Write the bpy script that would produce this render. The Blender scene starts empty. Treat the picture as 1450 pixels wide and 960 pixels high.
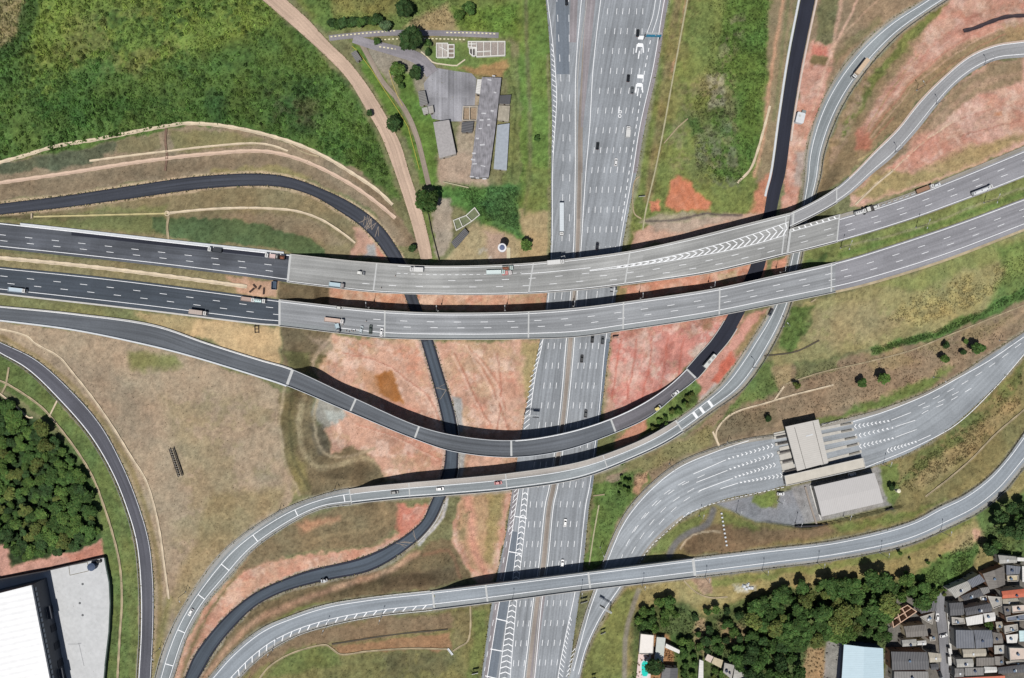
import bpy, math, random
import numpy as np
from mathutils import Vector, Matrix

random.seed(7); np.random.seed(7)
SC = bpy.context.scene
COL = SC.collection
S, H, CX, CY = 0.4, 387.0, 725.0, 480.0     # metres per photo pixel on the ground, flying height
GAIN = 2.05                                  # daylight gain: photo brightness of a sunlit white card / its albedo


def P(px, py, z=0.0):
    k = S * (1 - z / H)
    return Vector(((px - CX) * k, (CY - py) * k, z))


def lin(c):
    c = c / 255.0
    return c / 12.92 if c <= 0.04045 else ((c + 0.055) / 1.055) ** 2.4


def alb(rgb, g=None):
    return tuple(min(lin(v) / (g or GAIN), 0.85) for v in rgb)


# ------------------------------------------------------------------ materials
MATS = {}


def nodes_of(m):
    m.use_nodes = True
    nt = m.node_tree
    return nt, nt.nodes, nt.links, nt.nodes['Principled BSDF']


def mat(key, rgb, rough=0.75, var=0.12, scale=0.6, metal=0.0, spec=0.3, bump=0.0, scale2=6.0):
    """plain painted / mineral surface with two sizes of procedural wear"""
    if key in MATS:
        return MATS[key]
    m = bpy.data.materials.new(key)
    nt, N, K, b = nodes_of(m)
    c = alb(rgb)
    b.inputs['Roughness'].default_value = rough
    b.inputs['Metallic'].default_value = metal
    b.inputs['Specular IOR Level'].default_value = spec
    tc = N.new('ShaderNodeTexCoord')
    n1 = N.new('ShaderNodeTexNoise'); n1.inputs['Scale'].default_value = scale; n1.inputs['Detail'].default_value = 5
    n2 = N.new('ShaderNodeTexNoise'); n2.inputs['Scale'].default_value = scale2; n2.inputs['Detail'].default_value = 3
    K.new(tc.outputs['Object'], n1.inputs['Vector']); K.new(tc.outputs['Object'], n2.inputs['Vector'])
    ad = N.new('ShaderNodeMath'); ad.operation = 'ADD'
    K.new(n1.outputs['Fac'], ad.inputs[0]); K.new(n2.outputs['Fac'], ad.inputs[1])
    mr = N.new('ShaderNodeMapRange')
    mr.inputs['From Min'].default_value = 0.7; mr.inputs['From Max'].default_value = 1.3
    mr.inputs['To Min'].default_value = 1 - var; mr.inputs['To Max'].default_value = 1 + var
    K.new(ad.outputs[0], mr.inputs['Value'])
    vm = N.new('ShaderNodeVectorMath'); vm.operation = 'SCALE'
    vm.inputs[0].default_value = c
    K.new(mr.outputs['Result'], vm.inputs['Scale'])
    K.new(vm.outputs['Vector'], b.inputs['Base Color'])
    if bump:
        bp = N.new('ShaderNodeBump'); bp.inputs['Strength'].default_value = bump; bp.inputs['Distance'].default_value = 0.2
        K.new(n2.outputs['Fac'], bp.inputs['Height']); K.new(bp.outputs['Normal'], b.inputs['Normal'])
    MATS[key] = m
    return m


def corrugated(key, rgb, pitch=0.9, rough=0.6, var=0.2, axis=0, depth=0.35):
    """sheet or tile roof: ribs run along one roof axis (UV in metres), with stains"""
    if key in MATS:
        return MATS[key]
    m = bpy.data.materials.new(key)
    nt, N, K, b = nodes_of(m)
    c = alb(rgb)
    b.inputs['Roughness'].default_value = rough
    uv = N.new('ShaderNodeUVMap')
    sp = N.new('ShaderNodeSeparateXYZ'); K.new(uv.outputs['UV'], sp.inputs[0])
    mu = N.new('ShaderNodeMath'); mu.operation = 'MULTIPLY'; mu.inputs[1].default_value = 2 * math.pi / pitch
    K.new(sp.outputs[axis], mu.inputs[0])
    sn = N.new('ShaderNodeMath'); sn.operation = 'SINE'; K.new(mu.outputs[0], sn.inputs[0])
    bp = N.new('ShaderNodeBump'); bp.inputs['Strength'].default_value = depth; bp.inputs['Distance'].default_value = 0.12
    K.new(sn.outputs[0], bp.inputs['Height']); K.new(bp.outputs['Normal'], b.inputs['Normal'])
    tc = N.new('ShaderNodeTexCoord')
    n1 = N.new('ShaderNodeTexNoise'); n1.inputs['Scale'].default_value = 0.35; n1.inputs['Detail'].default_value = 6
    K.new(tc.outputs['Object'], n1.inputs['Vector'])
    mp = N.new('ShaderNodeMapping'); mp.inputs['Scale'].default_value = (2.2, 0.25, 1) if axis == 0 else (0.25, 2.2, 1)
    K.new(uv.outputs['UV'], mp.inputs['Vector'])
    n2 = N.new('ShaderNodeTexNoise'); n2.inputs['Scale'].default_value = 1.0; n2.inputs['Detail'].default_value = 4
    K.new(mp.outputs[0], n2.inputs['Vector'])
    ad = N.new('ShaderNodeMath'); ad.operation = 'ADD'
    K.new(n1.outputs['Fac'], ad.inputs[0]); K.new(n2.outputs['Fac'], ad.inputs[1])
    mr = N.new('ShaderNodeMapRange')
    mr.inputs['From Min'].default_value = 0.65; mr.inputs['From Max'].default_value = 1.35
    mr.inputs['To Min'].default_value = 1 - var; mr.inputs['To Max'].default_value = 1 + var
    K.new(ad.outputs[0], mr.inputs['Value'])
    vm = N.new('ShaderNodeVectorMath'); vm.operation = 'SCALE'; vm.inputs[0].default_value = c
    K.new(mr.outputs['Result'], vm.inputs['Scale']); K.new(vm.outputs['Vector'], b.inputs['Base Color'])
    MATS[key] = m
    return m


def asphalt(key, rgb, streak=0.16, patch=0.14, lane=3.6, tint=None):
    """paving: UV.x metres across, UV.y metres along; worn wheel paths, repair patches, aggregate"""
    if key in MATS:
        return MATS[key]
    m = bpy.data.materials.new(key)
    nt, N, K, b = nodes_of(m)
    c = alb(rgb); streak *= 1.15; patch *= 1.25
    b.inputs['Roughness'].default_value = 0.85
    b.inputs['Specular IOR Level'].default_value = 0.2
    uv = N.new('ShaderNodeUVMap'); tc = N.new('ShaderNodeTexCoord')

    def noise(vec, sc, det=4):
        n = N.new('ShaderNodeTexNoise'); n.inputs['Scale'].default_value = sc; n.inputs['Detail'].default_value = det
        K.new(vec, n.inputs['Vector']); return n.outputs['Fac']

    mp = N.new('ShaderNodeMapping'); mp.inputs['Scale'].default_value = (0.75, 0.012, 1); K.new(uv.outputs['UV'], mp.inputs['Vector'])
    st = noise(mp.outputs[0], 1.0, 3)
    pa = noise(tc.outputs['Object'], 0.045, 5)
    fi = noise(tc.outputs['Object'], 1.3, 6)
    # rectangular repair patches: quantised UV -> white noise
    mq = N.new('ShaderNodeMapping'); mq.inputs['Scale'].default_value = (1 / 3.6, 1 / 34.0, 1); K.new(uv.outputs['UV'], mq.inputs['Vector'])
    fl = N.new('ShaderNodeVectorMath'); fl.operation = 'FLOOR'; K.new(mq.outputs[0], fl.inputs[0])
    wn = N.new('ShaderNodeTexWhiteNoise'); K.new(fl.outputs['Vector'], wn.inputs['Vector'])

    def rng(v, a, bb, lo, hi):
        r = N.new('ShaderNodeMapRange'); r.inputs['From Min'].default_value = a; r.inputs['From Max'].default_value = bb
        r.inputs['To Min'].default_value = lo; r.inputs['To Max'].default_value = hi; K.new(v, r.inputs['Value']); return r.outputs['Result']

    def mul(a, bb):
        q = N.new('ShaderNodeMath'); q.operation = 'MULTIPLY'; K.new(a, q.inputs[0]); K.new(bb, q.inputs[1]); return q.outputs[0]
    f = mul(rng(st, .3, .7, 1 - streak, 1 + streak), rng(pa, .3, .7, 1 - patch, 1 + patch))
    f = mul(f, rng(fi, .3, .7, .9, 1.1))
    f = mul(f, rng(wn.outputs['Value'], 0, 1, 1 - patch * .55, 1 + patch * .55))
    vm = N.new('ShaderNodeVectorMath'); vm.operation = 'SCALE'; vm.inputs[0].default_value = c
    K.new(f, vm.inputs['Scale']); K.new(vm.outputs['Vector'], b.inputs['Base Color'])
    MATS[key] = m
    return m


def attr_mat(key, rough=0.9, nscale=1.6, nvar=0.25, bump=0.3, rnd=0.0, trans=0.0):
    """colour from the mesh's own 'Col' land-cover / leaf attribute, with fine noise"""
    if key in MATS:
        return MATS[key]
    m = bpy.data.materials.new(key)
    nt, N, K, b = nodes_of(m)
    b.inputs['Roughness'].default_value = rough
    b.inputs['Specular IOR Level'].default_value = 0.1
    a = N.new('ShaderNodeAttribute'); a.attribute_name = 'Col'
    tc = N.new('ShaderNodeTexCoord')
    n = N.new('ShaderNodeTexNoise'); n.inputs['Scale'].default_value = nscale; n.inputs['Detail'].default_value = 6
    n.inputs['Roughness'].default_value = 0.65
    K.new(tc.outputs['Object'], n.inputs['Vector'])
    mr = N.new('ShaderNodeMapRange'); mr.inputs['From Min'].default_value = .3; mr.inputs['From Max'].default_value = .7
    mr.inputs['To Min'].default_value = 1 - nvar; mr.inputs['To Max'].default_value = 1 + nvar
    K.new(n.outputs['Fac'], mr.inputs['Value'])
    val = mr.outputs['Result']
    if rnd:
        oi = N.new('ShaderNodeObjectInfo')
        r2 = N.new('ShaderNodeMapRange'); r2.inputs['To Min'].default_value = 1 - rnd; r2.inputs['To Max'].default_value = 1 + rnd
        K.new(oi.outputs['Random'], r2.inputs['Value'])
        q = N.new('ShaderNodeMath'); q.operation = 'MULTIPLY'; K.new(val, q.inputs[0]); K.new(r2.outputs['Result'], q.inputs[1]); val = q.outputs[0]
    vm = N.new('ShaderNodeVectorMath'); vm.operation = 'SCALE'
    K.new(a.outputs['Color'], vm.inputs[0]); K.new(val, vm.inputs['Scale'])
    K.new(vm.outputs['Vector'], b.inputs['Base Color'])
    if trans:
        tr = N.new('ShaderNodeBsdfTranslucent'); K.new(vm.outputs['Vector'], tr.inputs['Color'])
        mx = N.new('ShaderNodeMixShader'); mx.inputs[0].default_value = trans
        K.new(b.outputs[0], mx.inputs[1]); K.new(tr.outputs[0], mx.inputs[2]); K.new(mx.outputs[0], N['Material Output'].inputs['Surface'])
    if bump:
        bp = N.new('ShaderNodeBump'); bp.inputs['Strength'].default_value = bump; bp.inputs['Distance'].default_value = 0.5
        K.new(n.outputs['Fac'], bp.inputs['Height']); K.new(bp.outputs['Normal'], b.inputs['Normal'])
    MATS[key] = m
    return m


# ------------------------------------------------------------------ objects
def tag(o, label=None, cat=None, group=None, kind=None):
    if label: o['label'] = label
    if cat: o['category'] = cat
    if group: o['group'] = group
    if kind: o['kind'] = kind
    return o


def empty(name, loc=(0, 0, 0), rz=0.0, label=None, cat=None, group=None):
    o = bpy.data.objects.new(name, None)
    COL.objects.link(o)
    o.location = loc; o.rotation_euler = (0, 0, rz)
    o.empty_display_size = 0.5
    return tag(o, label, cat, group)


class MB:
    """mesh builder: collects shapes, becomes ONE mesh object"""

    def __init__(self):
        self.v = []; self.f = []; self.uv = []

    def quad(self, a, b, c, d, uv=None):
        i = len(self.v)
        self.v += [tuple(a), tuple(b), tuple(c), tuple(d)]
        self.f.append((i, i + 1, i + 2, i + 3))
        self.uv += uv or [(0, 0), (1, 0), (1, 1), (0, 1)]

    def poly(self, pts, uv=None):
        i = len(self.v)
        self.v += [tuple(p) for p in pts]
        self.f.append(tuple(range(i, i + len(pts))))
        self.uv += uv or [(p[0], p[1]) for p in pts]

    def prism(self, base, z0, z1, top=True, bottom=False, shrink=None):
        """base: list of xy counter-clockwise; optional top outline"""
        tp = shrink or base
        n = len(base)
        if top: self.poly([(p[0], p[1], z1) for p in tp])
        if bottom: self.poly([(p[0], p[1], z0) for p in reversed(base)])
        for i in range(n):
            j = (i + 1) % n
            self.quad((*base[i][:2], z0), (*base[j][:2], z0), (*tp[j][:2], z1), (*tp[i][:2], z1))

    def box(self, x0, x1, y0, y1, z0, z1, ch=0.0):
        if ch:
            b = [(x0 + ch, y0), (x1 - ch, y0), (x1, y0 + ch), (x1, y1 - ch), (x1 - ch, y1), (x0 + ch, y1), (x0, y1 - ch), (x0, y0 + ch)]
        else:
            b = [(x0, y0), (x1, y0), (x1, y1), (x0, y1)]
        self.prism(b, z0, z1, True, True)

    def tube(self, a, b, r0, r1=None, n=8, caps=True):
        a = Vector(a); b = Vector(b); r1 = r0 if r1 is None else r1
        d = (b - a).normalized()
        u = d.orthogonal().normalized(); w = d.cross(u)
        ra = [a + (u * math.cos(t) + w * math.sin(t)) * r0 for t in [2 * math.pi * k / n for k in range(n)]]
        rb = [b + (u * math.cos(t) + w * math.sin(t)) * r1 for t in [2 * math.pi * k / n for k in range(n)]]
        for k in range(n):
            j = (k + 1) % n
            self.quad(ra[k], ra[j], rb[j], rb[k])
        if caps:
            self.poly(list(reversed(ra))); self.poly(rb)

    def lathe(self, cx, cy, prof, n=16):
        rings = [[(cx + r * math.cos(2 * math.pi * k / n), cy + r * math.sin(2 * math.pi * k / n), z) for k in range(n)] for r, z in prof]
        for q in range(len(rings) - 1):
            for k in range(n):
                j = (k + 1) % n
                self.quad(rings[q][k], rings[q][j], rings[q + 1][j], rings[q + 1][k])
        self.poly(rings[-1])

    def build(self, name, material, parent=None, label=None, cat=None, group=None, kind=None, world=True):
        """world=True: vertices are given in world space and the parent is an unrotated Empty"""
        if not self.v:
            return None
        me = bpy.data.meshes.new(name)
        off = parent.location if (parent is not None and world) else Vector((0, 0, 0))
        if parent is None:
            arr = np.array(self.v); c = arr.mean(axis=0); c[2] = arr[:, 2].min(); off = Vector(c)
        vs = [(x - off.x, y - off.y, z - off.z) for x, y, z in self.v]
        me.from_pydata(vs, [], self.f)
        uvl = me.uv_layers.new(name='UVMap')
        uvl.data.foreach_set('uv', np.array(self.uv, dtype=np.float32).ravel())
        me.materials.append(material)
        me.update()
        o = bpy.data.objects.new(name, me)
        COL.objects.link(o)
        if parent is not None: o.parent = parent
        else: o.location = off
        return tag(o, label, cat, group, kind)


def copy_tree(o, parent=None):
    c = o.copy(); COL.objects.link(c)
    if parent is not None: c.parent = parent
    for ch in list(o.children):
        copy_tree(ch, c)
    return c


# ------------------------------------------------------------------ curves
def catmull(pts, step=2.0):
    """dense centripetal-like curve through photo points"""
    p = np.array(pts, float)
    if len(p) < 3:
        n = max(2, int(np.hypot(*(p[-1] - p[0])) / step) + 1)
        return np.linspace(p[0], p[-1], n)
    q = np.vstack([2 * p[0] - p[1], p, 2 * p[-1] - p[-2]])
    out = []
    for i in range(1, len(q) - 2):
        n = max(2, int(np.hypot(*(q[i + 1] - q[i])) / step) + 1)
        d0 = max(np.hypot(*(q[i] - q[i - 1])), 1e-6) ** .5; d1 = max(np.hypot(*(q[i + 1] - q[i])), 1e-6) ** .5; d2 = max(np.hypot(*(q[i + 2] - q[i + 1])), 1e-6) ** .5
        t0, t1, t2, t3 = 0, d0, d0 + d1, d0 + d1 + d2
        t = np.linspace(t1, t2, n, endpoint=False)[:, None]
        A1 = (t1 - t) / (t1 - t0) * q[i - 1] + (t - t0) / (t1 - t0) * q[i]
        A2 = (t2 - t) / (t2 - t1) * q[i] + (t - t1) / (t2 - t1) * q[i + 1]
        A3 = (t3 - t) / (t3 - t2) * q[i + 1] + (t - t2) / (t3 - t2) * q[i + 2]
        B1 = (t2 - t) / (t2 - t0) * A1 + (t - t0) / (t2 - t0) * A2
        B2 = (t3 - t) / (t3 - t1) * A2 + (t - t1) / (t3 - t1) * A3
        out.append((t2 - t) / (t2 - t1) * B1 + (t - t1) / (t2 - t1) * B2)
    out.append(q[-2][None, :])
    return np.vstack(out)


def resample(p, n):
    d = np.r_[0, np.cumsum(np.hypot(*np.diff(p, axis=0).T))]
    s = np.linspace(0, d[-1], n)
    return np.stack([np.interp(s, d, p[:, k]) for k in range(p.shape[1])], 1)


class Rib:
    """a road: left and right pavement edges traced in the photo plus surveyed heights"""

    def __init__(self, L, R, zs, step=3.0, perp=False):
        l = catmull(L, .6); r = catmull(R, .6)
        n = int(max(np.hypot(*np.diff(l, axis=0).T).sum(), np.hypot(*np.diff(r, axis=0).T).sum()) / step) + 2
        self.n = n
        self.l = resample(l, n); self.r = resample(r, n)
        self.c = (self.l + self.r) / 2
        if perp:      # pair the edges square to the centre line
            c = self.c.copy(); wd = np.hypot(*(self.r - self.l).T)
            for i in range(3, n - 3):
                tg = c[min(i + 3, n - 1)] - c[max(i - 3, 0)]; tg = tg / np.hypot(*tg)
                for arr, dense in ((self.l, l), (self.r, r)):
                    d = dense - c[i]; near = np.hypot(*d.T) < wd[i] * 1.1
                    if near.any(): arr[i] = dense[np.argmin(np.where(near, np.abs(d @ tg), 1e9))]
            self.c = (self.l + self.r) / 2
        self.t = np.linspace(0, 1, n)
        tz = sorted((self.t_at(*p), z) for p, z in zs)
        z = np.interp(self.t, [a for a, _ in tz], [b for _, b in tz])
        # vertical curves instead of kinks
        k = max(3, n // 14) | 1
        zp = np.r_[np.full(k // 2, z[0]), z, np.full(k // 2, z[-1])]
        self.z = np.convolve(zp, np.ones(k) / k, 'valid')
        kk = S * (1 - self.z / H)
        self.WL = np.stack([(self.l[:, 0] - CX) * kk, (CY - self.l[:, 1]) * kk, self.z], 1)
        self.WR = np.stack([(self.r[:, 0] - CX) * kk, (CY - self.r[:, 1]) * kk, self.z], 1)
        wc = (self.WL + self.WR) / 2
        self.len = np.r_[0, np.cumsum(np.linalg.norm(np.diff(wc, axis=0), axis=1))]
        self.wid = np.linalg.norm(self.WR - self.WL, axis=1)

    def t_at(self, x, y):
        return self.t[np.argmin(np.hypot(self.c[:, 0] - x, self.c[:, 1] - y))]

    def f_at(self, x, y):
        i = np.argmin(np.hypot(self.c[:, 0] - x, self.c[:, 1] - y))
        d = self.r[i] - self.l[i]
        return float(np.dot(np.array([x, y]) - self.l[i], d) / np.dot(d, d))

    def at(self, t, f, dz=0.0):
        a = np.array([np.interp(t, self.t, self.WL[:, k]) for k in range(3)])
        b = np.array([np.interp(t, self.t, self.WR[:, k]) for k in range(3)])
        p = a + (b - a) * f
        return Vector((p[0], p[1], p[2] + dz))

    def s_at(self, t): return float(np.interp(t, self.t, self.len))
    def t_of(self, s): return float(np.interp(s, self.len, self.t))
    def w_at(self, t): return float(np.interp(t, self.t, self.wid))

    def head(self, t, f=0.5):
        a = self.at(max(0, t - .004), f); b = self.at(min(1, t + .004), f)
        return math.atan2(b.y - a.y, b.x - a.x)

    def ts(self, t0, t1):
        return np.r_[t0, self.t[(self.t > t0 + 1e-6) & (self.t < t1 - 1e-6)], t1]

    def surface(self, mb, t0=0, t1=1, f0=0.0, f1=1.0, dz=0.0, m=1, skirt=0.0, under=False):
        T = self.ts(t0, t1)
        fs = np.linspace(f0, f1, m + 1)
        for a, b in zip(T[:-1], T[1:]):
            sa, sb = self.s_at(a), self.s_at(b)
            wa, wb = self.w_at(a), self.w_at(b)
            for g, h in zip(fs[:-1], fs[1:]):
                mb.quad(self.at(a, h, dz), self.at(b, h, dz), self.at(b, g, dz), self.at(a, g, dz),
                        [(h * wa, sa), (h * wb, sb), (g * wb, sb), (g * wa, sa)])
            if skirt:
                for f, sw in ((f0, False), (f1, True)):
                    q = [self.at(a, f, dz), self.at(b, f, dz), self.at(b, f, dz - skirt), self.at(a, f, dz - skirt)]
                    mb.quad(*(q if not sw else q[::-1]), [(0, sa), (0, sb), (skirt, sb), (skirt, sa)])
                if under:
                    mb.quad(self.at(a, f0, dz - skirt), self.at(b, f0, dz - skirt), self.at(b, f1, dz - skirt), self.at(a, f1, dz - skirt))
        return mb

    def strip(self, mb, f, w, t0=0, t1=1, dz=0.02, dash=None, phase=0.0):
        """painted line of width w metres at fraction f; dash=(on, period) metres"""
        spans = [(t0, t1)]
        if dash:
            s0, s1 = self.s_at(t0), self.s_at(t1)
            spans = []
            s = s0 + phase
            while s < s1:
                spans.append((self.t_of(s), self.t_of(min(s + dash[0], s1)))); s += dash[1]
        for a0, b0 in spans:
            T = self.ts(a0, b0)
            for a, b in zip(T[:-1], T[1:]):
                ha = w / 2 / self.w_at(a); hb = w / 2 / self.w_at(b)
                mb.quad(self.at(a, f + ha, dz), self.at(b, f + hb, dz), self.at(b, f - hb, dz), self.at(a, f - ha, dz))

    def wall(self, mb, f, w, h, t0=0, t1=1, dz=0.0, taper=0.5):
        """concrete barrier of base width w and height h running along fraction f"""
        T = self.ts(t0, t1)
        for a, b in zip(T[:-1], T[1:]):
            ha = w / 2 / self.w_at(a); hb = w / 2 / self.w_at(b)
            ka, kb = ha * taper, hb * taper
            mb.quad(self.at(a, f + ka, dz + h), self.at(b, f + kb, dz + h), self.at(b, f - kb, dz + h), self.at(a, f - ka, dz + h))
            mb.quad(self.at(a, f - ka, dz + h), self.at(b, f - kb, dz + h), self.at(b, f - hb, dz), self.at(a, f - ha, dz))
            mb.quad(self.at(a, f + ha, dz), self.at(b, f + hb, dz), self.at(b, f + kb, dz + h), self.at(a, f + ka, dz + h))
        for t, s in ((t0, 1), (t1, -1)):
            ha = w / 2 / self.w_at(t); k = ha * taper
            q = [self.at(t, f - ha, dz), self.at(t, f + ha, dz), self.at(t, f + k, dz + h), self.at(t, f - k, dz + h)]
            mb.quad(*(q if s > 0 else q[::-1]))

    def cross(self, mb, t, w, f0=0.0, f1=1.0, dz=0.02):
        """transverse band (expansion joint, painted bar) w metres long"""
        s = self.s_at(t)
        a, b = self.t_of(s - w / 2), self.t_of(s + w / 2)
        mb.quad(self.at(a, f1, dz), self.at(b, f1, dz), self.at(b, f0, dz), self.at(a, f0, dz))


def fstrip(mb, pts, w, z=0.12, dash=None, phase=0.0, curve=True, uvmul=1.0, w1=None):
    """free line through photo points on level z (number or function of x,y); w metres"""
    p = catmull(pts, 3.0) if curve else np.array(pts, float)
    zz = np.array([z(x, y) if callable(z) else z for x, y in p])
    k = S * (1 - zz / H)
    W = np.stack([(p[:, 0] - CX) * k, (CY - p[:, 1]) * k, zz], 1)
    d = np.r_[0, np.cumsum(np.linalg.norm(np.diff(W[:, :2], axis=0), axis=1))]
    spans = [(0, d[-1])]
    if dash:
        spans = []; s = phase
        while s < d[-1]:
            spans.append((s, min(s + dash[0], d[-1]))); s += dash[1]
    for a, b in spans:
        ss = np.r_[a, d[(d > a + 1e-4) & (d < b - 1e-4)], b]
        Q = np.stack([np.interp(ss, d, W[:, j]) for j in range(3)], 1)
        T = np.gradient(Q, axis=0)[:, :2] if len(Q) > 2 else np.repeat((Q[-1] - Q[0])[None, :2], 2, 0)
        T /= np.maximum(np.linalg.norm(T, axis=1, keepdims=True), 1e-9)
        Nn = np.stack([-T[:, 1], T[:, 0]], 1)
        ww = np.interp(ss, [0, d[-1]], [w, w if w1 is None else w1]) / 2
        Lf = Q.copy(); Lf[:, :2] += Nn * ww[:, None]
        Rt = Q.copy(); Rt[:, :2] -= Nn * ww[:, None]
        for i in range(len(Q) - 1):
            mb.quad(Rt[i], Rt[i + 1], Lf[i + 1], Lf[i], [(2 * ww[i], ss[i]), (2 * ww[i], ss[i + 1]), (0, ss[i + 1]), (0, ss[i])])
    return mb
# ================================================================== road network, traced from the photograph
def ext(p, a=45, b=45):
    p = [tuple(q) for q in p]
    if a:
        d = np.array(p[0]) - np.array(p[1]); d = d / np.hypot(*d); p = [tuple(np.array(p[0]) + d * a)] + p
    if b:
        d = np.array(p[-1]) - np.array(p[-2]); d = d / np.hypot(*d); p = p + [tuple(np.array(p[-1]) + d * b)]
    return p


U1 = Rib(ext([(0, 315), (102, 326), (240, 341.5), (370, 355.5), (411, 360), (503, 370), (580, 375.5), (628, 377), (730, 374), (804, 367.5), (893, 355.5), (975, 338), (1050, 319), (1119.5, 301.5)], 45, 0),
         ext([(0, 352.5), (194, 373), (370, 394.5), (406, 399.5), (467, 407), (533, 414), (625, 417), (730, 416.5), (817, 411), (886, 403), (1001, 387), (1060, 374), (1112.5, 361)], 45, 0),
         [((-40, 330), 9.3), ((405, 380), 10), ((1116, 330), 10)])
U2 = Rib(ext([(1117.5, 324.5), (1150, 315), (1200, 300.5), (1240, 289), (1299, 269), (1355, 246.5), (1401, 227.5), (1450, 207)], 0, 45),
         ext([(1112.5, 361), (1150, 352), (1185, 343), (1240, 327), (1299, 308), (1350, 289.5), (1399, 271), (1450, 251)], 0, 45),
         [((1116, 342), 10), ((1190, 325), 10), ((1480, 220), 10.8)])
RAMPNE = Rib(ext([(1119.5, 301.5), (1156, 283.5), (1187, 263.5), (1212, 241), (1240, 212), (1271, 181), (1302, 142), (1335, 109), (1373, 78), (1409, 63), (1450, 56.5)], 0, 45),
             ext([(1118.5, 322.5), (1156, 304), (1182, 289.5), (1203, 275), (1235.7, 246), (1264, 222.5), (1297, 187), (1325, 151.5), (1351, 122), (1381, 99), (1412, 85), (1450, 81)], 0, 45),
             [((1118, 312), 10), ((1190, 275), 10), ((1300, 165), 9), ((1460, 68), 8)])
LO = Rib(ext([(0, 377.5), (153, 393), (370, 421), (393, 424), (503, 436.5), (546, 440), (615, 443), (730, 442), (813, 436.5), (886, 427.5), (1008, 409.5), (1090, 392), (1192, 369), (1248, 352), (1356, 316), (1450, 281)]),
         ext([(0, 417), (204, 440), (370, 460), (393, 461.5), (487, 472.5), (544, 478.5), (641, 480.5), (730, 480), (817, 477), (881, 468), (1001, 450), (1080, 434.5), (1177, 415), (1228, 403), (1335, 370), (1450, 326)]),
         [((-40, 395), 9.3), ((395, 442), 10), ((1185, 392), 10), ((1490, 290), 10.6)])
D1 = Rib(ext([(0, 288.5), (93, 277), (186, 263), (280, 250), (370, 246), (411, 251.5), (457, 268), (503, 291), (538.6, 319), (561.6, 350), (573, 371), (588, 414), (600, 445), (612.6, 480), (625, 521), (643, 582), (648.5, 615), (649, 643), (646, 676), (631, 704.5), (615, 738), (584.6, 771), (528, 807), (462, 822), (411, 835), (385.5, 845), (360, 860), (332, 887), (306, 919), (283, 958)]),
         ext([(0, 304), (93, 293.5), (186, 281), (280, 268), (360, 263), (403, 265.5), (444, 278), (480, 298.7), (513, 322), (538.6, 350), (552, 372), (571, 414), (583, 446), (595, 480), (610, 531), (625, 590), (630.5, 623), (629, 658.6), (620, 687), (607, 718), (597, 738), (561.6, 766), (513, 789), (436.6, 808), (398, 822), (360, 840), (319, 873), (275.6, 927), (262, 958)]),
         [((-40, 300), 6.5), ((200, 270), 6), ((400, 257), 4.5), ((500, 305), 2.6), ((565, 370), 0.4), ((640, 620), 0.2), ((560, 780), 0.2), ((380, 840), 0.2), ((270, 960), 0.2)], perp=True)
MI = Rib(ext([(0, 434), (110, 445), (219.5, 461), (293.5, 486), (370, 510), (411, 522), (503, 564), (595, 604), (653.5, 618), (725, 623.5), (796.6, 613.5), (863, 593.5), (914, 569), (949.6, 544), (972.6, 522), (990.5, 501.7), (1008, 482), (1030, 448), (1054, 397), (1063, 376), (1081, 306), (1087, 273), (1094, 245), (1105.5, 163), (1118, 82), (1134, 0)]),
         ext([(0, 453), (102, 466), (184, 482), (255, 499), (360, 530.5), (407, 546), (495, 583), (587, 621), (640.7, 638.5), (723, 647), (796.6, 638), (870.6, 612.7), (919, 590), (957, 559), (986.7, 535), (1013.5, 503), (1032.6, 480), (1052, 447), (1076, 396), (1083.6, 374), (1099, 302), (1105, 273), (1112, 245), (1123, 163), (1137, 82), (1154, 0)]),
         [((-40, 440), 8.6), ((408, 534), 10), ((600, 610), 10), ((725, 635), 9), ((865, 603), 6.8), ((978, 530), 4), ((1042, 440), 1.2), ((1090, 290), .4), ((1150, -40), .6)], perp=True)
FA = Rib(ext([(1340, 0), (1317, 15), (1269, 51), (1223, 102), (1190, 153), (1167, 212), (1160, 252), (1150, 290), (1137, 350), (1130, 385), (1118, 432), (1095, 485), (1052, 549), (1008, 582), (949.6, 623), (898.6, 648), (822, 677), (723, 693), (640.7, 700.5), (564, 706), (495, 713.5), (457, 719), (424, 733), (360, 776), (324, 816), (288, 858), (265, 899), (245, 958)]),
         ext([(1307, 0), (1258.6, 30.6), (1218, 66), (1182, 112), (1156.5, 163), (1142.5, 217), (1138.7, 262), (1129, 320), (1119, 361), (1112, 387), (1090, 440), (1062, 485), (1049, 505), (1018.6, 546), (975, 582), (932, 610), (893.5, 629), (822, 653.5), (725, 669.5), (640.7, 678), (577, 683.5), (495, 692.5), (455, 702), (398, 724), (319, 779), (281, 827), (250, 878), (229.6, 927), (221, 958)]),
         [((1330, -20), 5), ((1210, 85), 4), ((1150, 240), 2.6), ((1115, 410), 2), ((1040, 550), 4), ((985, 592), 6), ((900, 640), 7.6), ((720, 682), 8.6), ((500, 704), 8.4), ((400, 735), 6.8), ((300, 820), 4), ((235, 960), 2)], perp=True)
GA = Rib(ext([(1450, 660), (1419, 697), (1386, 724), (1348, 744), (1284, 771), (1182, 792), (1090, 804), (975, 818), (822, 836), (720, 849.5), (615, 862.5), (538.6, 871), (475, 883), (424, 898), (385.5, 918), (360, 938), (340, 958)]),
         ext([(1450, 613), (1425, 648), (1399, 676), (1365, 701), (1330, 718), (1289, 739), (1187, 765), (1080, 778.5), (990.5, 789.5), (909, 800), (725, 823), (607.5, 837), (526, 846), (462, 856.5), (411, 873), (370, 891), (326.6, 926), (298.5, 958)]),
         [((1470, 620), 6), ((1200, 780), 6.6), ((980, 803), 6.6), ((720, 837), 6.6), ((610, 850), 6.4), ((520, 858), 5.6), ((430, 883), 4), ((310, 960), 2)], perp=True)
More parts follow.
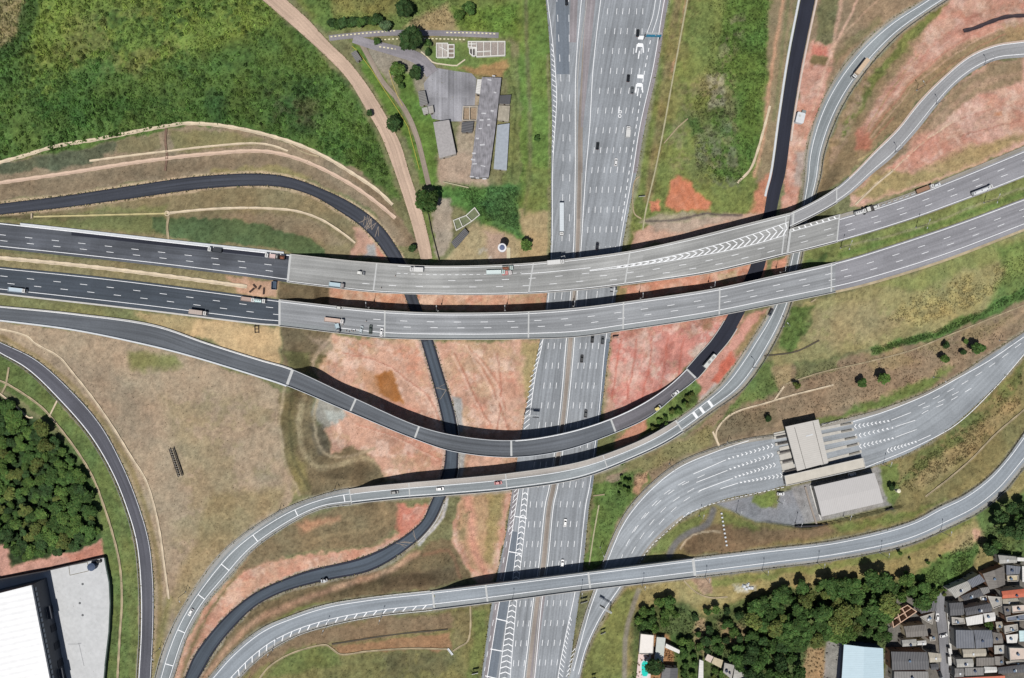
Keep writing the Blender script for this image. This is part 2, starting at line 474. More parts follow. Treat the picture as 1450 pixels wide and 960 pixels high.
HA = Rib(ext([(1450, 503), (1404, 552), (1348, 603), (1297, 636), (1246, 657), (1180, 674), (1113, 687), (1080, 696), (1045, 702), (1008, 713), (965, 735), (929, 766), (911, 788), (885, 829), (855, 873), (832, 919), (822, 958)]),
         ext([(1434.7, 480), (1399, 503), (1361, 528.5), (1310, 556), (1248, 579), (1205, 591), (1164, 602.5), (1095, 617), (1060, 622), (1018.6, 633), (962, 656), (924, 684), (891, 720), (875, 747), (858, 786), (841, 836), (829, 870), (805, 958)]),
         [((1470, 470), 5.2), ((1300, 600), 4.4), ((1150, 640), 4), ((1000, 680), 2.6), ((900, 760), 1), ((860, 840), .3), ((815, 960), .15)], perp=True)
JA = Rib(ext([(0, 484), (51, 509), (102, 554), (143, 602), (173.5, 658), (196.5, 715), (211, 766), (217, 822), (217, 893.6), (214, 958)]),
         ext([(0, 500.5), (38, 523), (84, 567), (127.6, 618), (158, 669), (177, 715), (192, 766), (198.5, 830), (199, 893.6), (195.5, 958)]),
         [((-30, 480), 6), ((100, 560), 4.5), ((190, 720), 3), ((205, 960), 2)], perp=True)
HW = Rib(ext([(947, 0), (928, 100), (902, 240), (881, 350), (873, 415), (864, 480), (850, 590), (839, 690), (834.5, 715), (826, 800), (820.5, 845), (812, 905), (805, 958)]),
         ext([(773, 0), (776.5, 41), (779, 77), (780, 110), (781.5, 166), (780.5, 245), (779.5, 355), (775, 415), (765, 480), (745, 580), (726, 690), (717, 753), (704.5, 812), (694, 868), (682, 958)]),
         [((860, -30), .1), ((745, 960), .1)])
KD = Rib(ext([(406, 0), (436.6, 28), (467, 61), (493, 86), (523, 125), (546, 163), (567, 204), (579.5, 245), (588, 270), (600, 309), (610, 352), (612, 366)], 45, 0),
         ext([(372, 0), (424, 45), (462, 80), (493, 113), (518, 154), (538.6, 190), (558, 240), (571, 278), (583, 316.5), (592, 352), (596, 368)], 45, 0),
         [((385, -30), 5), ((480, 90), 4), ((560, 200), 2.5), ((605, 366), .6)])

ONBRIDGE = [(U1, U1.t_at(408, 380), 1), (U2, 0, U2.t_at(1187, 329)), (RAMPNE, 0, RAMPNE.t_at(1185, 276)), (LO, LO.t_at(395, 442), LO.t_at(1182, 393)),
            (MI, MI.t_at(409, 534), MI.t_at(979, 529)), (FA, FA.t_at(961, 602), FA.t_at(496, 703)), (GA, GA.t_at(984, 803), GA.t_at(611, 850))]
ALLRIBS = [U1, U2, RAMPNE, LO, D1, MI, FA, GA, HA, JA, HW, KD]

# ================================================================== terrain heights
anch = []
foot = []
for r in ALLRIBS:
    spans = [(0, 1)]
    for q, a, b in ONBRIDGE:
        if q is r:
            spans = [s for s in ((0, a), (b, 1)) if s[1] - s[0] > .005]
    for a, b in spans:
        s0, s1 = r.s_at(a), r.s_at(b)
        for s in np.arange(s0, s1 + .1, 6.0):
            t = r.t_of(s)
            for f in (0, .5, 1): anch.append(r.at(t, f))
        # dense footprint for cutting the terrain under the pavement
        ns = int((s1 - s0) / .45) + 2
        tt = np.array([r.t_of(s) for s in np.linspace(s0, s1, ns)])
        A = np.stack([np.interp(tt, r.t, r.WL[:, k]) for k in range(3)], 1)
        B = np.stack([np.interp(tt, r.t, r.WR[:, k]) for k in range(3)], 1)
        nw = int(r.wid.max() / .45) + 2
        for f in np.linspace(-.01, 1.01, nw): foot.append(A + (B - A) * f)
foot = np.vstack(foot)

MAN = [(100, 100, 9), (250, 60, 9), (400, 140, 6), (480, 180, 4.4), (530, 230, 3.4), (20, 20, 10), (200, 178, 10), (60, 205, 10), (330, 176, 9), (420, 200, 7.5), (500, 240, 5.5), (560, 300, 2.2),
       (560, 20, 4), (680, 20, 3), (620, 60, 2.2), (700, 60, 2.2), (640, 130, 2.2), (660, 190, 2.2), (690, 240, 2), (600, 150, 2.4), (640, 330, 1), (720, 350, .5), (700, 280, 1.2),
       (755, 100, .6), (755, 250, .4), (950, 150, .5), (1000, 100, 2), (1050, 200, 1.6), (960, 280, 2.6), (1000, 322, .3), (900, 350, .2),
       (50, 700, 3), (120, 660, 3.2), (20, 600, 4), (120, 850, 2), (60, 850, 2), (60, 940, 2), (140, 940, 2),
       (200, 560, 5.8), (300, 560, 6.8), (350, 650, 6.4), (250, 700, 4.6), (380, 590, 6.4), (300, 700, 5.4), (390, 650, 5.8),
       (470, 590, .2), (430, 600, 3), (480, 655, 3.0), (530, 652, 2), (450, 690, 6), (500, 620, .3), (540, 700, 1.5),
       (560, 520, 0), (700, 560, 0), (680, 740, .3), (600, 660, .3), (560, 745, .9), (500, 760, 1.2), (520, 590, 0), (660, 480, 0), (740, 520, 0),
       (430, 417, 6), (468, 418, .5), (432, 492, 5), (472, 500, .3), (505, 342, 3.4), (524, 352, .8), (470, 330, 4.6), (520, 420, 0), (650, 428, 0), (740, 430, 0),
       (1160, 385, 5), (1172, 345, 6), (1150, 330, 3), (1060, 345, .4), (1090, 345, .6), (430, 545, 1.2), (450, 520, .8), (400, 492, 8.6),
       (1040, 390, .4), (950, 405, 0), (900, 500, 0), (950, 500, 0), (900, 560, 0), (1000, 440, .2), (1070, 480, 1.5),
       (640, 872, 2), (665, 850, 1), (600, 806, 1.6), (690, 930, .5), (560, 920, 2), (450, 940, 1.6), (640, 920, 1), (480, 830, 1.5),
       (960, 770, 2.2), (940, 830, 2), (1000, 840, 2.6), (885, 860, 1), (900, 920, 1), (860, 720, .4), (980, 560, 2.4), (930, 600, 1),
       (900, 672, .7), (960, 648, 2), (1040, 612, 3.4), (860, 690, .4), (880, 660, .5),
       (1250, 450, 6), (1350, 420, 8), (1430, 390, 9), (1150, 480, 4.4), (1200, 540, 4.6), (1350, 505, 5.2), (1120, 440, 4),
       (1200, 650, 4), (1130, 720, 4), (1260, 700, 4), (1320, 660, 4.6), (1100, 710, 3.8), (1060, 730, 3.4),
       (1300, 900, 2), (1400, 900, 2.4), (1430, 830, 3), (1100, 900, 1.5), (1000, 900, 1.2), (1390, 770, 4), (1200, 850, 2.2), (1080, 850, 2), (1240, 940, 1.6)]
anch += [P(*m) for m in MAN]
A3 = np.array([tuple(a) for a in anch])

GX0, GX1, GY0, GY1, GS = -345.0, 345.0, -240.0, 240.0, 0.72


def idw(X, Y):
    out = np.zeros(X.shape)
    xf, yf = X.ravel(), Y.ravel()
    res = np.empty(len(xf))
    for i in range(0, len(xf), 4000):
        d2 = (xf[i:i + 4000, None] - A3[None, :, 0]) ** 2 + (yf[i:i + 4000, None] - A3[None, :, 1]) ** 2
        w = 1.0 / (d2 + 1.0) ** 1.9
        res[i:i + 4000] = (w * A3[None, :, 2]).sum(1) / w.sum(1)
    return res.reshape(X.shape)


def bilin(G, x0, y0, st, X, Y):
    fx = np.clip((X - x0) / st, 0, G.shape[1] - 1.001); fy = np.clip((Y - y0) / st, 0, G.shape[0] - 1.001)
    ix = fx.astype(int); iy = fy.astype(int); tx = fx - ix; ty = fy - iy
    return (G[iy, ix] * (1 - tx) * (1 - ty) + G[iy, ix + 1] * tx * (1 - ty) + G[iy + 1, ix] * (1 - tx) * ty + G[iy + 1, ix + 1] * tx * ty)


def vnoise(X, Y, size, seed, octv=4):
    """value noise, feature size in metres, about -1..1"""
    out = np.zeros(np.shape(X)); amp = 1.0; tot = 0
    for o in range(octv):
        rs = np.random.RandomState(seed + 17 * o)
        s = size / 2 ** o
        nx = int(900 / s) + 3; ny = int(700 / s) + 3
        G = rs.rand(min(ny, 1400), min(nx, 1800)) * 2 - 1
        fx = np.mod((X + 450) / s, G.shape[1] - 2); fy = np.mod((Y + 350) / s, G.shape[0] - 2)
        ix = fx.astype(int); iy = fy.astype(int)
        tx = fx - ix; ty = fy - iy
        tx = tx * tx * (3 - 2 * tx); ty = ty * ty * (3 - 2 * ty)
        out += amp * (G[iy, ix] * (1 - tx) * (1 - ty) + G[iy, ix + 1] * tx * (1 - ty) + G[iy + 1, ix] * (1 - tx) * ty + G[iy + 1, ix + 1] * tx * ty)
        tot += amp; amp *= .6
    return out / tot * 1.6


cs = 3.0
cgx = np.arange(GX0, GX1 + cs, cs); cgy = np.arange(GY0, GY1 + cs, cs)
CXX, CYY = np.meshgrid(cgx, cgy)
CH = idw(CXX, CYY)


def zt(px, py):
    """ground height under a photo point"""
    z = 2.0
    for _ in range(3):
        k = S * (1 - z / H)
        z = float(bilin(CH, GX0, GY0, cs, np.array([(px - CX) * k]), np.array([(CY - py) * k]))[0])
    return z


def PG(px, py, dz=0.0):
    p = P(px, py, zt(px, py)); p.z += dz
    return p


gx = np.arange(GX0, GX1, GS); gy = np.arange(GY0, GY1, GS)
TX, TY = np.meshgrid(gx, gy)
TZ = bilin(CH, GX0, GY0, cs, TX, TY)
TZ += 0.16 * vnoise(TX, TY, 9, 5, 3)
ix = np.round((foot[:, 0] - GX0) / GS).astype(int); iy = np.round((foot[:, 1] - GY0) / GS).astype(int)
ok = (ix >= 0) & (ix < len(gx)) & (iy >= 0) & (iy < len(gy))
tgt = np.full(TZ.shape, 1e9)
np.minimum.at(tgt, (iy[ok], ix[ok]), foot[ok, 2] - .35)
cut = tgt < 1e8
TZ[cut] = tgt[cut]
# levelled pads under yards and buildings
def _pip(X, Y, poly):
    ins = np.zeros(X.shape, bool)
    for i in range(len(poly)):
        (x0, y0), (x1, y1) = poly[i], poly[(i + 1) % len(poly)]
        c_ = ((y0 <= Y) & (y1 > Y)) | ((y1 <= Y) & (y0 > Y))
        if c_.any(): ins ^= c_ & (X < x0 + (Y - y0) * (x1 - x0) / ((y1 - y0) or 1e-9))
    return ins


for z_, poly in ((zt(911, 945), [(900, 890), (968, 894), (968, 990), (892, 990)]), (1.9, [(-90, 830), (0, 818), (70, 804), (152, 786), (160, 822), (162, 850), (158, 900), (148, 1010), (-90, 1060)]),
                 (2.2, [(598, 120), (616, 94), (640, 98), (720, 98), (732, 140), (724, 250), (662, 256), (618, 228), (604, 165), (588, 152), (590, 124)]),
                 (2.2, [(612, 56), (722, 54), (722, 84), (612, 88)]),
                 (3.85, [(1060, 615), (1110, 592), (1230, 580), (1262, 650), (1275, 716), (1140, 748), (1070, 735), (1090, 700)])):
    k_ = S * (1 - z_ / H)
    pad = _pip(CX + TX / k_, CY - TY / k_, poly) & ~cut
    TZ[pad] = z_
# keep the verge from standing above the pavement edge
for _ in range(2):
    low = np.minimum.reduce([np.roll(tgt, s, a) for s in (1, -1) for a in (0, 1)])
    m = (~cut) & (low < 1e8)
    TZ[m] = np.minimum(TZ[m], low[m] + .25)
    tgt = np.where(m, low + .12, tgt); cut = cut | m
# the sheet sinks slightly at its rim and runs on as flat land
edge = np.minimum.reduce([TX - GX0, gx[-1] - TX, TY - GY0, gy[-1] - TY])
fade = np.clip(edge / 40.0, 0, 1)
TZ = TZ * fade - 1.0 * (1 - fade)
TPX = CX + TX / (S * (1 - TZ / H)); TPY = CY - TY / (S * (1 - TZ / H))
# ================================================================== land cover on the terrain (surface colours: grass, bare soil, rock; settlement ground includes shade)
WX = TPX + 5.0 * vnoise(TX, TY, 14, 31, 4) + 2.0 * vnoise(TX, TY, 3, 33, 2)
WY = TPY + 5.0 * vnoise(TX, TY, 14, 41, 4) + 2.0 * vnoise(TX, TY, 3, 43, 2)
LC = np.zeros(TX.shape + (3,)); LC[:] = (124, 124, 90)
VG = np.full(TX.shape, .5)           # how shaggy: grass > soil


def sdist(X, Y, poly):
    """signed distance to polygon (positive inside)"""
    n = len(poly); best = np.full(X.shape, 1e9); ins = np.zeros(X.shape, bool)
    for i in range(n):
        (x0, y0), (x1, y1) = poly[i], poly[(i + 1) % n]
        dx, dy = x1 - x0, y1 - y0
        q = dx * dx + dy * dy + 1e-9
        t = np.clip(((X - x0) * dx + (Y - y0) * dy) / q, 0, 1)
        best = np.minimum(best, (X - x0 - t * dx) ** 2 + (Y - y0 - t * dy) ** 2)
        c = ((y0 <= Y) & (y1 > Y)) | ((y1 <= Y) & (y0 > Y))
        if c.any():
            xi = x0 + (Y - y0) * dx / (dy if abs(dy) > 1e-9 else 1e-9)
            ins ^= c & (X < xi)
    return np.where(ins, 1, -1) * np.sqrt(best)


def window(pts, pad):
    a = np.array(pts)
    m = (TPX > a[:, 0].min() - pad) & (TPX < a[:, 0].max() + pad) & (TPY > a[:, 1].min() - pad) & (TPY < a[:, 1].max() + pad)
    r = np.where(m.any(1))[0]; c = np.where(m.any(0))[0]
    if not len(r): return None
    return slice(r[0], r[-1] + 1), slice(c[0], c[-1] + 1)


def L(poly, rgb, soft=5, a=1.0, vg=None, warp=1.0, brk=0.0, seed=0, size=12, soil=False):
    """area of one cover; brk>0 breaks it into patches"""
    w = window(poly, soft + 14)
    if w is None: return
    X = TPX[w] + (WX[w] - TPX[w]) * warp; Y = TPY[w] + (WY[w] - TPY[w]) * warp
    d = sdist(X, Y, poly)
    m = np.clip(d / (2 * soft) + .5, 0, 1); m = m * m * (3 - 2 * m) * a
    if brk:
        n = vnoise(TX[w], TY[w], size, 100 + seed, 4)
        n = n + .35 * vnoise(TX[w], TY[w], 2.4, 900 + seed, 2)
        m = m * np.clip((n + 1 - 2 * brk) * 2.6, 0, 1)
    if soil: m = m * (VG[w] < .17) * (LC[w][..., 0] > 1.15 * LC[w][..., 1])
    LC[w] += (np.array(rgb, float) - LC[w]) * m[..., None]
    if vg is not None: VG[w] += (vg - VG[w]) * m


def LL(pts, width, rgb, soft=1.5, a=1.0, vg=None, warp=.35, curve=True):
    """track / line of one cover along a polyline, width in photo pixels"""
    p = catmull(pts, 14) if curve and len(pts) > 2 else np.array(pts, float)
    w = window(p, width + soft + 8)
    if w is None: return
    X = TPX[w] + (WX[w] - TPX[w]) * warp; Y = TPY[w] + (WY[w] - TPY[w]) * warp
    best = np.full(X.shape, 1e9)
    for (x0, y0), (x1, y1) in zip(p[:-1], p[1:]):
        dx, dy = x1 - x0, y1 - y0
        t = np.clip(((X - x0) * dx + (Y - y0) * dy) / (dx * dx + dy * dy + 1e-9), 0, 1)
        best = np.minimum(best, (X - x0 - t * dx) ** 2 + (Y - y0 - t * dy) ** 2)
    m = np.clip((width / 2 - np.sqrt(best)) / (2 * soft) + .5, 0, 1) * a
    LC[w] += (np.array(rgb, float) - LC[w]) * m[..., None]
    if vg is not None: VG[w] += (vg - VG[w]) * m


TAN = (160, 146, 122); BRN = (140, 124, 102); OLV = (126, 124, 88); GRN = (98, 118, 66); DGR = (72, 92, 52); RED = (202, 146, 124); ORG = (204, 122, 92); PNK = (212, 170, 148); CRM = (222, 202, 172)

# --- north-west scrub hill
SCRUB = [(-60, -60), (368, -60), (376, 0), (424, 46), (462, 84), (490, 116), (515, 156), (534, 190), (554, 240), (568, 282), (556, 280), (520, 250), (470, 225), (420, 204), (370, 190), (320, 180), (265, 176), (200, 191), (100, 214), (-60, 240)]
L(SCRUB, (86, 111, 58), 4, vg=1)
L([(60, -40), (380, -40), (400, 40), (300, 70), (200, 110), (80, 150), (20, 140)], (118, 136, 68), 16, .8, brk=.38, seed=1, size=26)
L([(100, 20), (270, 10), (290, 80), (190, 110), (60, 90)], (122, 126, 78), 14, .6, brk=.5, seed=2, size=18)
L([(0, 130), (250, 140), (520, 200), (540, 260), (300, 170), (0, 215)], (66, 98, 50), 16, .7, brk=.42, seed=3, size=20)
L([(200, 80), (500, 110), (540, 220), (380, 180), (210, 150)], (66, 92, 52), 14, .7, brk=.55, seed=4, size=15)
L([(380, 130), (450, 140), (450, 180), (390, 170)], (92, 88, 66), 10, .6, brk=.4, seed=5)
L([(-60, -60), (50, -60), (38, 20), (14, 66), (-60, 90)], (140, 132, 98), 5, vg=.5)
L([(38, -10), (60, -10), (50, 30), (20, 80), (-10, 100), (-10, 80), (20, 50)], (64, 90, 50), 4, .8)
# --- terraces between scrub and the ramp
TERR = [(-60, 240), (100, 214), (200, 191), (265, 176), (320, 180), (370, 190), (420, 204), (470, 225), (520, 250), (562, 300), (600, 350), (560, 345), (530, 300), (470, 262), (400, 244), (300, 246), (186, 260), (-60, 296)]
L(TERR, (146, 131, 110), 2, vg=.3)
L([(0, 234), (90, 214), (165, 200), (168, 214), (125, 228), (60, 240), (0, 250)], (92, 98, 78), 3, vg=.6)
L([(165, 200), (225, 187), (228, 210), (170, 218)], (122, 116, 88), 2)
L([(240, 184), (300, 184), (380, 200), (360, 206), (245, 214)], (134, 128, 92), 3)
L([(0, 262), (200, 234), (370, 218), (450, 242), (520, 290), (480, 268), (400, 240), (290, 240), (186, 255), (0, 285)], (136, 121, 100), 3)
L([(300, 238), (400, 238), (440, 252), (430, 258), (380, 246), (300, 244)], (150, 140, 96), 3, .8)
LL([(500, 250), (540, 285), (575, 330), (590, 352)], 10, (132, 116, 94), 3)
# --- loop between ramp and highway
LOOP = [(-60, 310), (93, 294), (186, 282), (280, 268), (360, 264), (403, 266), (444, 279), (480, 300), (513, 323), (538, 352), (548, 368), (411, 358), (240, 340), (-60, 308)]
L(LOOP, (140, 128, 98), 1.5, vg=.35, warp=.3)
L([(40, 306), (236, 290), (236, 302), (60, 306)], (136, 136, 92), 4)
L([(-20, 312), (90, 308), (236, 305), (300, 312), (380, 330), (240, 336), (100, 322)], (126, 130, 86), 4)
L([(216, 306), (300, 307), (370, 317), (430, 336), (462, 352), (462, 363), (370, 352), (240, 338), (216, 330)], (92, 110, 74), 2, vg=.5)
L([(300, 306), (380, 296), (440, 306), (500, 345), (440, 340), (370, 316)], (150, 134, 110), 4, .8)
L([(500, 322), (530, 322), (552, 368), (494, 366), (505, 345)], (204, 160, 140), 3, .95, vg=.05)
L([(520, 345), (530, 345), (530, 368), (515, 368)], (165, 168, 170), 3, .9)
L([(532, 340), (545, 355), (548, 368), (535, 368)], (196, 132, 112), 3, .8)
# --- medians of the new highway
L([(-60, 352), (194, 373), (370, 394), (395, 400), (392, 424), (153, 394), (-60, 372)], (140, 131, 98), 1, vg=.35, warp=.2)
L([(320, 392), (396, 400), (392, 424), (340, 416)], (196, 158, 132), 3, vg=.1)
L([(394, 400), (467, 407), (466, 434), (394, 424)], (118, 104, 80), 1, vg=.4, warp=.2)
L([(466, 407), (780, 414), (780, 444), (466, 434)], (208, 166, 138), 2, vg=.1, warp=.4)
L([(470, 408), (600, 416), (590, 436), (480, 434)], (206, 138, 104), 6, .7, brk=.4, seed=9, size=9)
L([(725, 416), (780, 414), (778, 440), (725, 443)], (178, 154, 122), 5, .8)
L([(-60, 418), (110, 428), (215, 440), (215, 458), (110, 444), (-60, 432)], (124, 126, 86), 2, vg=.5)
L([(195, 440), (395, 463), (396, 522), (370, 509), (293, 484), (215, 458)], (198, 172, 132), 3, vg=.15)
L([(190, 440), (280, 450), (270, 476), (215, 458)], (160, 146, 108), 6, .7)
L([(396, 462), (430, 466), (472, 472), (470, 480), (452, 500), (446, 530), (400, 516)], (120, 109, 86), 2, vg=.4)
L([(400, 495), (440, 500), (442, 528), (410, 520)], (104, 108, 72), 3, .8)
LL([(472, 474), (456, 492), (444, 512), (450, 530)], 5, (168, 152, 128), 1.5)
L([(452, 500), (472, 490), (470, 530), (450, 526)], (112, 106, 74), 2)
# --- the wide dry field
FIELD = [(-20, 456), (102, 467), (184, 483), (255, 500), (360, 532), (400, 548), (398, 610), (402, 660), (420, 700), (398, 724), (360, 752), (319, 779), (281, 827), (250, 878), (232, 920), (214, 962), (217, 893), (217, 822), (211, 766), (197, 715), (174, 658), (143, 602), (102, 554), (51, 510), (-20, 478)]
L(FIELD, (166, 149, 127), 1.5, vg=.3)
L([(180, 500), (250, 505), (255, 522), (190, 525)], (124, 128, 78), 6, .8)
L([(230, 560), (390, 560), (390, 720), (290, 790), (250, 860), (235, 800), (260, 660)], (152, 142, 110), 14, .5, brk=.42, seed=11, size=22)
L([(300, 700), (400, 690), (395, 722), (320, 776), (285, 820), (248, 880), (236, 850), (270, 780)], (146, 134, 98), 8, .6, vg=.5)
L([(60, 500), (150, 520), (230, 600), (200, 640), (130, 560)], (150, 134, 116), 12, .6)
LL([(0, 478), (60, 512), (110, 556), (152, 608), (182, 660), (206, 720), (222, 790), (226, 850), (222, 960)], 7, (140, 126, 92), 2, .9)
LL([(238, 850), (228, 900), (218, 960)], 10, (138, 132, 88), 4, .8)
# --- left green slope and wood floor
GS_ = [(-60, 494), (0, 501), (38, 524), (84, 568), (128, 619), (158, 670), (177, 716), (191, 766), (198, 830), (199, 893), (195, 980), (140, 980), (152, 900), (152, 800), (146, 788), (130, 690), (90, 610), (40, 575), (0, 545), (-60, 530)]
L(GS_, (100, 116, 68), 1.5, vg=.7)
L([(160, 690), (176, 720), (196, 830), (196, 960), (182, 960), (182, 850), (172, 760)], (116, 124, 76), 4, .8)
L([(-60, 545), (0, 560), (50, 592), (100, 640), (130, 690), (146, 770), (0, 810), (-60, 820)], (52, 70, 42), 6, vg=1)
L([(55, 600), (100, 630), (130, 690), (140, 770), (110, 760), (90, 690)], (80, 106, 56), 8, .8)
L([(-60, 760), (8, 772), (18, 800), (90, 786), (146, 764), (150, 788), (60, 808), (-60, 836)], (200, 152, 136), 3, vg=.1)
L([(90, 788), (146, 768), (149, 786), (100, 798)], (184, 120, 100), 4, .7)
# --- cut slope west of the red ground
CUT = [(397, 552), (425, 550), (440, 560), (446, 590), (452, 620), (470, 640), (520, 628), (560, 640), (585, 660), (600, 672), (560, 684), (500, 694), (450, 706), (425, 704), (405, 668), (394, 620)]
L(CUT, (126, 113, 88), 4, vg=.45)
L([(396, 560), (420, 556), (420, 640), (440, 690), (420, 690), (400, 650)], (118, 110, 78), 5, .8)
LL([(430, 560), (424, 600), (430, 640), (452, 662), (490, 654), (520, 648), (545, 664), (552, 684)], 8, (166, 152, 122), 2, .95)
L([(440, 600), (462, 600), (470, 640), (450, 640)], (98, 92, 80), 5, .8)
L([(445, 560), (480, 572), (495, 588), (480, 605), (462, 606), (444, 590)], (158, 156, 150), 4, .9, vg=.1)
L([(462, 580), (495, 583), (490, 600), (470, 602)], (176, 182, 178), 3, .8)
L([(410, 640), (430, 650), (440, 700), (415, 705)], (148, 140, 92), 6, .6)
# --- red construction ground
REDC = [(470, 478), (560, 482), (774, 482), (766, 500), (748, 580), (728, 690), (718, 740), (706, 810), (690, 830), (668, 815), (640, 770), (648, 720), (660, 690), (600, 690), (555, 680), (530, 650), (500, 632), (470, 640), (462, 606), (492, 590), (480, 570), (446, 552), (452, 520), (470, 500)]
L(REDC, (208, 165, 143), 3, vg=.1)
L([(475, 480), (600, 484), (600, 540), (575, 530), (520, 500), (480, 505)], (206, 142, 116), 6, .55, brk=.46, seed=13, size=14)
L([(540, 560), (640, 600), (640, 660), (570, 650), (520, 600)], (198, 140, 120), 8, .7, brk=.4, seed=14, size=12)
L([(640, 500), (730, 500), (730, 600), (680, 610), (650, 580)], (204, 142, 120), 8, .6, brk=.5, seed=15, size=12)
L([(645, 540), (665, 600), (652, 660), (640, 640)], (212, 178, 156), 4, .7)
L([(650, 480), (774, 482), (760, 520), (740, 540), (720, 500)], (188, 160, 124), 7, .6, brk=.35, seed=16)
for cc, bk, sd, sz in (((190, 164, 132), .52, 41, 14), ((228, 204, 190), .56, 42, 8), ((184, 138, 116), .6, 43, 7)):
    L(REDC, cc, 3, .55, brk=bk, seed=sd, size=sz)
L([(738, 485), (772, 484), (752, 560), (742, 560)], (158, 148, 104), 4, .8, vg=.4)
L([(440, 478), (500, 486), (490, 540), (470, 530)], (202, 180, 164), 8, .6, brk=.4, seed=17, size=8)
L([(522, 530), (556, 526), (566, 545), (576, 573), (552, 564), (530, 550)], (172, 112, 62), 2.5, vg=0)
L([(508, 520), (530, 526), (540, 560), (520, 548)], (196, 152, 122), 3, .8)
for q in [[(480, 500), (540, 515), (600, 560), (620, 600)], [(640, 500), (660, 540), (690, 600)], [(660, 490), (690, 540), (715, 610)], [(700, 500), (705, 560), (700, 610)], [(500, 600), (560, 620), (620, 650)], [(670, 500), (700, 540), (712, 580)]]:
    LL(q, 3, (222, 186, 166), 1, .7)
    LL([(x + 4, y) for x, y in q], 1.6, (178, 108, 88), .8, .6)
L([(640, 560), (655, 566), (656, 612), (648, 612)], (168, 170, 170), 2, .9, vg=.05, warp=.4)
L([(648, 638), (660, 638), (655, 680), (645, 676)], (172, 174, 174), 2, .9, warp=.4)
LL([(634, 706), (622, 738), (594, 770)], 5, (196, 196, 198), 1.2, .9)
L([(655, 690), (712, 690), (690, 815), (668, 800), (650, 760)], (174, 146, 112), 6, .85, vg=.35)
LL([(662, 700), (668, 740), (672, 780), (690, 812)], 12, (206, 152, 132), 4, .85)
L([(690, 700), (716, 690), (700, 800), (688, 790)], (148, 136, 92), 5, .8, vg=.5)
L([(655, 705), (668, 715), (660, 765), (650, 760)], (128, 120, 88), 4, .6, brk=.45, seed=18, size=5)
# between the southern ramp and the dark ramp
L([(560, 712), (608, 716), (598, 738), (560, 768), (513, 790), (436, 809), (398, 823), (360, 841), (319, 874), (275, 928), (262, 962), (244, 962), (265, 900), (288, 860), (324, 818), (360, 778), (410, 790), (460, 782), (540, 770), (570, 750)], (208, 162, 138), 3, vg=.1)
L([(424, 736), (495, 716), (562, 708), (570, 740), (540, 768), (460, 780), (410, 785), (362, 800), (330, 820), (324, 818), (360, 778)], (130, 116, 90), 4, vg=.45)
LL([(540, 716), (548, 735), (535, 748), (500, 752), (460, 762), (430, 770)], 6, (150, 134, 104), 2, .8)
L([(418, 742), (480, 732), (480, 740), (425, 756)], (186, 140, 112), 5, .7)
L([(566, 712), (606, 716), (595, 738), (562, 762), (560, 740)], (196, 122, 106), 4, .8)
LL([(330, 820), (300, 860), (276, 905), (258, 960)], 7, (120, 112, 80), 3, .8)
# east of the dark ramp, north of the last viaduct
L([(600, 772), (640, 765), (656, 800), (668, 815), (610, 830), (530, 845), (462, 856), (411, 872), (370, 890), (326, 925), (300, 958), (283, 962), (306, 920), (332, 888), (360, 862), (411, 836), (462, 823), (528, 808)], (124, 110, 84), 3, vg=.45)
LL([(590, 782), (540, 812), (470, 834), (410, 856), (360, 882), (320, 920), (290, 960)], 9, (196, 160, 134), 3, .85)
L([(540, 815), (640, 800), (645, 815), (600, 830), (545, 836)], (104, 90, 72), 5, .7)
LL([(600, 785), (636, 780), (645, 800), (650, 818)], 5, (142, 110, 88), 2, .8)
LL([(360, 900), (420, 864), (500, 850), (590, 838)], 5, (112, 122, 70), 2, .8)
# south of the last viaduct
SB = [(340, 962), (360, 940), (386, 920), (424, 900), (475, 885), (539, 872), (615, 864), (700, 852), (694, 868), (682, 962), (682, 990), (320, 990)]
L(SB, (126, 122, 80), 2, vg=.6)
L([(400, 900), (470, 886), (540, 874), (640, 866), (642, 890), (560, 900), (470, 910), (430, 916), (380, 940), (350, 962), (352, 940)], (136, 116, 92), 4, vg=.35)
L([(470, 912), (636, 896), (640, 920), (480, 924)], (164, 122, 96), 3, .8, vg=.2)
L([(410, 918), (465, 914), (480, 926), (480, 940), (380, 960)], (108, 118, 68), 5, .8)
L([(540, 925), (640, 922), (650, 962), (540, 962)], (108, 104, 76), 7, .7, brk=.4, seed=19)
L([(640, 868), (668, 862), (664, 905), (642, 918)], (126, 116, 84), 3, .8)
L([(670, 862), (692, 866), (680, 962), (662, 962)], (112, 124, 72), 4, .8, vg=.7)
# --- strip west of the main highway
L([(735, -60), (773, -60), (780, 80), (781, 250), (776, 300), (735, 300), (735, 100)], (104, 128, 66), 2, vg=.7)
L([(735, 290), (780, 300), (778, 372), (735, 376), (728, 330)], (172, 152, 116), 4, vg=.3)
LL([(745, 0), (748, 120), (750, 230), (744, 300)], 6, (112, 114, 82), 2, .8)
LL([(776, 80), (778, 200), (777, 360)], 4, (140, 138, 104), 1.2, .8)
L([(740, 235), (780, 240), (778, 300), (745, 300)], (124, 130, 76), 5, .7)
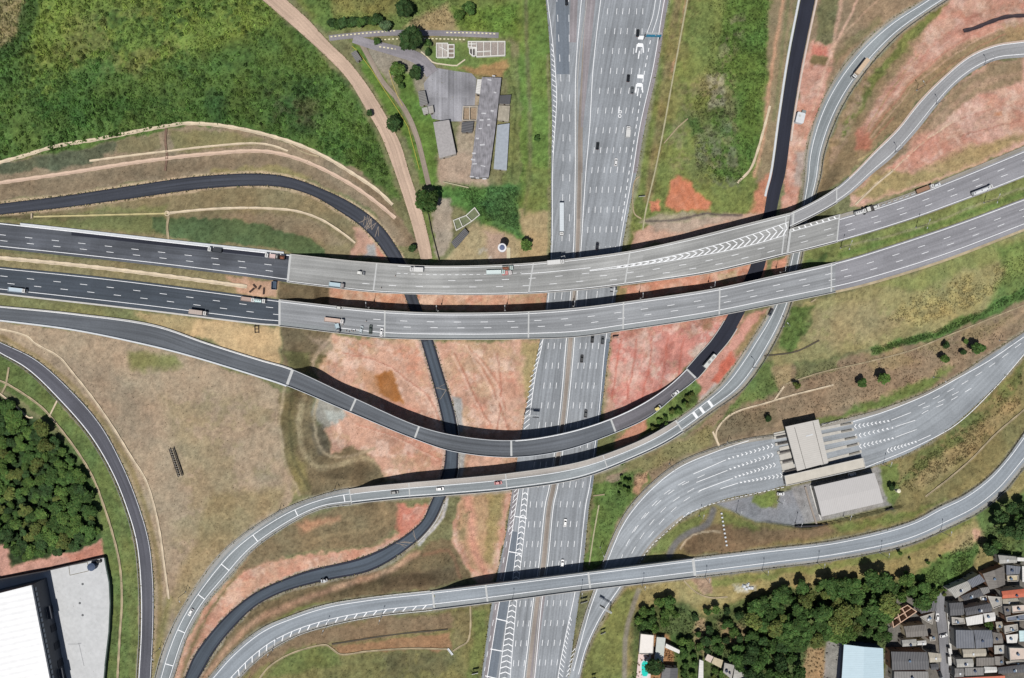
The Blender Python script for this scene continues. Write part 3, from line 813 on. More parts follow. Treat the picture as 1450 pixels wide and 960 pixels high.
# --- compound in the north
L([(440, -60), (740, -60), (740, 60), (720, 52), (560, 44), (470, 44), (440, 30), (420, 0)], (112, 126, 70), 5, vg=.8)
L([(460, -60), (570, -60), (560, 20), (470, 22)], (128, 124, 76), 8, .8)
L([(600, 18), (632, 8), (648, 44), (600, 48), (575, 40)], (168, 146, 112), 7, .9, vg=.2)
L([(640, 15), (735, 5), (735, 50), (650, 42)], (106, 132, 62), 8, .9, vg=1)
L([(412, -40), (445, -40), (480, 40), (462, 46), (440, 20)], (98, 122, 66), 4, .9)
L([(494, 60), (520, 75), (560, 140), (590, 210), (605, 262), (594, 262), (575, 200), (545, 150), (510, 100)], (94, 122, 58), 3, vg=.6)
L([(560, 90), (600, 100), (615, 160), (620, 260), (608, 262), (590, 190), (565, 140)], (98, 126, 62), 3, vg=.6)
L([(520, 66), (600, 72), (616, 92), (606, 150), (590, 130), (585, 105), (556, 90), (552, 118), (520, 90)], (156, 148, 136), 5, .9, vg=.15)
L([(596, 60), (720, 58), (730, 110), (680, 108), (640, 96), (616, 92)], (106, 128, 70), 3, .9, vg=.5)
L([(650, 92), (720, 88), (712, 110), (680, 108)], (176, 136, 100), 4, .8, vg=.2)
L([(618, 220), (665, 215), (690, 250), (690, 262), (620, 258)], (176, 156, 138), 4, vg=.15)
L([(645, 130), (680, 130), (672, 225), (650, 220)], (176, 160, 142), 3, .9, vg=.15)
L([(718, 90), (735, 80), (735, 300), (712, 260), (722, 150)], (112, 122, 74), 4, .9, vg=.7)
L([(612, 262), (690, 264), (735, 260), (740, 340), (720, 330), (690, 320), (660, 300), (630, 290)], (88, 122, 62), 4, .95, vg=.9)
L([(690, 262), (735, 262), (735, 330), (700, 318), (680, 290)], (76, 112, 68), 6, .8, vg=1)
L([(618, 282), (636, 280), (642, 310), (640, 340), (615, 372), (610, 330)], (168, 156, 140), 3, vg=.1)
L([(665, 318), (700, 320), (730, 336), (738, 375), (620, 375), (645, 350)], (172, 156, 122), 4, vg=.35)
L([(684, 328), (710, 330), (722, 372), (690, 372)], (180, 154, 140), 5, .8, vg=.1)
L([(672, 350), (704, 352), (700, 372), (674, 368)], (206, 198, 188), 3, .6, brk=.5, seed=21, size=4)
L([(598, 262), (610, 300), (622, 372), (612, 372), (600, 310)], (110, 124, 70), 2, .9)
# --- east of the main highway
EA = [(947, -60), (1128, -60), (1118, 82), (1104, 163), (1094, 245), (1086, 276), (1080, 306), (1000, 326), (893, 352), (881, 350), (902, 240), (928, 100)]
L(EA, (120, 130, 74), 3, vg=.7)
LL([(948, -20), (928, 100), (903, 240), (884, 345)], 9, (150, 148, 128), 2.5, .8, vg=.2)
LL([(964, -20), (950, 70), (934, 180), (918, 280)], 13, (136, 122, 88), 3, .9)
LL([(975, -20), (962, 60), (950, 110)], 5, (186, 146, 120), 1.5, .8)
L([(1030, -20), (1095, -20), (1088, 100), (1070, 220), (1050, 260), (1010, 250), (1000, 160), (1020, 80)], (92, 118, 58), 7, .9, vg=1)
L([(955, 120), (1040, 90), (1050, 240), (960, 270), (940, 200)], (132, 128, 92), 10, .8, brk=.46, seed=45, size=11)
L([(985, 165), (1040, 170), (1045, 270), (985, 262)], (120, 122, 98), 6, .8, brk=.45, seed=46, size=6)
L([(940, 0), (990, 0), (960, 170), (925, 250)], (130, 126, 80), 8, .7, brk=.4, seed=47, size=12)
L([(1000, 105), (1030, 105), (1028, 150), (1005, 155)], (150, 148, 124), 4, .9, brk=.25, seed=22, size=6)
L([(1035, 20), (1060, 20), (1048, 70), (1028, 100), (1020, 80)], (140, 138, 108), 5, .7, brk=.35, seed=23, size=7)
L([(970, 150), (1030, 160), (1040, 280), (990, 280), (960, 220)], (104, 116, 74), 9, .7, brk=.42, seed=24, size=12)
L([(975, 170), (990, 165), (1000, 185), (980, 190)], (70, 96, 50), 4, .8)
L([(1094, -20), (1130, -20), (1108, 160), (1096, 245), (1084, 270), (1070, 260), (1088, 120)], (150, 132, 108), 4, .9, vg=.2)
LL([(1110, -10), (1100, 60), (1090, 120), (1082, 190), (1068, 250)], 5, (198, 156, 128), 1.8, .9)
LL([(1118, -10), (1112, 40), (1106, 90), (1096, 170)], 5, (128, 126, 92), 1.5, .8)
L([(893, 330), (930, 318), (1000, 308), (1080, 300), (1082, 308), (1060, 316), (1000, 332), (893, 356)], (198, 160, 140), 3, vg=.1)
L([(905, 312), (940, 300), (1040, 304), (1060, 312), (930, 330)], (176, 160, 146), 4, .8, vg=.1)
L([(1060, 300), (1074, 262), (1086, 250), (1096, 246), (1090, 290), (1082, 306)], (204, 138, 112), 4, .95, vg=.1)
L([(947, 254), (958, 247), (976, 256), (990, 275), (1004, 288), (1002, 300), (960, 298), (945, 292)], (206, 130, 98), 3, vg=.05)
L([(922, 286), (936, 284), (938, 296), (925, 298)], (206, 134, 104), 2)
LL([(914, 313), (940, 313), (975, 308), (1000, 302), (1024, 305), (1050, 305)], 3, (96, 86, 84), 1, .9)
L([(896, 330), (912, 300), (914, 256), (906, 258), (900, 300)], (112, 124, 72), 3, .8)
# strips around the new northern carriage road
L([(1156, -60), (1310, -60), (1306, 0), (1258, 30), (1217, 66), (1181, 112), (1155, 163), (1141, 217), (1137, 262), (1125, 302), (1100, 304), (1112, 245), (1123, 163), (1137, 82)], (152, 132, 108), 2, vg=.3)
L([(1150, 60), (1180, 40), (1180, 80), (1165, 130), (1150, 180), (1140, 230), (1128, 300), (1102, 302), (1112, 245), (1124, 163), (1136, 82)], (206, 156, 138), 4, vg=.1)
L([(1162, -20), (1190, -20), (1182, 62), (1155, 62)], (112, 112, 80), 3, .9, vg=.5)
L([(1150, 68), (1172, 66), (1172, 80), (1150, 80)], (200, 120, 104), 2, .9)
L([(1150, 80), (1176, 80), (1172, 92), (1150, 94)], (120, 108, 74), 2.5, .9)
LL([(1192, -10), (1184, 40), (1180, 70)], 6, (206, 168, 146), 2, .9)
LL([(1218, -10), (1200, 30), (1182, 64), (1164, 110), (1148, 160), (1132, 205)], 3.5, (222, 182, 160), 1.2, .95)
LL([(1250, -6), (1215, 26), (1190, 54), (1180, 70)], 3, (186, 158, 134), 1, .8)
L([(1180, 90), (1215, 60), (1250, 30), (1250, 20), (1205, 50), (1180, 80)], (128, 122, 88), 4, .7)
L([(1128, 215), (1142, 215), (1138, 262), (1126, 262)], (178, 168, 160), 4, .8)
# --- red slopes between the ramps in the north-east
NER = [(1340, -60), (1500, -60), (1500, 50), (1450, 56), (1409, 62), (1373, 77), (1335, 108), (1302, 141), (1271, 180), (1240, 211), (1212, 240), (1187, 262), (1160, 278), (1163, 245), (1169, 212), (1192, 153), (1225, 102), (1270, 51), (1318, 15), (1341, 0)]
L(NER, (150, 130, 100), 2, vg=.35)
L([(1352, -20), (1460, -30), (1460, 36), (1410, 44), (1360, 60), (1310, 100), (1260, 150), (1225, 195), (1218, 215), (1214, 190), (1240, 140), (1290, 75)], (208, 162, 144), 7, vg=.1)
L([(1400, 0), (1460, 0), (1460, 30), (1400, 36), (1340, 60), (1290, 110), (1270, 110), (1330, 50)], (200, 142, 124), 6, .6, brk=.35, seed=40)
for k in range(5):
    LL([(1452, 4 + 9 * k), (1400, 14 + 11 * k), (1345, 45 + 12 * k), (1296, 92 + 10 * k), (1255, 142 + 9 * k), (1226, 186 + 6 * k)], 2, ((190, 126, 108), (222, 186, 168))[k % 2], .9, .5)
LL([(1364, 44), (1380, 40), (1400, 32), (1425, 24), (1455, 22)], 5, (120, 92, 84), 1.5, .9)
L([(1318, 16), (1340, 4), (1300, 50), (1260, 90), (1225, 140), (1200, 190), (1190, 210), (1195, 170), (1240, 100), (1280, 50)], (118, 124, 72), 3, vg=.6)
L([(1185, 175), (1225, 105), (1240, 100), (1215, 150), (1200, 200), (1180, 240), (1175, 220)], (164, 140, 118), 4, .8, brk=.3, seed=25, size=4)
LL([(1300, 76), (1260, 130), (1230, 180), (1212, 222)], 1.6, (170, 150, 106), .8, .8)
LL([(1216, 228), (1238, 215)], 2, (196, 176, 130), .8, .8)
L([(1210, 190), (1226, 180), (1236, 212), (1216, 214)], (190, 118, 98), 4, .7)
L([(1420, 34), (1460, 28), (1460, 54), (1430, 58)], (168, 142, 106), 4, .8)
L([(1372, 72), (1400, 58), (1330, 100), (1300, 135), (1270, 170), (1262, 165), (1300, 120)], (140, 124, 96), 4, .8)
PK = [(1450, 82), (1412, 86), (1381, 100), (1351, 123), (1325, 152), (1297, 188), (1264, 224), (1236, 247), (1203, 276), (1200, 296), (1240, 286), (1299, 266), (1355, 243), (1401, 224), (1500, 195), (1500, 60)]
L(PK, (208, 166, 150), 2, vg=.1)
L([(1450, 82), (1412, 86), (1351, 123), (1297, 188), (1240, 246), (1236, 262), (1290, 215), (1340, 165), (1390, 130), (1450, 112)], (140, 124, 98), 5, .9, vg=.35)
L([(1450, 104), (1410, 112), (1370, 135), (1330, 170), (1290, 215), (1276, 215), (1310, 180), (1350, 140), (1400, 105)], (176, 148, 126), 4, .8)
L([(1204, 278), (1236, 252), (1262, 246), (1290, 246), (1320, 240), (1360, 236), (1340, 246), (1299, 262), (1240, 284)], (160, 146, 104), 4, .95, vg=.4)
L([(1350, 212), (1450, 190), (1450, 200), (1401, 221), (1355, 240), (1310, 240)], (166, 146, 104), 6, .9, vg=.4)
L([(1290, 200), (1330, 180), (1370, 200), (1340, 225), (1290, 245)], (200, 146, 130), 8, .7)
LL([(1211, 290), (1240, 262), (1270, 238), (1310, 200), (1350, 170)], 2, (222, 200, 172), .8, .9)
for q in [[(1290, 215), (1340, 175), (1400, 150), (1460, 140)], [(1330, 200), (1390, 178), (1460, 165)]]:
    LL(q, 3, (214, 176, 156), 1.2, .7); LL([(x, y + 5) for x, y in q], 1.6, (178, 118, 100), .8, .6)
L([(1404, 159), (1416, 158), (1416, 164), (1405, 165)], (196, 120, 80), 2, .9)
# --- grass under and between the eastern highway
MED = [(1120, 362), (1185, 344), (1240, 328), (1299, 309), (1399, 272), (1480, 240), (1480, 272), (1450, 280), (1356, 315), (1248, 351), (1192, 368), (1110, 388)]
L(MED, (124, 134, 82), 1.5, vg=.6, warp=.3)
LL([(1190, 362), (1260, 340), (1330, 318), (1400, 292), (1460, 272)], 6, (98, 122, 64), 2.5, .8)
LL([(1195, 350), (1300, 322), (1400, 284), (1460, 264)], 3, (150, 148, 118), 1, .7)
L([(1140, 368), (1170, 358), (1166, 382), (1142, 384)], (84, 106, 62), 3, .9)
# --- red ground between the two big viaducts in the east
L([(878, 404), (1001, 388), (1060, 374), (1085, 368), (1080, 396), (1008, 410), (886, 428), (868, 430)], (202, 142, 116), 2, vg=.1, warp=.4)
L([(1015, 392), (1042, 382), (1040, 400), (1018, 406)], (168, 146, 108), 2, .9, brk=.25, seed=26, size=4)
L([(1092, 368), (1120, 360), (1110, 386), (1092, 392)], (204, 148, 126), 2, .9)
L([(870, 408), (886, 404), (884, 426), (868, 428)], (150, 142, 100), 2, .8)
ER = [(868, 470), (881, 468), (1001, 450), (1050, 442), (1052, 447), (1032, 480), (1010, 482), (990, 502), (972, 522), (949, 545), (914, 570), (863, 594), (850, 592), (860, 530)]
L(ER, (206, 142, 130), 3, vg=.1)
for cc, bk, sd, sz in (((196, 166, 140), .58, 51, 12), ((226, 196, 184), .58, 52, 7), ((186, 118, 104), .58, 53, 8)): L(ER, cc, 3, .6, brk=bk, seed=sd, size=sz)
L([(868, 480), (920, 470), (930, 500), (890, 570), (856, 590)], (212, 176, 162), 7, .8, brk=.35, seed=27, size=9)
L([(1000, 470), (1020, 470), (1000, 500), (985, 510), (975, 505)], (206, 190, 178), 4, .8, brk=.3, seed=28, size=5)
L([(915, 525), (935, 520), (935, 545), (920, 550)], (216, 196, 180), 4, .7, brk=.35, seed=29, size=5)
L([(856, 482), (870, 475), (862, 560), (850, 590)], (166, 152, 122), 3, .85)
L([(994, 452), (1012, 450), (1008, 466), (996, 470)], (150, 118, 88), 3, .8)
for k in range(9):
    x = 880 + k * 11
    LL([(x, 480), (x - 6, 520), (x - 14, 565)], 2.4, (218, 160, 146) if k % 2 else (188, 106, 90), 1, .6)
L([(1033, 480), (1055, 448), (1070, 440), (1092, 436), (1062, 485), (1049, 505), (1018, 548), (990, 572), (987, 536), (1014, 503)], (206, 150, 134), 3, vg=.1)
L([(1075, 445), (1092, 440), (1060, 488), (1045, 500), (1040, 495)], (148, 130, 92), 3, .9, vg=.4)
L([(1035, 495), (1048, 505), (1020, 545), (1008, 540)], (206, 106, 84), 3, .85)
L([(1012, 545), (1018, 548), (990, 575), (982, 572)], (192, 190, 186), 3, .8)
L([(988, 536), (995, 550), (975, 582), (932, 611), (895, 630), (872, 640), (872, 614), (919, 591), (957, 560)], (100, 118, 66), 2, vg=.9)
L([(872, 614), (915, 596), (918, 608), (893, 630), (870, 640)], (202, 142, 120), 3, .95, vg=.1)
L([(846, 610), (872, 600), (868, 640), (846, 650)], (118, 122, 80), 3, .8)
# --- east of the southern ramp
SE1 = [(1120, 436), (1177, 416), (1228, 404), (1335, 371), (1480, 315), (1480, 402), (1380, 446), (1310, 475), (1230, 494), (1100, 524), (1092, 505), (1110, 470)]
L(SE1, (150, 144, 102), 2, vg=.45)
L([(1100, 492), (1116, 440), (1122, 434), (1154, 432), (1150, 450), (1135, 480), (1115, 500)], (96, 120, 66), 3, vg=.8)
L([(1240, 404), (1335, 372), (1450, 328), (1480, 330), (1400, 372), (1300, 410)], (132, 138, 84), 6, .8)
L([(1150, 440), (1260, 420), (1300, 450), (1220, 490), (1130, 500)], (160, 146, 112), 12, .7, brk=.3, seed=30, size=20)
L([(1280, 420), (1400, 380), (1450, 370), (1400, 430), (1300, 460), (1260, 450)], (172, 160, 108), 8, .7, brk=.35, seed=31, size=6)
L([(1410, 350), (1480, 330), (1480, 400), (1400, 430), (1420, 385)], (104, 126, 68), 7, .8, vg=.9)
L([(1228, 492), (1320, 466), (1380, 440), (1480, 390), (1480, 408), (1400, 446), (1330, 476), (1300, 488), (1235, 504)], (82, 110, 58), 3, .95, vg=1)
BB = [(1092, 520), (1230, 502), (1330, 478), (1480, 412), (1480, 458), (1434, 480), (1399, 503), (1361, 528), (1310, 556), (1248, 579), (1205, 591), (1164, 602), (1095, 616), (1018, 632), (962, 655), (924, 683), (891, 718), (858, 784), (842, 830), (824, 830), (832, 740), (840, 690), (870, 672), (930, 640), (990, 605), (1040, 560), (1075, 525)]
L(BB, (142, 124, 102), 3, vg=.4)
L([(1220, 500), (1330, 478), (1450, 436), (1450, 455), (1380, 485), (1250, 530), (1230, 520)], (150, 134, 100), 5, .6, brk=.35, seed=32)
L([(1125, 512), (1190, 502), (1185, 522), (1125, 540)], (110, 116, 78), 3, .8, vg=.6)
L([(1040, 575), (1078, 520), (1094, 512), (1104, 556), (1060, 572), (1015, 605)], (104, 122, 70), 4, .95, vg=.6)
L([(1095, 520), (1120, 512), (1122, 545), (1104, 552)], (168, 150, 112), 4, .8)
LL([(1100, 600), (1160, 580), (1260, 556), (1320, 530), (1400, 480), (1450, 440)], 7, (164, 142, 116), 3, .8)
L([(1100, 615), (1150, 600), (1160, 590), (1200, 586), (1190, 592), (1164, 602)], (104, 118, 66), 3, .9)
L([(1185, 590), (1210, 572), (1260, 555), (1330, 525), (1350, 520), (1310, 552), (1248, 576)], (104, 122, 66), 4, .9, vg=.7)
L([(840, 690), (870, 676), (905, 665), (920, 675), (895, 712), (872, 745), (850, 800), (828, 830), (832, 745)], (96, 120, 64), 3, .95, vg=.8)
L([(872, 640), (915, 650), (960, 625), (1010, 600), (1020, 625), (960, 652), (920, 668), (890, 672)], (132, 128, 88), 5, .9, vg=.5)
L([(900, 672), (916, 670), (905, 700), (895, 696)], (200, 156, 130), 3, .9)
L([(862, 672), (880, 672), (878, 682), (862, 684)], (160, 140, 122), 1.5, .9)
L([(1018, 605), (1060, 580), (1100, 572), (1100, 600), (1030, 625), (1010, 625)], (120, 108, 86), 5, .8)
# --- south of the toll road
TS = [(1480, 480), (1450, 505), (1404, 554), (1348, 605), (1297, 638), (1246, 659), (1260, 700), (1264, 722), (1180, 740), (1126, 748), (1080, 740), (1010, 716), (965, 737), (929, 768), (911, 790), (990, 788), (1080, 777), (1187, 764), (1289, 738), (1338, 714), (1399, 675), (1450, 612), (1480, 580)]
L(TS, (136, 126, 86), 2, vg=.55)
L([(1300, 640), (1350, 605), (1410, 552), (1450, 510), (1450, 545), (1380, 610), (1330, 650), (1270, 690)], (104, 114, 68), 5, .8, vg=.9, brk=.25, seed=33, size=8)
L([(1300, 660), (1370, 620), (1440, 550), (1450, 575), (1380, 640), (1310, 690), (1290, 690)], (166, 148, 108), 7, .8, vg=.5, brk=.2, seed=34, size=10)
L([(1280, 715), (1330, 690), (1400, 630), (1450, 575), (1450, 600), (1395, 660), (1338, 706), (1290, 730)], (124, 116, 80), 4, .7)
L([(960, 778), (980, 750), (1020, 740), (1100, 752), (1170, 745), (1180, 758), (1080, 774), (990, 786)], (126, 106, 84), 4, .9, vg=.4)
L([(1180, 745), (1262, 728), (1300, 720), (1340, 706), (1290, 732), (1187, 758)], (112, 122, 68), 4, .9)
L([(1020, 722), (1080, 745), (1070, 752), (1020, 738)], (118, 124, 72), 4, .9)
L([(915, 786), (935, 765), (965, 740), (1004, 722), (990, 745), (955, 770), (945, 785)], (116, 126, 74), 3, .9)
LL([(1010, 722), (1002, 742), (975, 755), (958, 768), (948, 786)], 9, (120, 118, 118), 2, .95, vg=.05, warp=.1)
LL([(1020, 752), (990, 755), (972, 765), (964, 778)], 2.4, (196, 182, 158), .8, .9)
L([(1068, 702), (1100, 698), (1104, 715), (1090, 720), (1068, 712)], (120, 134, 72), 2, .95)
L([(1010, 712), (1068, 700), (1072, 714), (1100, 720), (1106, 698), (1150, 684), (1166, 735), (1126, 745), (1070, 738)], (140, 142, 148), 2, .97, vg=.03, warp=.15)
L([(1120, 690), (1246, 660), (1262, 715), (1180, 735), (1140, 742)], (152, 150, 150), 2, .9, vg=.05, warp=.15)
L([(1246, 662), (1272, 660), (1272, 700), (1262, 715), (1256, 700)], (112, 126, 72), 2, .95)
L([(1068, 698), (1098, 695), (1102, 714), (1092, 720), (1070, 712)], (118, 132, 74), 2, .95)
# --- south-east: dry field, wood, settlement
SE2 = [(855, 876), (885, 832), (911, 804), (975, 820), (1090, 806), (1182, 794), (1284, 773), (1348, 746), (1386, 724), (1419, 697), (1450, 662), (1500, 640), (1500, 1000), (800, 1000), (822, 960)]
L(SE2, (148, 136, 92), 2, vg=.5)
L([(855, 880), (890, 832), (905, 840), (895, 870), (885, 920), (885, 990), (820, 990), (832, 925)], (122, 128, 76), 3, vg=.6)
L([(985, 822), (1090, 808), (1182, 796), (1284, 775), (1380, 730), (1380, 738), (1290, 785), (1182, 804), (1090, 818), (1000, 830)], (122, 128, 74), 3, .9)
L([(950, 822), (990, 820), (1025, 840), (1060, 842), (1040, 852), (1000, 850), (960, 858), (940, 846)], (160, 148, 104), 5, .8)
L([(1003, 820), (1006, 835), (970, 822)], (170, 140, 118), 3, .9)
L([(975, 818), (1004, 816), (1006, 838), (990, 836)], (172, 142, 120), 2, .9)
L([(1040, 826), (1052, 824), (1072, 826), (1072, 834), (1045, 836)], (206, 206, 196), 3, .7, brk=.3, seed=35, size=3)
L([(1270, 845), (1300, 815), (1330, 790), (1375, 765), (1385, 775), (1380, 800), (1350, 830), (1340, 850), (1325, 838), (1300, 850)], (90, 118, 62), 4, .95, vg=.9)
L([(1330, 775), (1395, 740), (1395, 765), (1350, 785)], (168, 146, 108), 5, .8)
L([(1376, 752), (1392, 750), (1394, 764), (1378, 768)], (206, 158, 138), 3, .8)
L([(1380, 720), (1470, 690), (1470, 800), (1410, 790), (1390, 760)], (90, 110, 62), 5, .9, vg=1)
L([(895, 870), (948, 850), (1000, 870), (1080, 840), (1240, 815), (1320, 830), (1275, 870), (1260, 910), (1250, 990), (890, 990)], (84, 98, 58), 6, .95, vg=.9)
L([(985, 870), (1000, 875), (1010, 900), (1000, 930), (985, 910)], (170, 142, 114), 5, .8)
L([(1020, 880), (1060, 890), (1060, 915), (1020, 910)], (164, 136, 112), 6, .6)
L([(1140, 918), (1172, 918), (1172, 960), (1130, 980)], (176, 144, 110), 4, .9, vg=.2)
L([(1170, 910), (1192, 900), (1192, 990), (1164, 990)], (150, 146, 144), 2, .9, vg=.05, warp=.2)
L([(1262, 850), (1345, 836), (1470, 780), (1470, 1000), (1250, 1000)], (112, 108, 104), 3, .95, vg=.05)  # settlement ground, darkened to carry the shade between the houses
L([(906, 898), (948, 898), (975, 980), (900, 990)], (176, 128, 92), 2, .9, vg=.1, warp=.2)
L([(948, 900), (980, 905), (1000, 990), (965, 990)], (70, 96, 50), 4, .8)
LL([(904, 836), (896, 860), (886, 900), (884, 960)], 7, (140, 134, 122), 1.5, .95, vg=.05, warp=.15)
LL([(904, 836), (925, 830), (950, 818)], 3, (180, 172, 140), 1.2, .6)
# gravel verge of paved edges, drawn from the surveyed edges themselves
for r, col, wd in ((FA, (158, 152, 138), 3), (GA, (140, 134, 120), 3), (HA, (150, 142, 126), 3), (JA, (168, 152, 124), 3)):
    for e in (r.l, r.r): LL([tuple(q) for q in e[::6]], wd * 2, col, 1.2, .75, vg=.1)
for e in (D1.l, D1.r): LL([tuple(q) for q in e[::6] if q[1] < 420], 6, (196, 174, 146), 1, .9, vg=.05)
for e in (D1.l, D1.r): LL([tuple(q) for q in e[::6] if q[1] > 470], 6, (180, 168, 160), 1, .6, vg=.05)

for k, poly in enumerate(([(230, 990), (310, 810), (420, 750), (560, 700), (720, 690), (705, 820), (640, 830), (560, 800), (400, 850), (300, 990)], [(1080, -60), (1500, -60), (1500, 210), (1200, 300), (1080, 310)], [(440, 400), (1130, 350), (1130, 440), (870, 480), (466, 440)])):
    for j, (cc, bk, sz) in enumerate((((190, 160, 134), .5, 13), ((230, 206, 192), .56, 7), ((178, 124, 104), .58, 6), ((206, 138, 116), .55, 10))): L(poly, cc, 3, .36, brk=bk, seed=60 + 5 * k + j, size=sz, soil=True)
for p_ in ([(404, 548), (396, 600), (402, 650), (424, 702)], [(450, 560), (446, 600), (458, 640), (490, 646), (530, 636)]): LL(p_, 4, (172, 158, 132), 1.6, .85)
LL([(414, 556), (410, 600), (416, 650), (438, 694)], 5, (98, 94, 68), 2, .7)
# --- grain: clumps, tufts, weathering, wheel marks
n1 = vnoise(TX, TY, 22, 201, 4); n2 = vnoise(TX, TY, 4.5, 202, 3); n3 = vnoise(TX, TY, 1.5, 203, 2)
amp = .09 + .26 * VG
g = 1 + amp * (.5 * n1 + .6 * n2 + 1.1 * n3)
# machine tracks, rills and gravel on the bare soil
bare = np.clip(1 - VG * 4.5, 0, 1)
wx = TX + 5 * vnoise(TX, TY, 26, 221, 2); wy = TY + 5 * vnoise(TX, TY, 26, 222, 2)
st = vnoise((wx * .94 + wy * .34) * 1.0, (wy * .94 - wx * .34) * .09, 1.9, 223, 3) * .6 + vnoise((wx * .8 - wy * .6) * 1.0, (wy * .8 + wx * .6) * .1, 1.7, 224, 3) * .5
spk = np.random.RandomState(9).normal(size=TX.shape) * .07
g += bare * (.17 * st + .10 * n2) + spk * (.5 + VG)
mm = (LC[..., 0] > LC[..., 1] * 1.2) * bare
grey = LC.mean(-1, keepdims=True)
LC += (grey - LC) * (.10 * mm + .16 * mm * np.clip(st, -.6, 1))[..., None]
LCL = np.array([lin(v) for v in range(256)])[np.clip(LC, 0, 255).astype(int)] / GAIN
# hue drift: dry <-> fresh
hue = vnoise(TX, TY, 13, 210, 4) * (.03 + .12 * VG)
LCL *= 1.11 * np.clip(g, .35, 1.8)[..., None]
LCL[..., 0] *= 1 + hue; LCL[..., 2] *= 1 - .4 * hue

me = bpy.data.meshes.new('ground')
ny, nx = TX.shape
me.vertices.add(nx * ny)
me.vertices.foreach_set('co', np.stack([TX, TY, TZ], -1).astype(np.float32).ravel())
idx = np.arange(nx * ny).reshape(ny, nx)
q = np.stack([idx[:-1, :-1], idx[:-1, 1:], idx[1:, 1:], idx[1:, :-1]], -1).reshape(-1, 4)
me.loops.add(len(q) * 4); me.polygons.add(len(q))
me.loops.foreach_set('vertex_index', q.ravel().astype(np.int32))
me.polygons.foreach_set('loop_start', np.arange(0, len(q) * 4, 4, dtype=np.int32))
me.polygons.foreach_set('use_smooth', np.ones(len(q), bool))
me.update(calc_edges=True)
ca = me.color_attributes.new('Col', 'FLOAT_COLOR', 'POINT')
ca.data.foreach_set('color', np.concatenate([LCL, np.ones(TX.shape + (1,))], -1).astype(np.float32).ravel())
me.materials.append(attr_mat('ground_cover', nscale=1.5, nvar=.24, bump=.35))
ground = bpy.data.objects.new('ground', me); COL.objects.link(ground)
tag(ground, kind='structure')
mb = MB()
R_ = 6000
mb.quad((-R_, -R_, -1.3), (R_, -R_, -1.3), (R_, R_, -1.3), (-R_, R_, -1.3))
mb.build('terrain', mat('far_grass', (120, 124, 86), var=.3, scale=.02, scale2=.2), kind='structure')
# ================================================================== pavements, viaducts, barriers, markings
WHITE = mat('road_paint', (262, 264, 267), var=.2, scale=1.5, rough=.6)
CONC = mat('pale_concrete', (214, 212, 208), var=.14, scale=.5)
CONCW = mat('white_concrete', (228, 232, 236), var=.10, scale=.5)
CONCD = mat('grey_concrete', (168, 168, 166), var=.18, scale=.5)
CREAM = mat('cream_concrete', (230, 212, 184), var=.22, scale=.25)
TANC = mat('tan_concrete', (190, 174, 142), var=.34, scale=.25)
STEEL = mat('galvanised_steel', (150, 153, 158), var=.1, rough=.45, metal=.6)
BLACK = mat('black_steel', (40, 42, 46), var=.1, rough=.5)
A_HW = asphalt('asphalt_highway', (155, 160, 166), streak=.2, patch=.12)
A_DARK = asphalt('asphalt_fresh', (92, 96, 104), streak=.2, patch=.22)
A_DARK2 = asphalt('asphalt_fresh_blue', (76, 84, 94), streak=.16, patch=.1)
A_DECK = asphalt('asphalt_deck', (166, 167, 166), streak=.18, patch=.14)
A_DECK2 = asphalt('asphalt_deck_blue', (155, 158, 162), streak=.2, patch=.1)
A_EAST = asphalt('asphalt_east', (155, 155, 161), streak=.14, patch=.08)
A_BLK = asphalt('asphalt_black', (47, 50, 63), streak=.12, patch=.1)
A_D1 = asphalt('asphalt_ramp_dark', (70, 74, 84), streak=.28, patch=.1)
A_D1S = asphalt('asphalt_ramp_slate', (82, 92, 104), streak=.24, patch=.1)
A_MI = asphalt('asphalt_mid', (104, 109, 116), streak=.22, patch=.1)
A_MI2 = asphalt('asphalt_mid_worn', (116, 114, 120), streak=.26, patch=.1)
A_OLD = asphalt('asphalt_old', (150, 157, 161), streak=.16, patch=.12)
A_SHO = asphalt('asphalt_shoulder', (168, 163, 154), streak=.12, patch=.14)
A_G = asphalt('asphalt_south', (154, 162, 170), streak=.14, patch=.08)
A_H = asphalt('asphalt_toll', (162, 168, 174), streak=.15, patch=.14)
A_J = asphalt('asphalt_west', (96, 97, 106), streak=.2, patch=.1)
A_NE = asphalt('asphalt_northeast', (164, 165, 168), streak=.14, patch=.08)
A_MEDI = asphalt('asphalt_median', (160, 150, 142), streak=.2, patch=.2)
A_HW2 = asphalt('asphalt_pinkish', (158, 152, 156), streak=.22, patch=.14)
A_HW3 = asphalt('asphalt_patch', (122, 131, 142), streak=.12, patch=.05)
DIRT = asphalt('dirt_road', (206, 180, 160), streak=.14, patch=.10)
DASH = (4.0, 14.8)
DASHH = (3.4, 11.3)


def road(rib, material, name, t0=0, t1=1, dz=0.0, f0=0, f1=1, skirt=1.6):
    return rib.surface(MB(), t0, t1, f0, f1, dz, m=2, skirt=skirt).build(name, material, kind='structure')


def lines(parent, specs, rib, name='lane_marking', material=None, dz=.022):
    mb = MB()
    for f, w, t0, t1, dash, ph in specs: rib.strip(mb, f, w, t0, t1, dz, dash, ph)
    return mb.build(name, material or WHITE, parent)


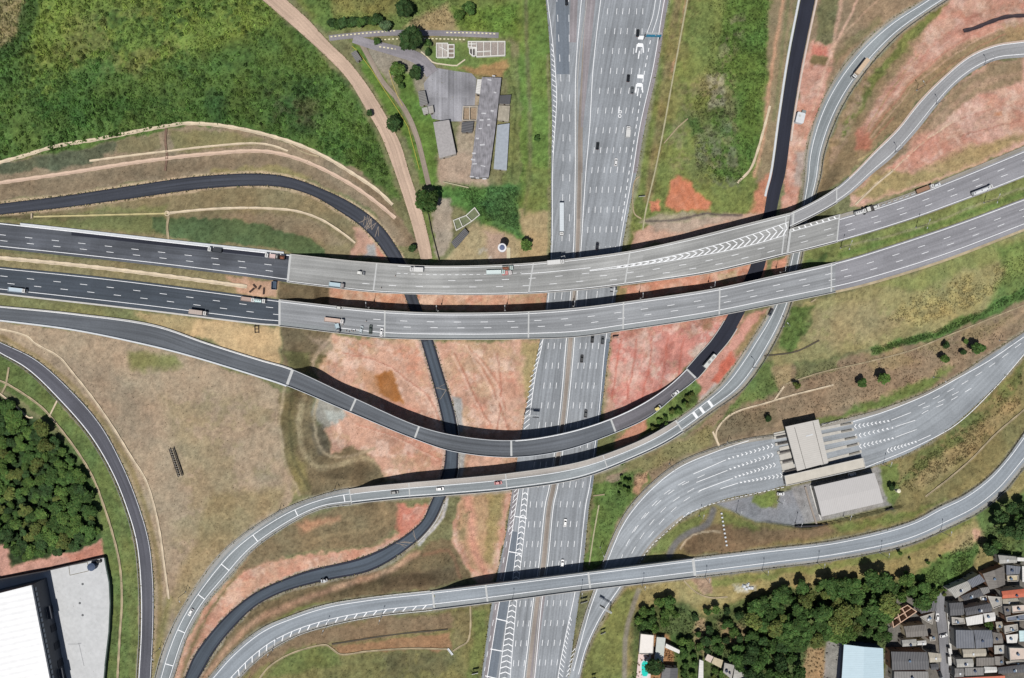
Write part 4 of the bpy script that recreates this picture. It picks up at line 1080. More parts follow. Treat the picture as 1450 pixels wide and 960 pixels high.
def viaduct(rib, t0, t1, material, label, joints=(), depth=1.5, par=True, group=None, pale=None, parL=True, parR=True, joint_w=.7, cols=2, over=()):
    """deck slab, parapets, expansion joints, cross heads and round columns"""
    tm = (t0 + t1) / 2
    o = rib.at(tm, .5); root = empty('viaduct', (o.x, o.y, 0), label=label, cat='viaduct', group=group)
    root['storeys'] = 1
    mb = rib.surface(MB(), t0, t1, 0, 1, 0, m=2, skirt=depth, under=True)
    deck = mb.build('deck', material, root)
    for f in np.linspace(.16, .84, 4 if rib.w_at(tm) > 11 else 2):
        hw = .7 / rib.w_at(tm); mbs = MB()   # box girders set in from the slab edge
        rib.surface(mbs, t0, t1, f - hw, f + hw, -depth - .003, m=1, skirt=.9, under=True)
        mbs.build('girder', CONCD, root)
    for f, on in ((0.0, parL), (1.0, parR)):
        if on:
            p = MB(); rib.wall(p, f, .45, 1.0, t0, t1, 0.0, taper=.55); p.build('parapet', pale or CONC, root)
    for t in joints:
        w = joint_w * (1.7 if t in (joints[0],) else 1.15)
        j = MB(); rib.cross(j, t, w, .015, .985, .026); j.build('expansion_joint', mat('joint_concrete', (206, 208, 208), var=.12), root)
    for t in joints:
        c = rib.at(t, .5); g = zt(*pix(c)) if True else 0
        p = MB()
        a, b = rib.at(t, .1, -depth - .9), rib.at(t, .9, -depth - .9)
        d = (b - a); d.z = 0; d.normalize(); nrm = Vector((-d.y, d.x, 0)) * .9
        base = [(a - nrm), (b - nrm), (b + nrm), (a + nrm)]
        p.prism([(v.x, v.y) for v in base], min(a.z, b.z) - 1.3, min(a.z, b.z) - .003, True, True)
        for f in np.linspace(.22, .78, cols):
            q = rib.at(t, f)
            if zgw(q.x, q.y) < q.z - 3.2:
                p.tube((q.x, q.y, zgw(q.x, q.y) - 1), (q.x, q.y, min(a.z, b.z) - 1.3), .75, n=12)
        p.build('pier', CONCD, root)
    return root, deck


def pix(v):
    k = S * (1 - v.z / H)
    return CX + v.x / k, CY - v.y / k


def zgw(x, y):
    return float(bilin(CH, GX0, GY0, cs, np.array([x]), np.array([y]))[0])


def barrier(rib, f, t0, t1, label, h=.9, w=.6, material=None, dz=0.0, name='concrete_barrier', group=None):
    mb = MB(); rib.wall(mb, f, w, h, t0, t1, dz)
    return mb.build(name, material or CONC, None, label, 'barrier', group)


def guardrail(rib, f, t0, t1, label, group=None):
    """steel beam on posts: beam and posts are parts"""
    o = rib.at((t0 + t1) / 2, f)
    root = empty('guardrail', (o.x, o.y, o.z), label=label, cat='guardrail', group=group)
    b = MB(); rib.wall(b, f, .22, .35, t0, t1, .45, taper=.7); b.build('beam', STEEL, root)
    p = MB()
    s0, s1 = rib.s_at(t0), rib.s_at(t1)
    for s in np.arange(s0, s1, 4.0):
        q = rib.at(rib.t_of(s), f); p.box(q.x - .08, q.x + .08, q.y - .08, q.y + .08, q.z - .4, q.z + .5)
    p.build('posts', STEEL, root)
    return root


# ---- U: northern new carriageway
tb = U1.t_at(408, 380)
r = road(U1, A_DARK, 'highway', 0, tb)
fe0 = .90
lines(r, [(.895, .34, 0, tb, None, 0), (.46, .26, 0, tb, DASH, 2), (.68, .26, 0, tb, DASH, 3), (.045, .5, 0, tb, None, 0)], U1)
mbx = MB(); U1.surface(mbx, U1.t_at(100, 345), tb, .02, .20, .008); mbx.build('fresh_asphalt_lane', A_BLK, r)
barrier(U1, -.03, U1.t_at(30, 335), U1.t_at(402, 378), 'white concrete barrier along the north edge of the dark new highway', w=1.5, h=.8, material=CONCW)
jU = [U1.t_at(*p) for p in ((408, 380), (530, 393), (629, 397), (752, 394), (888, 379), (1001, 358), (1112, 332))]
vU, dk = viaduct(U1, tb, 1, A_DECK, 'wide grey viaduct with white chevrons, northernmost of those over the main highway', joints=[jU[0], jU[1], jU[3], jU[4], .999 - .004], cols=3, parR=True)
tch0 = U1.t_at(835, 390); tl = U1.t_at(630, 397)
lines(vU, [(.955, .32, tb, 1, None, 0), (.05, .28, U1.t_at(560, 395), 1, None, 0), (.50, .24, tl, tch0, DASH, 2), (.73, .24, U1.t_at(500, 390), tch0, DASH, 5),
           (.30, .22, U1.t_at(560, 395), U1.t_at(736, 394), (2, 4.0), 0), (.335, .3, U1.t_at(736, 394), tch0, None, 0)], U1)
# gore with chevrons opening to the east
mb = MB()
gU = [(835, 382.5), (880, 376), (920, 369), (960, 360.5), (1000, 350.5), (1040, 339.5), (1080, 327), (1117, 314)]
gL = [(835, 383.5), (880, 378.8), (920, 373.5), (960, 367.5), (1000, 360.5), (1040, 352.5), (1080, 342.5), (1113, 332.5)]
z10 = 10.024
fstrip(mb, gU, .3, z10); fstrip(mb, gL, .3, z10)
cu, cl = resample(catmull(gU), 60), resample(catmull(gL), 60)
for i in range(8, 59, 2):
    a, b = cu[i], cl[i]; m_ = (a + b) / 2 + (cu[min(i + 2, 59)] - cu[i]) * .9
    fstrip(mb, [tuple(a), tuple(m_)], .55, z10 + .004, curve=False); fstrip(mb, [tuple(m_), tuple(b)], .55, z10 + .004, curve=False)
# two lanes south of the gore
for f0, f1 in ((.40, .335), (.73, .70)): pass
for k in range(9):
    for fr, ph in ((.37, 0), (.69, 6)):
        s = 8 + k * 14.8 + ph
        t = tch0 + (1 - tch0) * 0
        tt = U1.t_of(U1.s_at(tch0) + s - 2)
        if tt > .992: continue
        t2 = U1.t_of(U1.s_at(tch0) + s + 2)
        def fr_at(t):
            p = U1.at(t, .5); px, py = pix(p)
            lo_ = np.interp(px, [g[0] for g in gL], [g[1] for g in gL])
            fl = U1.f_at(px, lo_)
            return fl + (.955 - fl) * fr
        a, b = U1.at(tt, fr_at(tt), .024), U1.at(min(t2, .995), fr_at(min(t2, .995)), .024)
        d = (b - a).normalized(); n = Vector((-d.y, d.x, 0)) * .13
        mb.quad(a - n, b - n, b + n, a + n)
mb.build('chevron_marking', WHITE, vU)
# continuation past the gore
t2 = U2.t_at(1187, 329)
vU2, _ = viaduct(U2, 0, t2, A_DECK, 'short grey viaduct span with hatched edge, just east of the chevron gore', joints=[.006, t2], cols=2, parL=True)
lines(vU2, [(.94, .32, 0, t2, None, 0), (.12, .3, 0, t2, None, 0), (.42, .24, 0, t2, DASH, 6), (.66, .24, 0, t2, DASH, 8)], U2)
mb = MB()
for s in np.arange(2, U2.s_at(t2), 3.4):
    t = U2.t_of(s); a = U2.at(t, .02, .026); b = U2.at(U2.t_of(s + 1.2), .12, .026)
    d = (b - a).normalized(); n = Vector((-d.y, d.x, 0)) * .36; mb.quad(a - n, b - n, b + n, a + n)
mb.build('hatch_marking', WHITE, vU2)
r = road(U2, A_EAST, 'highway', t2, 1)
lines(r, [(.95, .34, t2, 1, None, 0), (.19, .34, t2, 1, None, 0), (.46, .26, t2, 1, DASH, 4), (.69, .26, t2, 1, DASH, 6)], U2)
mbx = MB(); U2.surface(mbx, t2, 1, 0, .13, .006); mbx.build('shoulder', A_SHO, r)
# ---- north-east ramp
t3 = RAMPNE.t_at(1185, 276)
vR, _ = viaduct(RAMPNE, 0, t3, A_NE, 'short curved ramp span leaving the chevron gore towards the north-east', joints=[.01, t3], cols=1)
lines(vR, [(.1, .3, 0, t3, None, 0), (.87, .3, 0, t3, None, 0)], RAMPNE)
r = road(RAMPNE, A_NE, 'ramp_road', t3, 1)
lines(r, [(.13, .34, t3, 1, None, 0), (.82, .34, t3, 1, None, 0)], RAMPNE)
mbx = MB(); RAMPNE.surface(mbx, t3 + .05, 1, 0, .10, .006); mbx.build('shoulder', mat('pink_verge', (212, 190, 176)), r)
# ---- L: southern new carriageway
ta, tz_ = LO.t_at(395, 442), LO.t_at(1182, 393)
r = road(LO, A_DARK2, 'highway', 0, ta)
lines(r, [(.07, .32, 0, ta, None, 0), (.80, .32, 0, ta, None, 0), (.33, .26, 0, ta, DASH, 3), (.57, .26, 0, ta, DASH, 7)], LO)
mbx = MB(); LO.surface(mbx, 0, ta, .945, 1.0, .008); mbx.build('gutter', CONC, r)
jL = [LO.t_at(*p) for p in ((395, 442), (545, 460), (748, 461), (884, 448), (1019, 430), (1178, 392))]
vL, _ = viaduct(LO, ta, tz_, A_DECK2, 'long grey viaduct without chevrons, second from the north over the main highway', joints=jL, cols=3)
lines(vL, [(.075, .32, ta, tz_, None, 0), (.80, .34, LO.t_at(480, 455), tz_, None, 0), (.34, .26, LO.t_at(520, 456), tz_, DASH, 3), (.56, .26, LO.t_at(520, 456), tz_, DASH, 5)], LO)
mbx = MB(); LO.surface(mbx, ta, tz_, .83, .985, .006); mbx.build('shoulder', asphalt('deck_shoulder', (158, 163, 166), streak=.1, patch=.1), vL)
r = road(LO, A_EAST, 'highway', tz_, 1)
lines(r, [(.05, .36, tz_, 1, None, 0), (.80, .34, tz_, 1, None, 0), (.33, .26, tz_, 1, DASH, 3), (.56, .26, tz_, 1, DASH, 5)], LO)
mbx = MB(); LO.surface(mbx, tz_, 1, .95, 1.03, .008); mbx.build('gutter', TANC, r)
# ---- D1: dark ramp passing under both
ts_ = D1.t_at(606, 482)
r = road(D1, A_D1, 'ramp_road', 0, ts_)
mbx = MB()
for f in (.04, .96): D1.surface(mbx, 0, D1.t_at(560, 365), f - .05, f + .05, .008)
mbx.build('fresh_asphalt_edge', A_BLK, r)
r = road(D1, A_D1S, 'ramp_road', ts_, 1)
mbx = MB()
for f in (.07, .93): D1.surface(mbx, ts_, 1, f - .07, f + .07, .008)
mbx.build('fresh_asphalt_edge', A_BLK, r)
mb = MB(); rs = random.Random(21)      # mud carried across the fresh asphalt by plant
for (x, y), n_ in (((520, 321), 14), (574, 762, ) and ((574, 762), 6), ((619, 548), 3)):
    for k in range(n_):
        t = D1.t_at(x + rs.uniform(-9, 9), y + rs.uniform(-9, 9)); t_ = D1.t_of(D1.s_at(t) + rs.uniform(-3, 5)); f0, f1 = rs.uniform(0, .25), rs.uniform(.6, 1)
        a, b = D1.at(t, f0, .02 + .001 * k), D1.at(t_, f1, .02 + .001 * k); d = (b - a).normalized(); n = Vector((-d.y, d.x, 0)) * rs.uniform(.06, .16); mb.quad(a - n, b - n, b + n, a + n)
mb.build('mud_track', mat('dried_mud', (168, 152, 136), var=.3), r)
barrier(D1, -.07, D1.t_at(636, 590), D1.t_at(636, 680), 'pale concrete barrier beside the dark ramp between two viaducts', h=.8, w=.5)
barrier(D1, -.10, D1.t_at(622, 710), D1.t_at(590, 765), 'pale kerb barrier on the outside bend of the dark ramp south of the viaducts', h=.5, w=.8)
# ---- M: middle dark ramp and its viaduct
tm0, tm1 = MI.t_at(409, 534), MI.t_at(979, 529)
r = road(MI, A_MI, 'ramp_road', 0, tm0)
lines(r, [(.05, .3, 0, tm0, None, 0)], MI)
barrier(MI, -.02, 0, tm0, 'pale barrier on the north side of the middle dark ramp, west of its viaduct', w=.9, h=.8, material=CONC)
barrier(MI, 1.02, 0, tm0, 'white barrier on the field side of the middle dark ramp, west of its viaduct', w=1.3, h=.8, material=CONCW)
jM = [MI.t_at(*p) for p in ((409, 534), (500, 574), (590, 613), (723, 635), (867, 603), (979, 529))]
vM, _ = viaduct(MI, tm0, tm1, A_MI, 'curved dark asphalt viaduct with white joints, third from the north over the main highway', joints=jM, cols=1, pale=CONCW, joint_w=.9)
mbx = MB(); MI.surface(mbx, MI.t_at(867, 603), tm1, .08, .93, .008); mbx.build('worn_lane', A_MI2, vM)
lines(vM, [(.05, .28, MI.t_at(730, 634), tm1, None, 0)], MI)
r = road(MI, A_BLK, 'ramp_road', tm1, 1)
barrier(MI, -.13, MI.t_at(1093, 280), 1, 'white concrete kerb west of the black new road running north', w=1.3, h=.25, material=CONCW)
barrier(MI, 1.12, MI.t_at(1120, 200), 1, 'pale concrete kerb east of the black new road running north', w=1.2, h=.25, material=mat('pinkish_concrete', (226, 208, 196)))
barrier(MI, 1.06, tm1, MI.t_at(1035, 460), 'pale concrete barrier beside the black road south of the big viaducts', w=.7, h=.7)
barrier(MI, -.05, tm1, MI.t_at(1035, 460), 'white concrete edging on the red ground side of the black road', w=.6, h=.4)
# ---- F: southern two-way ramp   (f=0 is the east / south edge)
tf0, tf1 = FA.t_at(961, 602), FA.t_at(496, 703)
r = road(FA, A_OLD, 'ramp_road', 0, tf0)
lines(r, [(.22, .3, 0, tf0, None, 0), (.74, .3, 0, tf0, None, 0)], FA)
mb = MB()
for p in ((1005, 568), (993, 577), (982, 586)): FA.cross(mb, FA.t_at(*p), 1.6, .22, .72, .03)
mb.build('transverse_bars', WHITE, r)
mbx = MB(); FA.surface(mbx, 0, tf0, .0, .12, .006); FA.surface(mbx, 0, tf0, .88, 1, .006); mbx.build('shoulder', A_SHO, r)
jF = [FA.t_at(*p) for p in ((962, 602), (858, 655), (717, 682), (579, 694), (496, 703))]
vF, _ = viaduct(FA, tf0, tf1, A_OLD, 'curved grey viaduct with pale footway, fourth from the north over the main highway', joints=jF, cols=1, joint_w=.5)
lines(vF, [(.13, .3, tf0, tf1, None, 0), (.63, .3, tf0, tf1, None, 0)], FA)
mbx = MB(); FA.surface(mbx, tf0, tf1, .67, .98, .012); mbx.build('footway', asphalt('deck_footway', (184, 178, 172), streak=.08, patch=.1), vF)
r = road(FA, A_OLD, 'ramp_road', tf1, 1)
lines(r, [(.18, .3, tf1, 1, None, 0), (.67, .3, tf1, 1, None, 0)], FA)
mb = MB()
for p in ((487, 707), (422, 730), (364, 766), (318, 801), (283, 845), (258, 893), (240, 942)): FA.cross(mb, FA.t_at(*p), .5, .18, .67, .03)
mb.build('transverse_bars', WHITE, r)
mbx = MB(); FA.surface(mbx, tf1, 1, .0, .10, .006); FA.surface(mbx, tf1, 1, .80, 1, .006); mbx.build('shoulder', asphalt('grey_shoulder', (166, 166, 164), streak=.1), r)
# ---- G: southernmost ramp   (f=0 is the south edge)
tg0, tg1 = GA.t_at(984, 803), GA.t_at(611, 850)
for a, b in ((0, tg0), (tg1, 1)):
    r = road(GA, A_G, 'ramp_road', a, b)
    sp = [(.27, .32, a, b, None, 0), (.86, .32, a, b, None, 0)]
    lines(r, sp, GA)
    mbx = MB(); GA.surface(mbx, a, b, .0, .13, .006); GA.surface(mbx, a, b, .94, 1, .006); mbx.build('shoulder', asphalt('grey_shoulder', (166, 166, 164), streak=.1), r)
    if a > .3:
        mb = MB()
        for s in np.arange(GA.s_at(a) + 3, GA.s_at(b), 5.6):
            p = GA.at(GA.t_of(s), .27, .03); q_ = GA.at(GA.t_of(s + 2.4), .06, .03)
            d = (q_ - p).normalized(); n = Vector((-d.y, d.x, 0)) * .24; mb.quad(p - n, q_ - n, q_ + n, p + n)
        mb.build('hatch_marking', WHITE, r)
jG = [GA.t_at(*p) for p in ((984, 803), (835, 821), (688, 840), (613, 850))]
vG, _ = viaduct(GA, tg0, tg1, A_G, 'straight grey viaduct, southernmost of those over the main highway', joints=jG, cols=1, joint_w=.9)
lines(vG, [(.28, .32, tg0, tg1, None, 0), (.86, .32, tg0, tg1, None, 0)], GA)
mbx = MB(); GA.surface(mbx, tg0, tg1, .015, .24, .006); mbx.build('shoulder', asphalt('deck_shoulder', (158, 163, 166), streak=.1, patch=.1), vG)
# ---- J: dark road in the west
r = road(JA, A_J, 'ramp_road')
lines(r, [(.93, .4, 0, 1, None, 0), (.06, .2, 0, 1, None, 0)], JA)
guardrail(JA, 1.08, 0, 1, 'steel guardrail inside the bend of the dark western road')
for rb, f, a, b, lab in ((GA, -.02, tg1, 1, 'steel guardrail along the hatched outer edge of the southernmost ramp'), (GA, 1.03, tg1, 1, 'steel guardrail on the inner edge of the southernmost ramp in the west'), (GA, -.03, 0, tg0, 'steel guardrail on the wood side of the southernmost ramp'), (GA, 1.03, 0, tg0, 'steel guardrail on the toll side of the southernmost ramp'),
                         (FA, 1.05, tf1, 1, 'steel guardrail on the dry field side of the southern ramp'), (FA, -.05, tf1, 1, 'steel guardrail on the red ground side of the southern ramp'), (FA, -.06, 0, tf0, 'steel guardrail on the eastern grass side of the southern ramp'), (HA, 1.02, .35, .95, 'steel guardrail along the outer bend of the toll road')):
    guardrail(rb, f, a, b, lab)
# ---- K: dirt road
road(KD, DIRT, 'dirt_road', dz=.02, skirt=.5)
# ---- H: toll road   (f=0 south-east edge)
r = road(HA, A_H, 'toll_road')
mbx = MB(); HA.surface(mbx, 0, 1, .94, 1, .006); HA.surface(mbx, HA.t_at(960, 720), 1, 0, .06, .006); mbx.build('shoulder', A_SHO, r)
zh = lambda x, y: float(np.interp(HA.t_at(x, y), HA.t, HA.z)) + .075
mb = MB()
fstrip(mb, [(1450, 477), (1400, 511), (1361, 533), (1310, 560), (1250, 584), (1208, 597)], .36, zh)
fstrip(mb, [(1460, 490), (1410, 548), (1354, 601), (1297, 632), (1225, 662)], .34, zh)
fstrip(mb, [(1060, 624), (1018, 638), (962, 662), (926, 690), (896, 723), (880, 748), (862, 790), (845, 836), (834, 868), (812, 950)], .34, zh)
fstrip(mb, [(1110, 690), (1060, 701), (1010, 713), (975, 726)], .3, zh, dash=(1.6, 2.6))
fstrip(mb, [(975, 726), (945, 752), (920, 776), (905, 798)], .3, zh, dash=(1.6, 2.6))
fstrip(mb, [(880, 828), (852, 870), (830, 916), (819, 955)], .34, zh)
for pts in ([(1000, 671), (960, 690), (932, 712), (908, 738), (888, 770), (880, 790)], [(985, 690), (950, 712), (925, 737), (905, 765), (890, 792)], [(972, 680), (940, 700), (912, 730), (890, 762)],
            [(1000, 690), (965, 712), (940, 735), (916, 764)]):
    fstrip(mb, pts, .26, zh, dash=(4.4, 9.5), phase=1)
for pts in ([(1450, 483), (1400, 520), (1360, 545), (1300, 575), (1290, 580)], [(1380, 547), (1340, 570), (1310, 583), (1300, 590)], [(1362, 552), (1330, 569), (1306, 578)]):
    fstrip(mb, pts, .26, zh, dash=(4.2, 9), phase=2)
# lane wedges east of the booths
for a, b, c in (((1210, 604), (1262, 595), (1290, 584)), ((1210, 618), (1268, 604), (1296, 595)), ((1217, 632), (1268, 619), (1298, 608)), ((1256, 638), (1300, 624), (1318, 616))):
    fstrip(mb, [b, c], .3, zh, curve=False)
    for k in range(9):
        u = k / 9; x = a[0] + (b[0] - a[0]) * u; y = a[1] + (b[1] - a[1]) * u; h_ = 3.2 * (1 - u) + .5
        fstrip(mb, [(x + 2.4, y - h_), (x, y)], .42, zh, curve=False); fstrip(mb, [(x, y), (x + 3.2, y + h_ * .8)], .42, zh, curve=False)
# lane wedges west of the booths
for a, b, c in (((1095, 631), (1028, 651), (982, 671)), ((1095, 644), (1030, 666), (986, 683)), ((1098, 658), (1038, 677), (990, 695)), ((1108, 673), (1045, 684), (1020, 692))):
    fstrip(mb, [b, c], .32, zh, curve=False)
    for k in range(11):
        u = k / 11; x = a[0] + (b[0] - a[0]) * u; y = a[1] + (b[1] - a[1]) * u; h_ = 3.0 * (1 - u) + .4
        fstrip(mb, [(x - 3.2, y - h_ * .8), (x, y)], .42, zh, curve=False); fstrip(mb, [(x, y), (x - 2.4, y + h_)], .42, zh, curve=False)
mb.build('lane_marking', WHITE, r)
# ---- HW: main highway on the ground  (f=0 east edge)
r = road(HW, A_HW, 'highway', skirt=.5)
zg = .124
mb = MB()
fstrip(mb, [(826, -30), (818, 60), (815, 110), (814.5, 245), (812, 355), (808, 415), (802, 480), (792, 590), (777.5, 690), (772, 715), (763, 800), (756, 845), (742, 960), (737, 1000)], .35, zg)
fstrip(mb, [(855, -30), (850.6, 0), (840, 95), (835, 180), (829.5, 245), (822.5, 355), (817.5, 415), (813.5, 480), (803, 590), (789.5, 690), (784, 715), (775.5, 800), (768, 845), (757, 960), (752, 1000)], .35, zg)
fstrip(mb, [(949, -30), (941, 0), (925, 95), (906, 180), (895.8, 245), (878, 345), (869, 415), (858, 480), (847.5, 590), (834.5, 690), (829.5, 715), (820, 800), (813, 845), (800, 905), (790, 960), (786, 1000)], .35, zg)
fstrip(mb, [(774, -30), (775.5, 0), (780.5, 41), (784.3, 77), (787, 110), (788.3, 140), (787, 166), (783.5, 217), (782.5, 245), (781.5, 355), (777, 415), (769, 480), (758.5, 530), (750, 590)], .33, zg)
fstrip(mb, [(931, -20), (924, 24), (916, 47)], .3, zg); fstrip(mb, [(938, -20), (932, 20), (924, 46)], .3, zg)
fstrip(mb, [(921, 57), (912, 105), (901, 178), (888, 262), (880, 315)], .42, zg, dash=(2.2, 4.4))
for xs in ([861, 852, 844.5, 836, 831], [874, 865, 854.7, 844.5, 841], [882.6, 874, 864, 853, 848.5], [891.8, 883, 873, 862, 857], [902, 895, 883, 871, 864], [910.6, 906, 892, 879.5, 871.5]):
    fstrip(mb, list(zip(xs, (8, 95, 180, 265, 350))), .28, zg, dash=DASHH, phase=1.5)
for pts in ([(788, -10), (791, 50), (794, 110), (797, 170), (797, 260), (795.5, 355)], [(805, -10), (806, 60), (806, 110), (807, 200), (806, 350)]):
    fstrip(mb, pts, .26, zg, dash=(4.0, 11.3), phase=1)
for pts in ([(786, 414), (784, 440)], [(796, 414), (793, 440)]): fstrip(mb, pts, .26, zg, dash=(4, 11))
fstrip(mb, [(831, 412), (829, 440)], .26, zg); fstrip(mb, [(846, 412), (843, 442)], .26, zg, dash=(4, 8))
for pts in ([(823, 478), (813, 565), (806, 620), (797, 690), (790, 740), (778, 830), (768, 910), (760, 965)],
            [(831, 478), (822, 565), (806.5, 690), (799, 740), (787, 830), (776, 910), (769, 965)],
            [(840.5, 478), (830, 565), (815, 690), (808, 740), (797, 830), (785, 910), (777, 965)],
            [(849, 478), (839, 565), (825, 690), (817, 740), (806, 830), (794, 905), (785, 965)],
            [(777.5, 478), (768, 565), (756, 660), (746, 770), (738, 840), (726, 950)],
            [(786, 478), (777, 565), (765, 660), (757, 740), (747, 830), (733, 950)],
            [(795, 478), (785.5, 565), (773, 660), (765, 740), (755, 830), (741, 950)]):
    fstrip(mb, pts, .27, zg, dash=DASHH, phase=3)
# western exit: edge line, cross bars, chevron gore
fstrip(mb, [(735, 690), (727, 740), (717, 800), (705, 865), (689, 965)], .34, zg)
fstrip(mb, [(741, 690), (733, 760), (726, 820), (716, 890), (706, 965)], .3, zg)
fstrip(mb, [(748, 690), (744, 740), (735, 820), (729, 880), (722, 965)], .3, zg)
fstrip(mb, [(722, 900), (720, 870), (717, 850)], .01, zg)
for (a, b) in (((729, 731), (746, 734)), ((720.5, 781), (738, 784)), ((702.5, 876), (719, 880)), ((694.5, 919), (711, 922)), ((687, 957), (704, 961))):
    fstrip(mb, [a, b], .55, zg + .004, curve=False)
fstrip(mb, [(728, 700), (722, 740), (712, 800), (700, 870), (686, 950)], .24, zg, dash=(3.4, 9))
for k in range(34):
    u = k / 33
    y = 700 + 262 * u
    xl = np.interp(y, [690, 760, 820, 890, 965], [741, 733, 726, 716, 706]); xr = np.interp(y, [690, 740, 820, 880, 965], [748, 744, 735, 729, 722])
    m_ = ((xl + xr) / 2 + .4, y - 2.6)
    fstrip(mb, [(xl, y), m_], .5, zg + .004, curve=False); fstrip(mb, [m_, (xr, y + 1)], .5, zg + .004, curve=False)
# hatched western verge
for k in range(22):
    y = 62 + k * 7.2
    x1 = np.interp(y, [41, 77, 110, 140, 166, 217], [780.5, 784.3, 787, 788.3, 787, 783.5]); wdt = np.interp(y, [50, 110, 160, 217], [1.5, 5.5, 5, 1.5])
    fstrip(mb, [(x1, y + 4), (x1 - wdt, y)], .36, zg + .004, curve=False)
for k in range(17):
    y = 482 + k * 7.4
    x1 = np.interp(y, [480, 530, 590], [769, 758.5, 750]); wdt = np.interp(y, [480, 530, 600], [4, 8, 8])
    fstrip(mb, [(x1, y), (x1 - wdt, y + 7)], .36, zg + .004, curve=False)
for k in range(9):
    y = 690 + k * 7.5
    x1 = np.interp(y, [690, 740], [734, 727]); fstrip(mb, [(x1, y), (x1 - 6, y + 7)], .3, zg + .004, curve=False)
# hatched nose where the toll road joins
for k in range(15):
    y = 873 + k * 6.6
    x1 = np.interp(y, [845, 905, 960], [813, 800, 790]); wdt = np.interp(y, [870, 960], [3, 8])
    fstrip(mb, [(x1, y), (x1 + wdt * .7, y + 6)], .36, zg + .004, curve=False)
for k in range(6):
    y = 918 + k * 7; x1 = np.interp(y, [905, 960], [818, 804]); fstrip(mb, [(x1, y), (x1 - 4.5, y + 5)], .36, zg + .004, curve=False)
# lane legends painted near the sign bridge, and the lane symbol
for x, y in ((908, 53), (906.5, 63.5), (907, 108), (905.5, 120)):
    w_ = 9 if y in (53, 108) else 7
    fstrip(mb, [(x - w_ / 2, y), (x + w_ / 2, y + .5)], 2.1, zg + .004, curve=False)
    if w_ == 7:
        fstrip(mb, [(x - 4, y - 1), (x - 6, y + 11)], .7, zg + .008, curve=False); fstrip(mb, [(x + 3.6, y - 1), (x + 4.6, y + 11)], .7, zg + .008, curve=False)
for x, y in ((904.5, 77), (903, 130)):
    fstrip(mb, [(x + 1, y - 5), (x - .6, y + 6)], .6, zg + .004, curve=False)
ring = [(877.6 + 1.9 * math.cos(a), 164.2 + 2.2 * math.sin(a)) for a in np.linspace(0, 2 * math.pi, 17)]
fstrip(mb, ring, .38, zg + .004, curve=False)
fstrip(mb, [(877, 156.6), (880.2, 157), (880.3, 159.6), (877.2, 160)], .4, zg + .004, curve=False); fstrip(mb, [(877, 150.5), (876.6, 160)], .34, zg + .004, curve=False)
mb.build('lane_marking', WHITE, r)
mb = MB()   # the unpaved looking median strips and shoulders
fstrip(mb, [(837, -30), (829, 60), (826, 110), (822, 180), (821.5, 245), (818, 355), (813, 415), (808, 480), (797.5, 590), (783, 690), (777.5, 715), (769, 800), (762, 845), (749, 960), (744, 1000)], 2.6, .106, w1=3.0)
mb.build('median_strip', A_MEDI, r)
mb = MB()
fstrip(mb, [(838, -30), (832, 60), (828, 120), (824, 180)], 6.4, .1065, w1=1.2)
fstrip(mb, [(814, -30), (811, 60)], 4, .1065)
fstrip(mb, [(946, -30), (928, 95), (909, 180), (899, 245)], 2.6, .1065)
fstrip(mb, [(689, 960), (702, 868), (712, 812), (722, 753), (731, 690)], 3.2, .1065)
fstrip(mb, [(754, 960), (765, 868), (773, 812)], 3, .1075)
mb.build('shoulder', A_HW2, r)
mb = MB()
fstrip(mb, [(796, -30), (797, 105)], 7.4, .108, curve=False)
fstrip(mb, [(696, 960), (709, 880), (722, 812), (731, 753)], 5.2, .1085)
fstrip(mb, [(869, 480), (868, 480.5)], .1, .108, curve=False)
fstrip(mb, [(861, 480), (848, 590), (836, 690)], 2, .108)
mb.build('repaved_lane', A_HW3, r)
for (pts, lab) in (([(831, -30), (831, 0), (822.5, 60), (818.5, 100), (816.8, 150), (816.8, 245), (814.4, 355), (810.5, 415), (804.6, 480), (794.5, 590), (780, 690), (774.6, 715), (765.6, 800), (758.4, 845), (744.6, 960), (740, 1000)], 'long pale barrier on the west side of the main highway median'),
                   ([(824, 245), (820.5, 355), (815.8, 415), (811.3, 480), (800.7, 590), (787, 690), (781.5, 715), (773, 800), (765.6, 845), (754.2, 960), (749, 1000)], 'long pale barrier on the east side of the main highway median')):
    mb = MB()
    p = catmull(pts, 5)
    W = [P(x, y, .1) for x, y in p]
    for a, b in zip(W[:-1], W[1:]):
        d = (b - a).normalized(); n = Vector((-d.y, d.x, 0))
        for u, v, zu, zv in ((-.3, -.12, 0, .85), (-.12, .12, .85, .85), (.12, .3, .85, 0)):
            A, B = a + n * u, b + n * u; C, D = b + n * v, a + n * v
            mb.quad((A.x, A.y, .1 + zu), (B.x, B.y, .1 + zu), (C.x, C.y, .1 + zv), (D.x, D.y, .1 + zv))
    mb.build('concrete_barrier', CONC, None, lab, 'barrier')

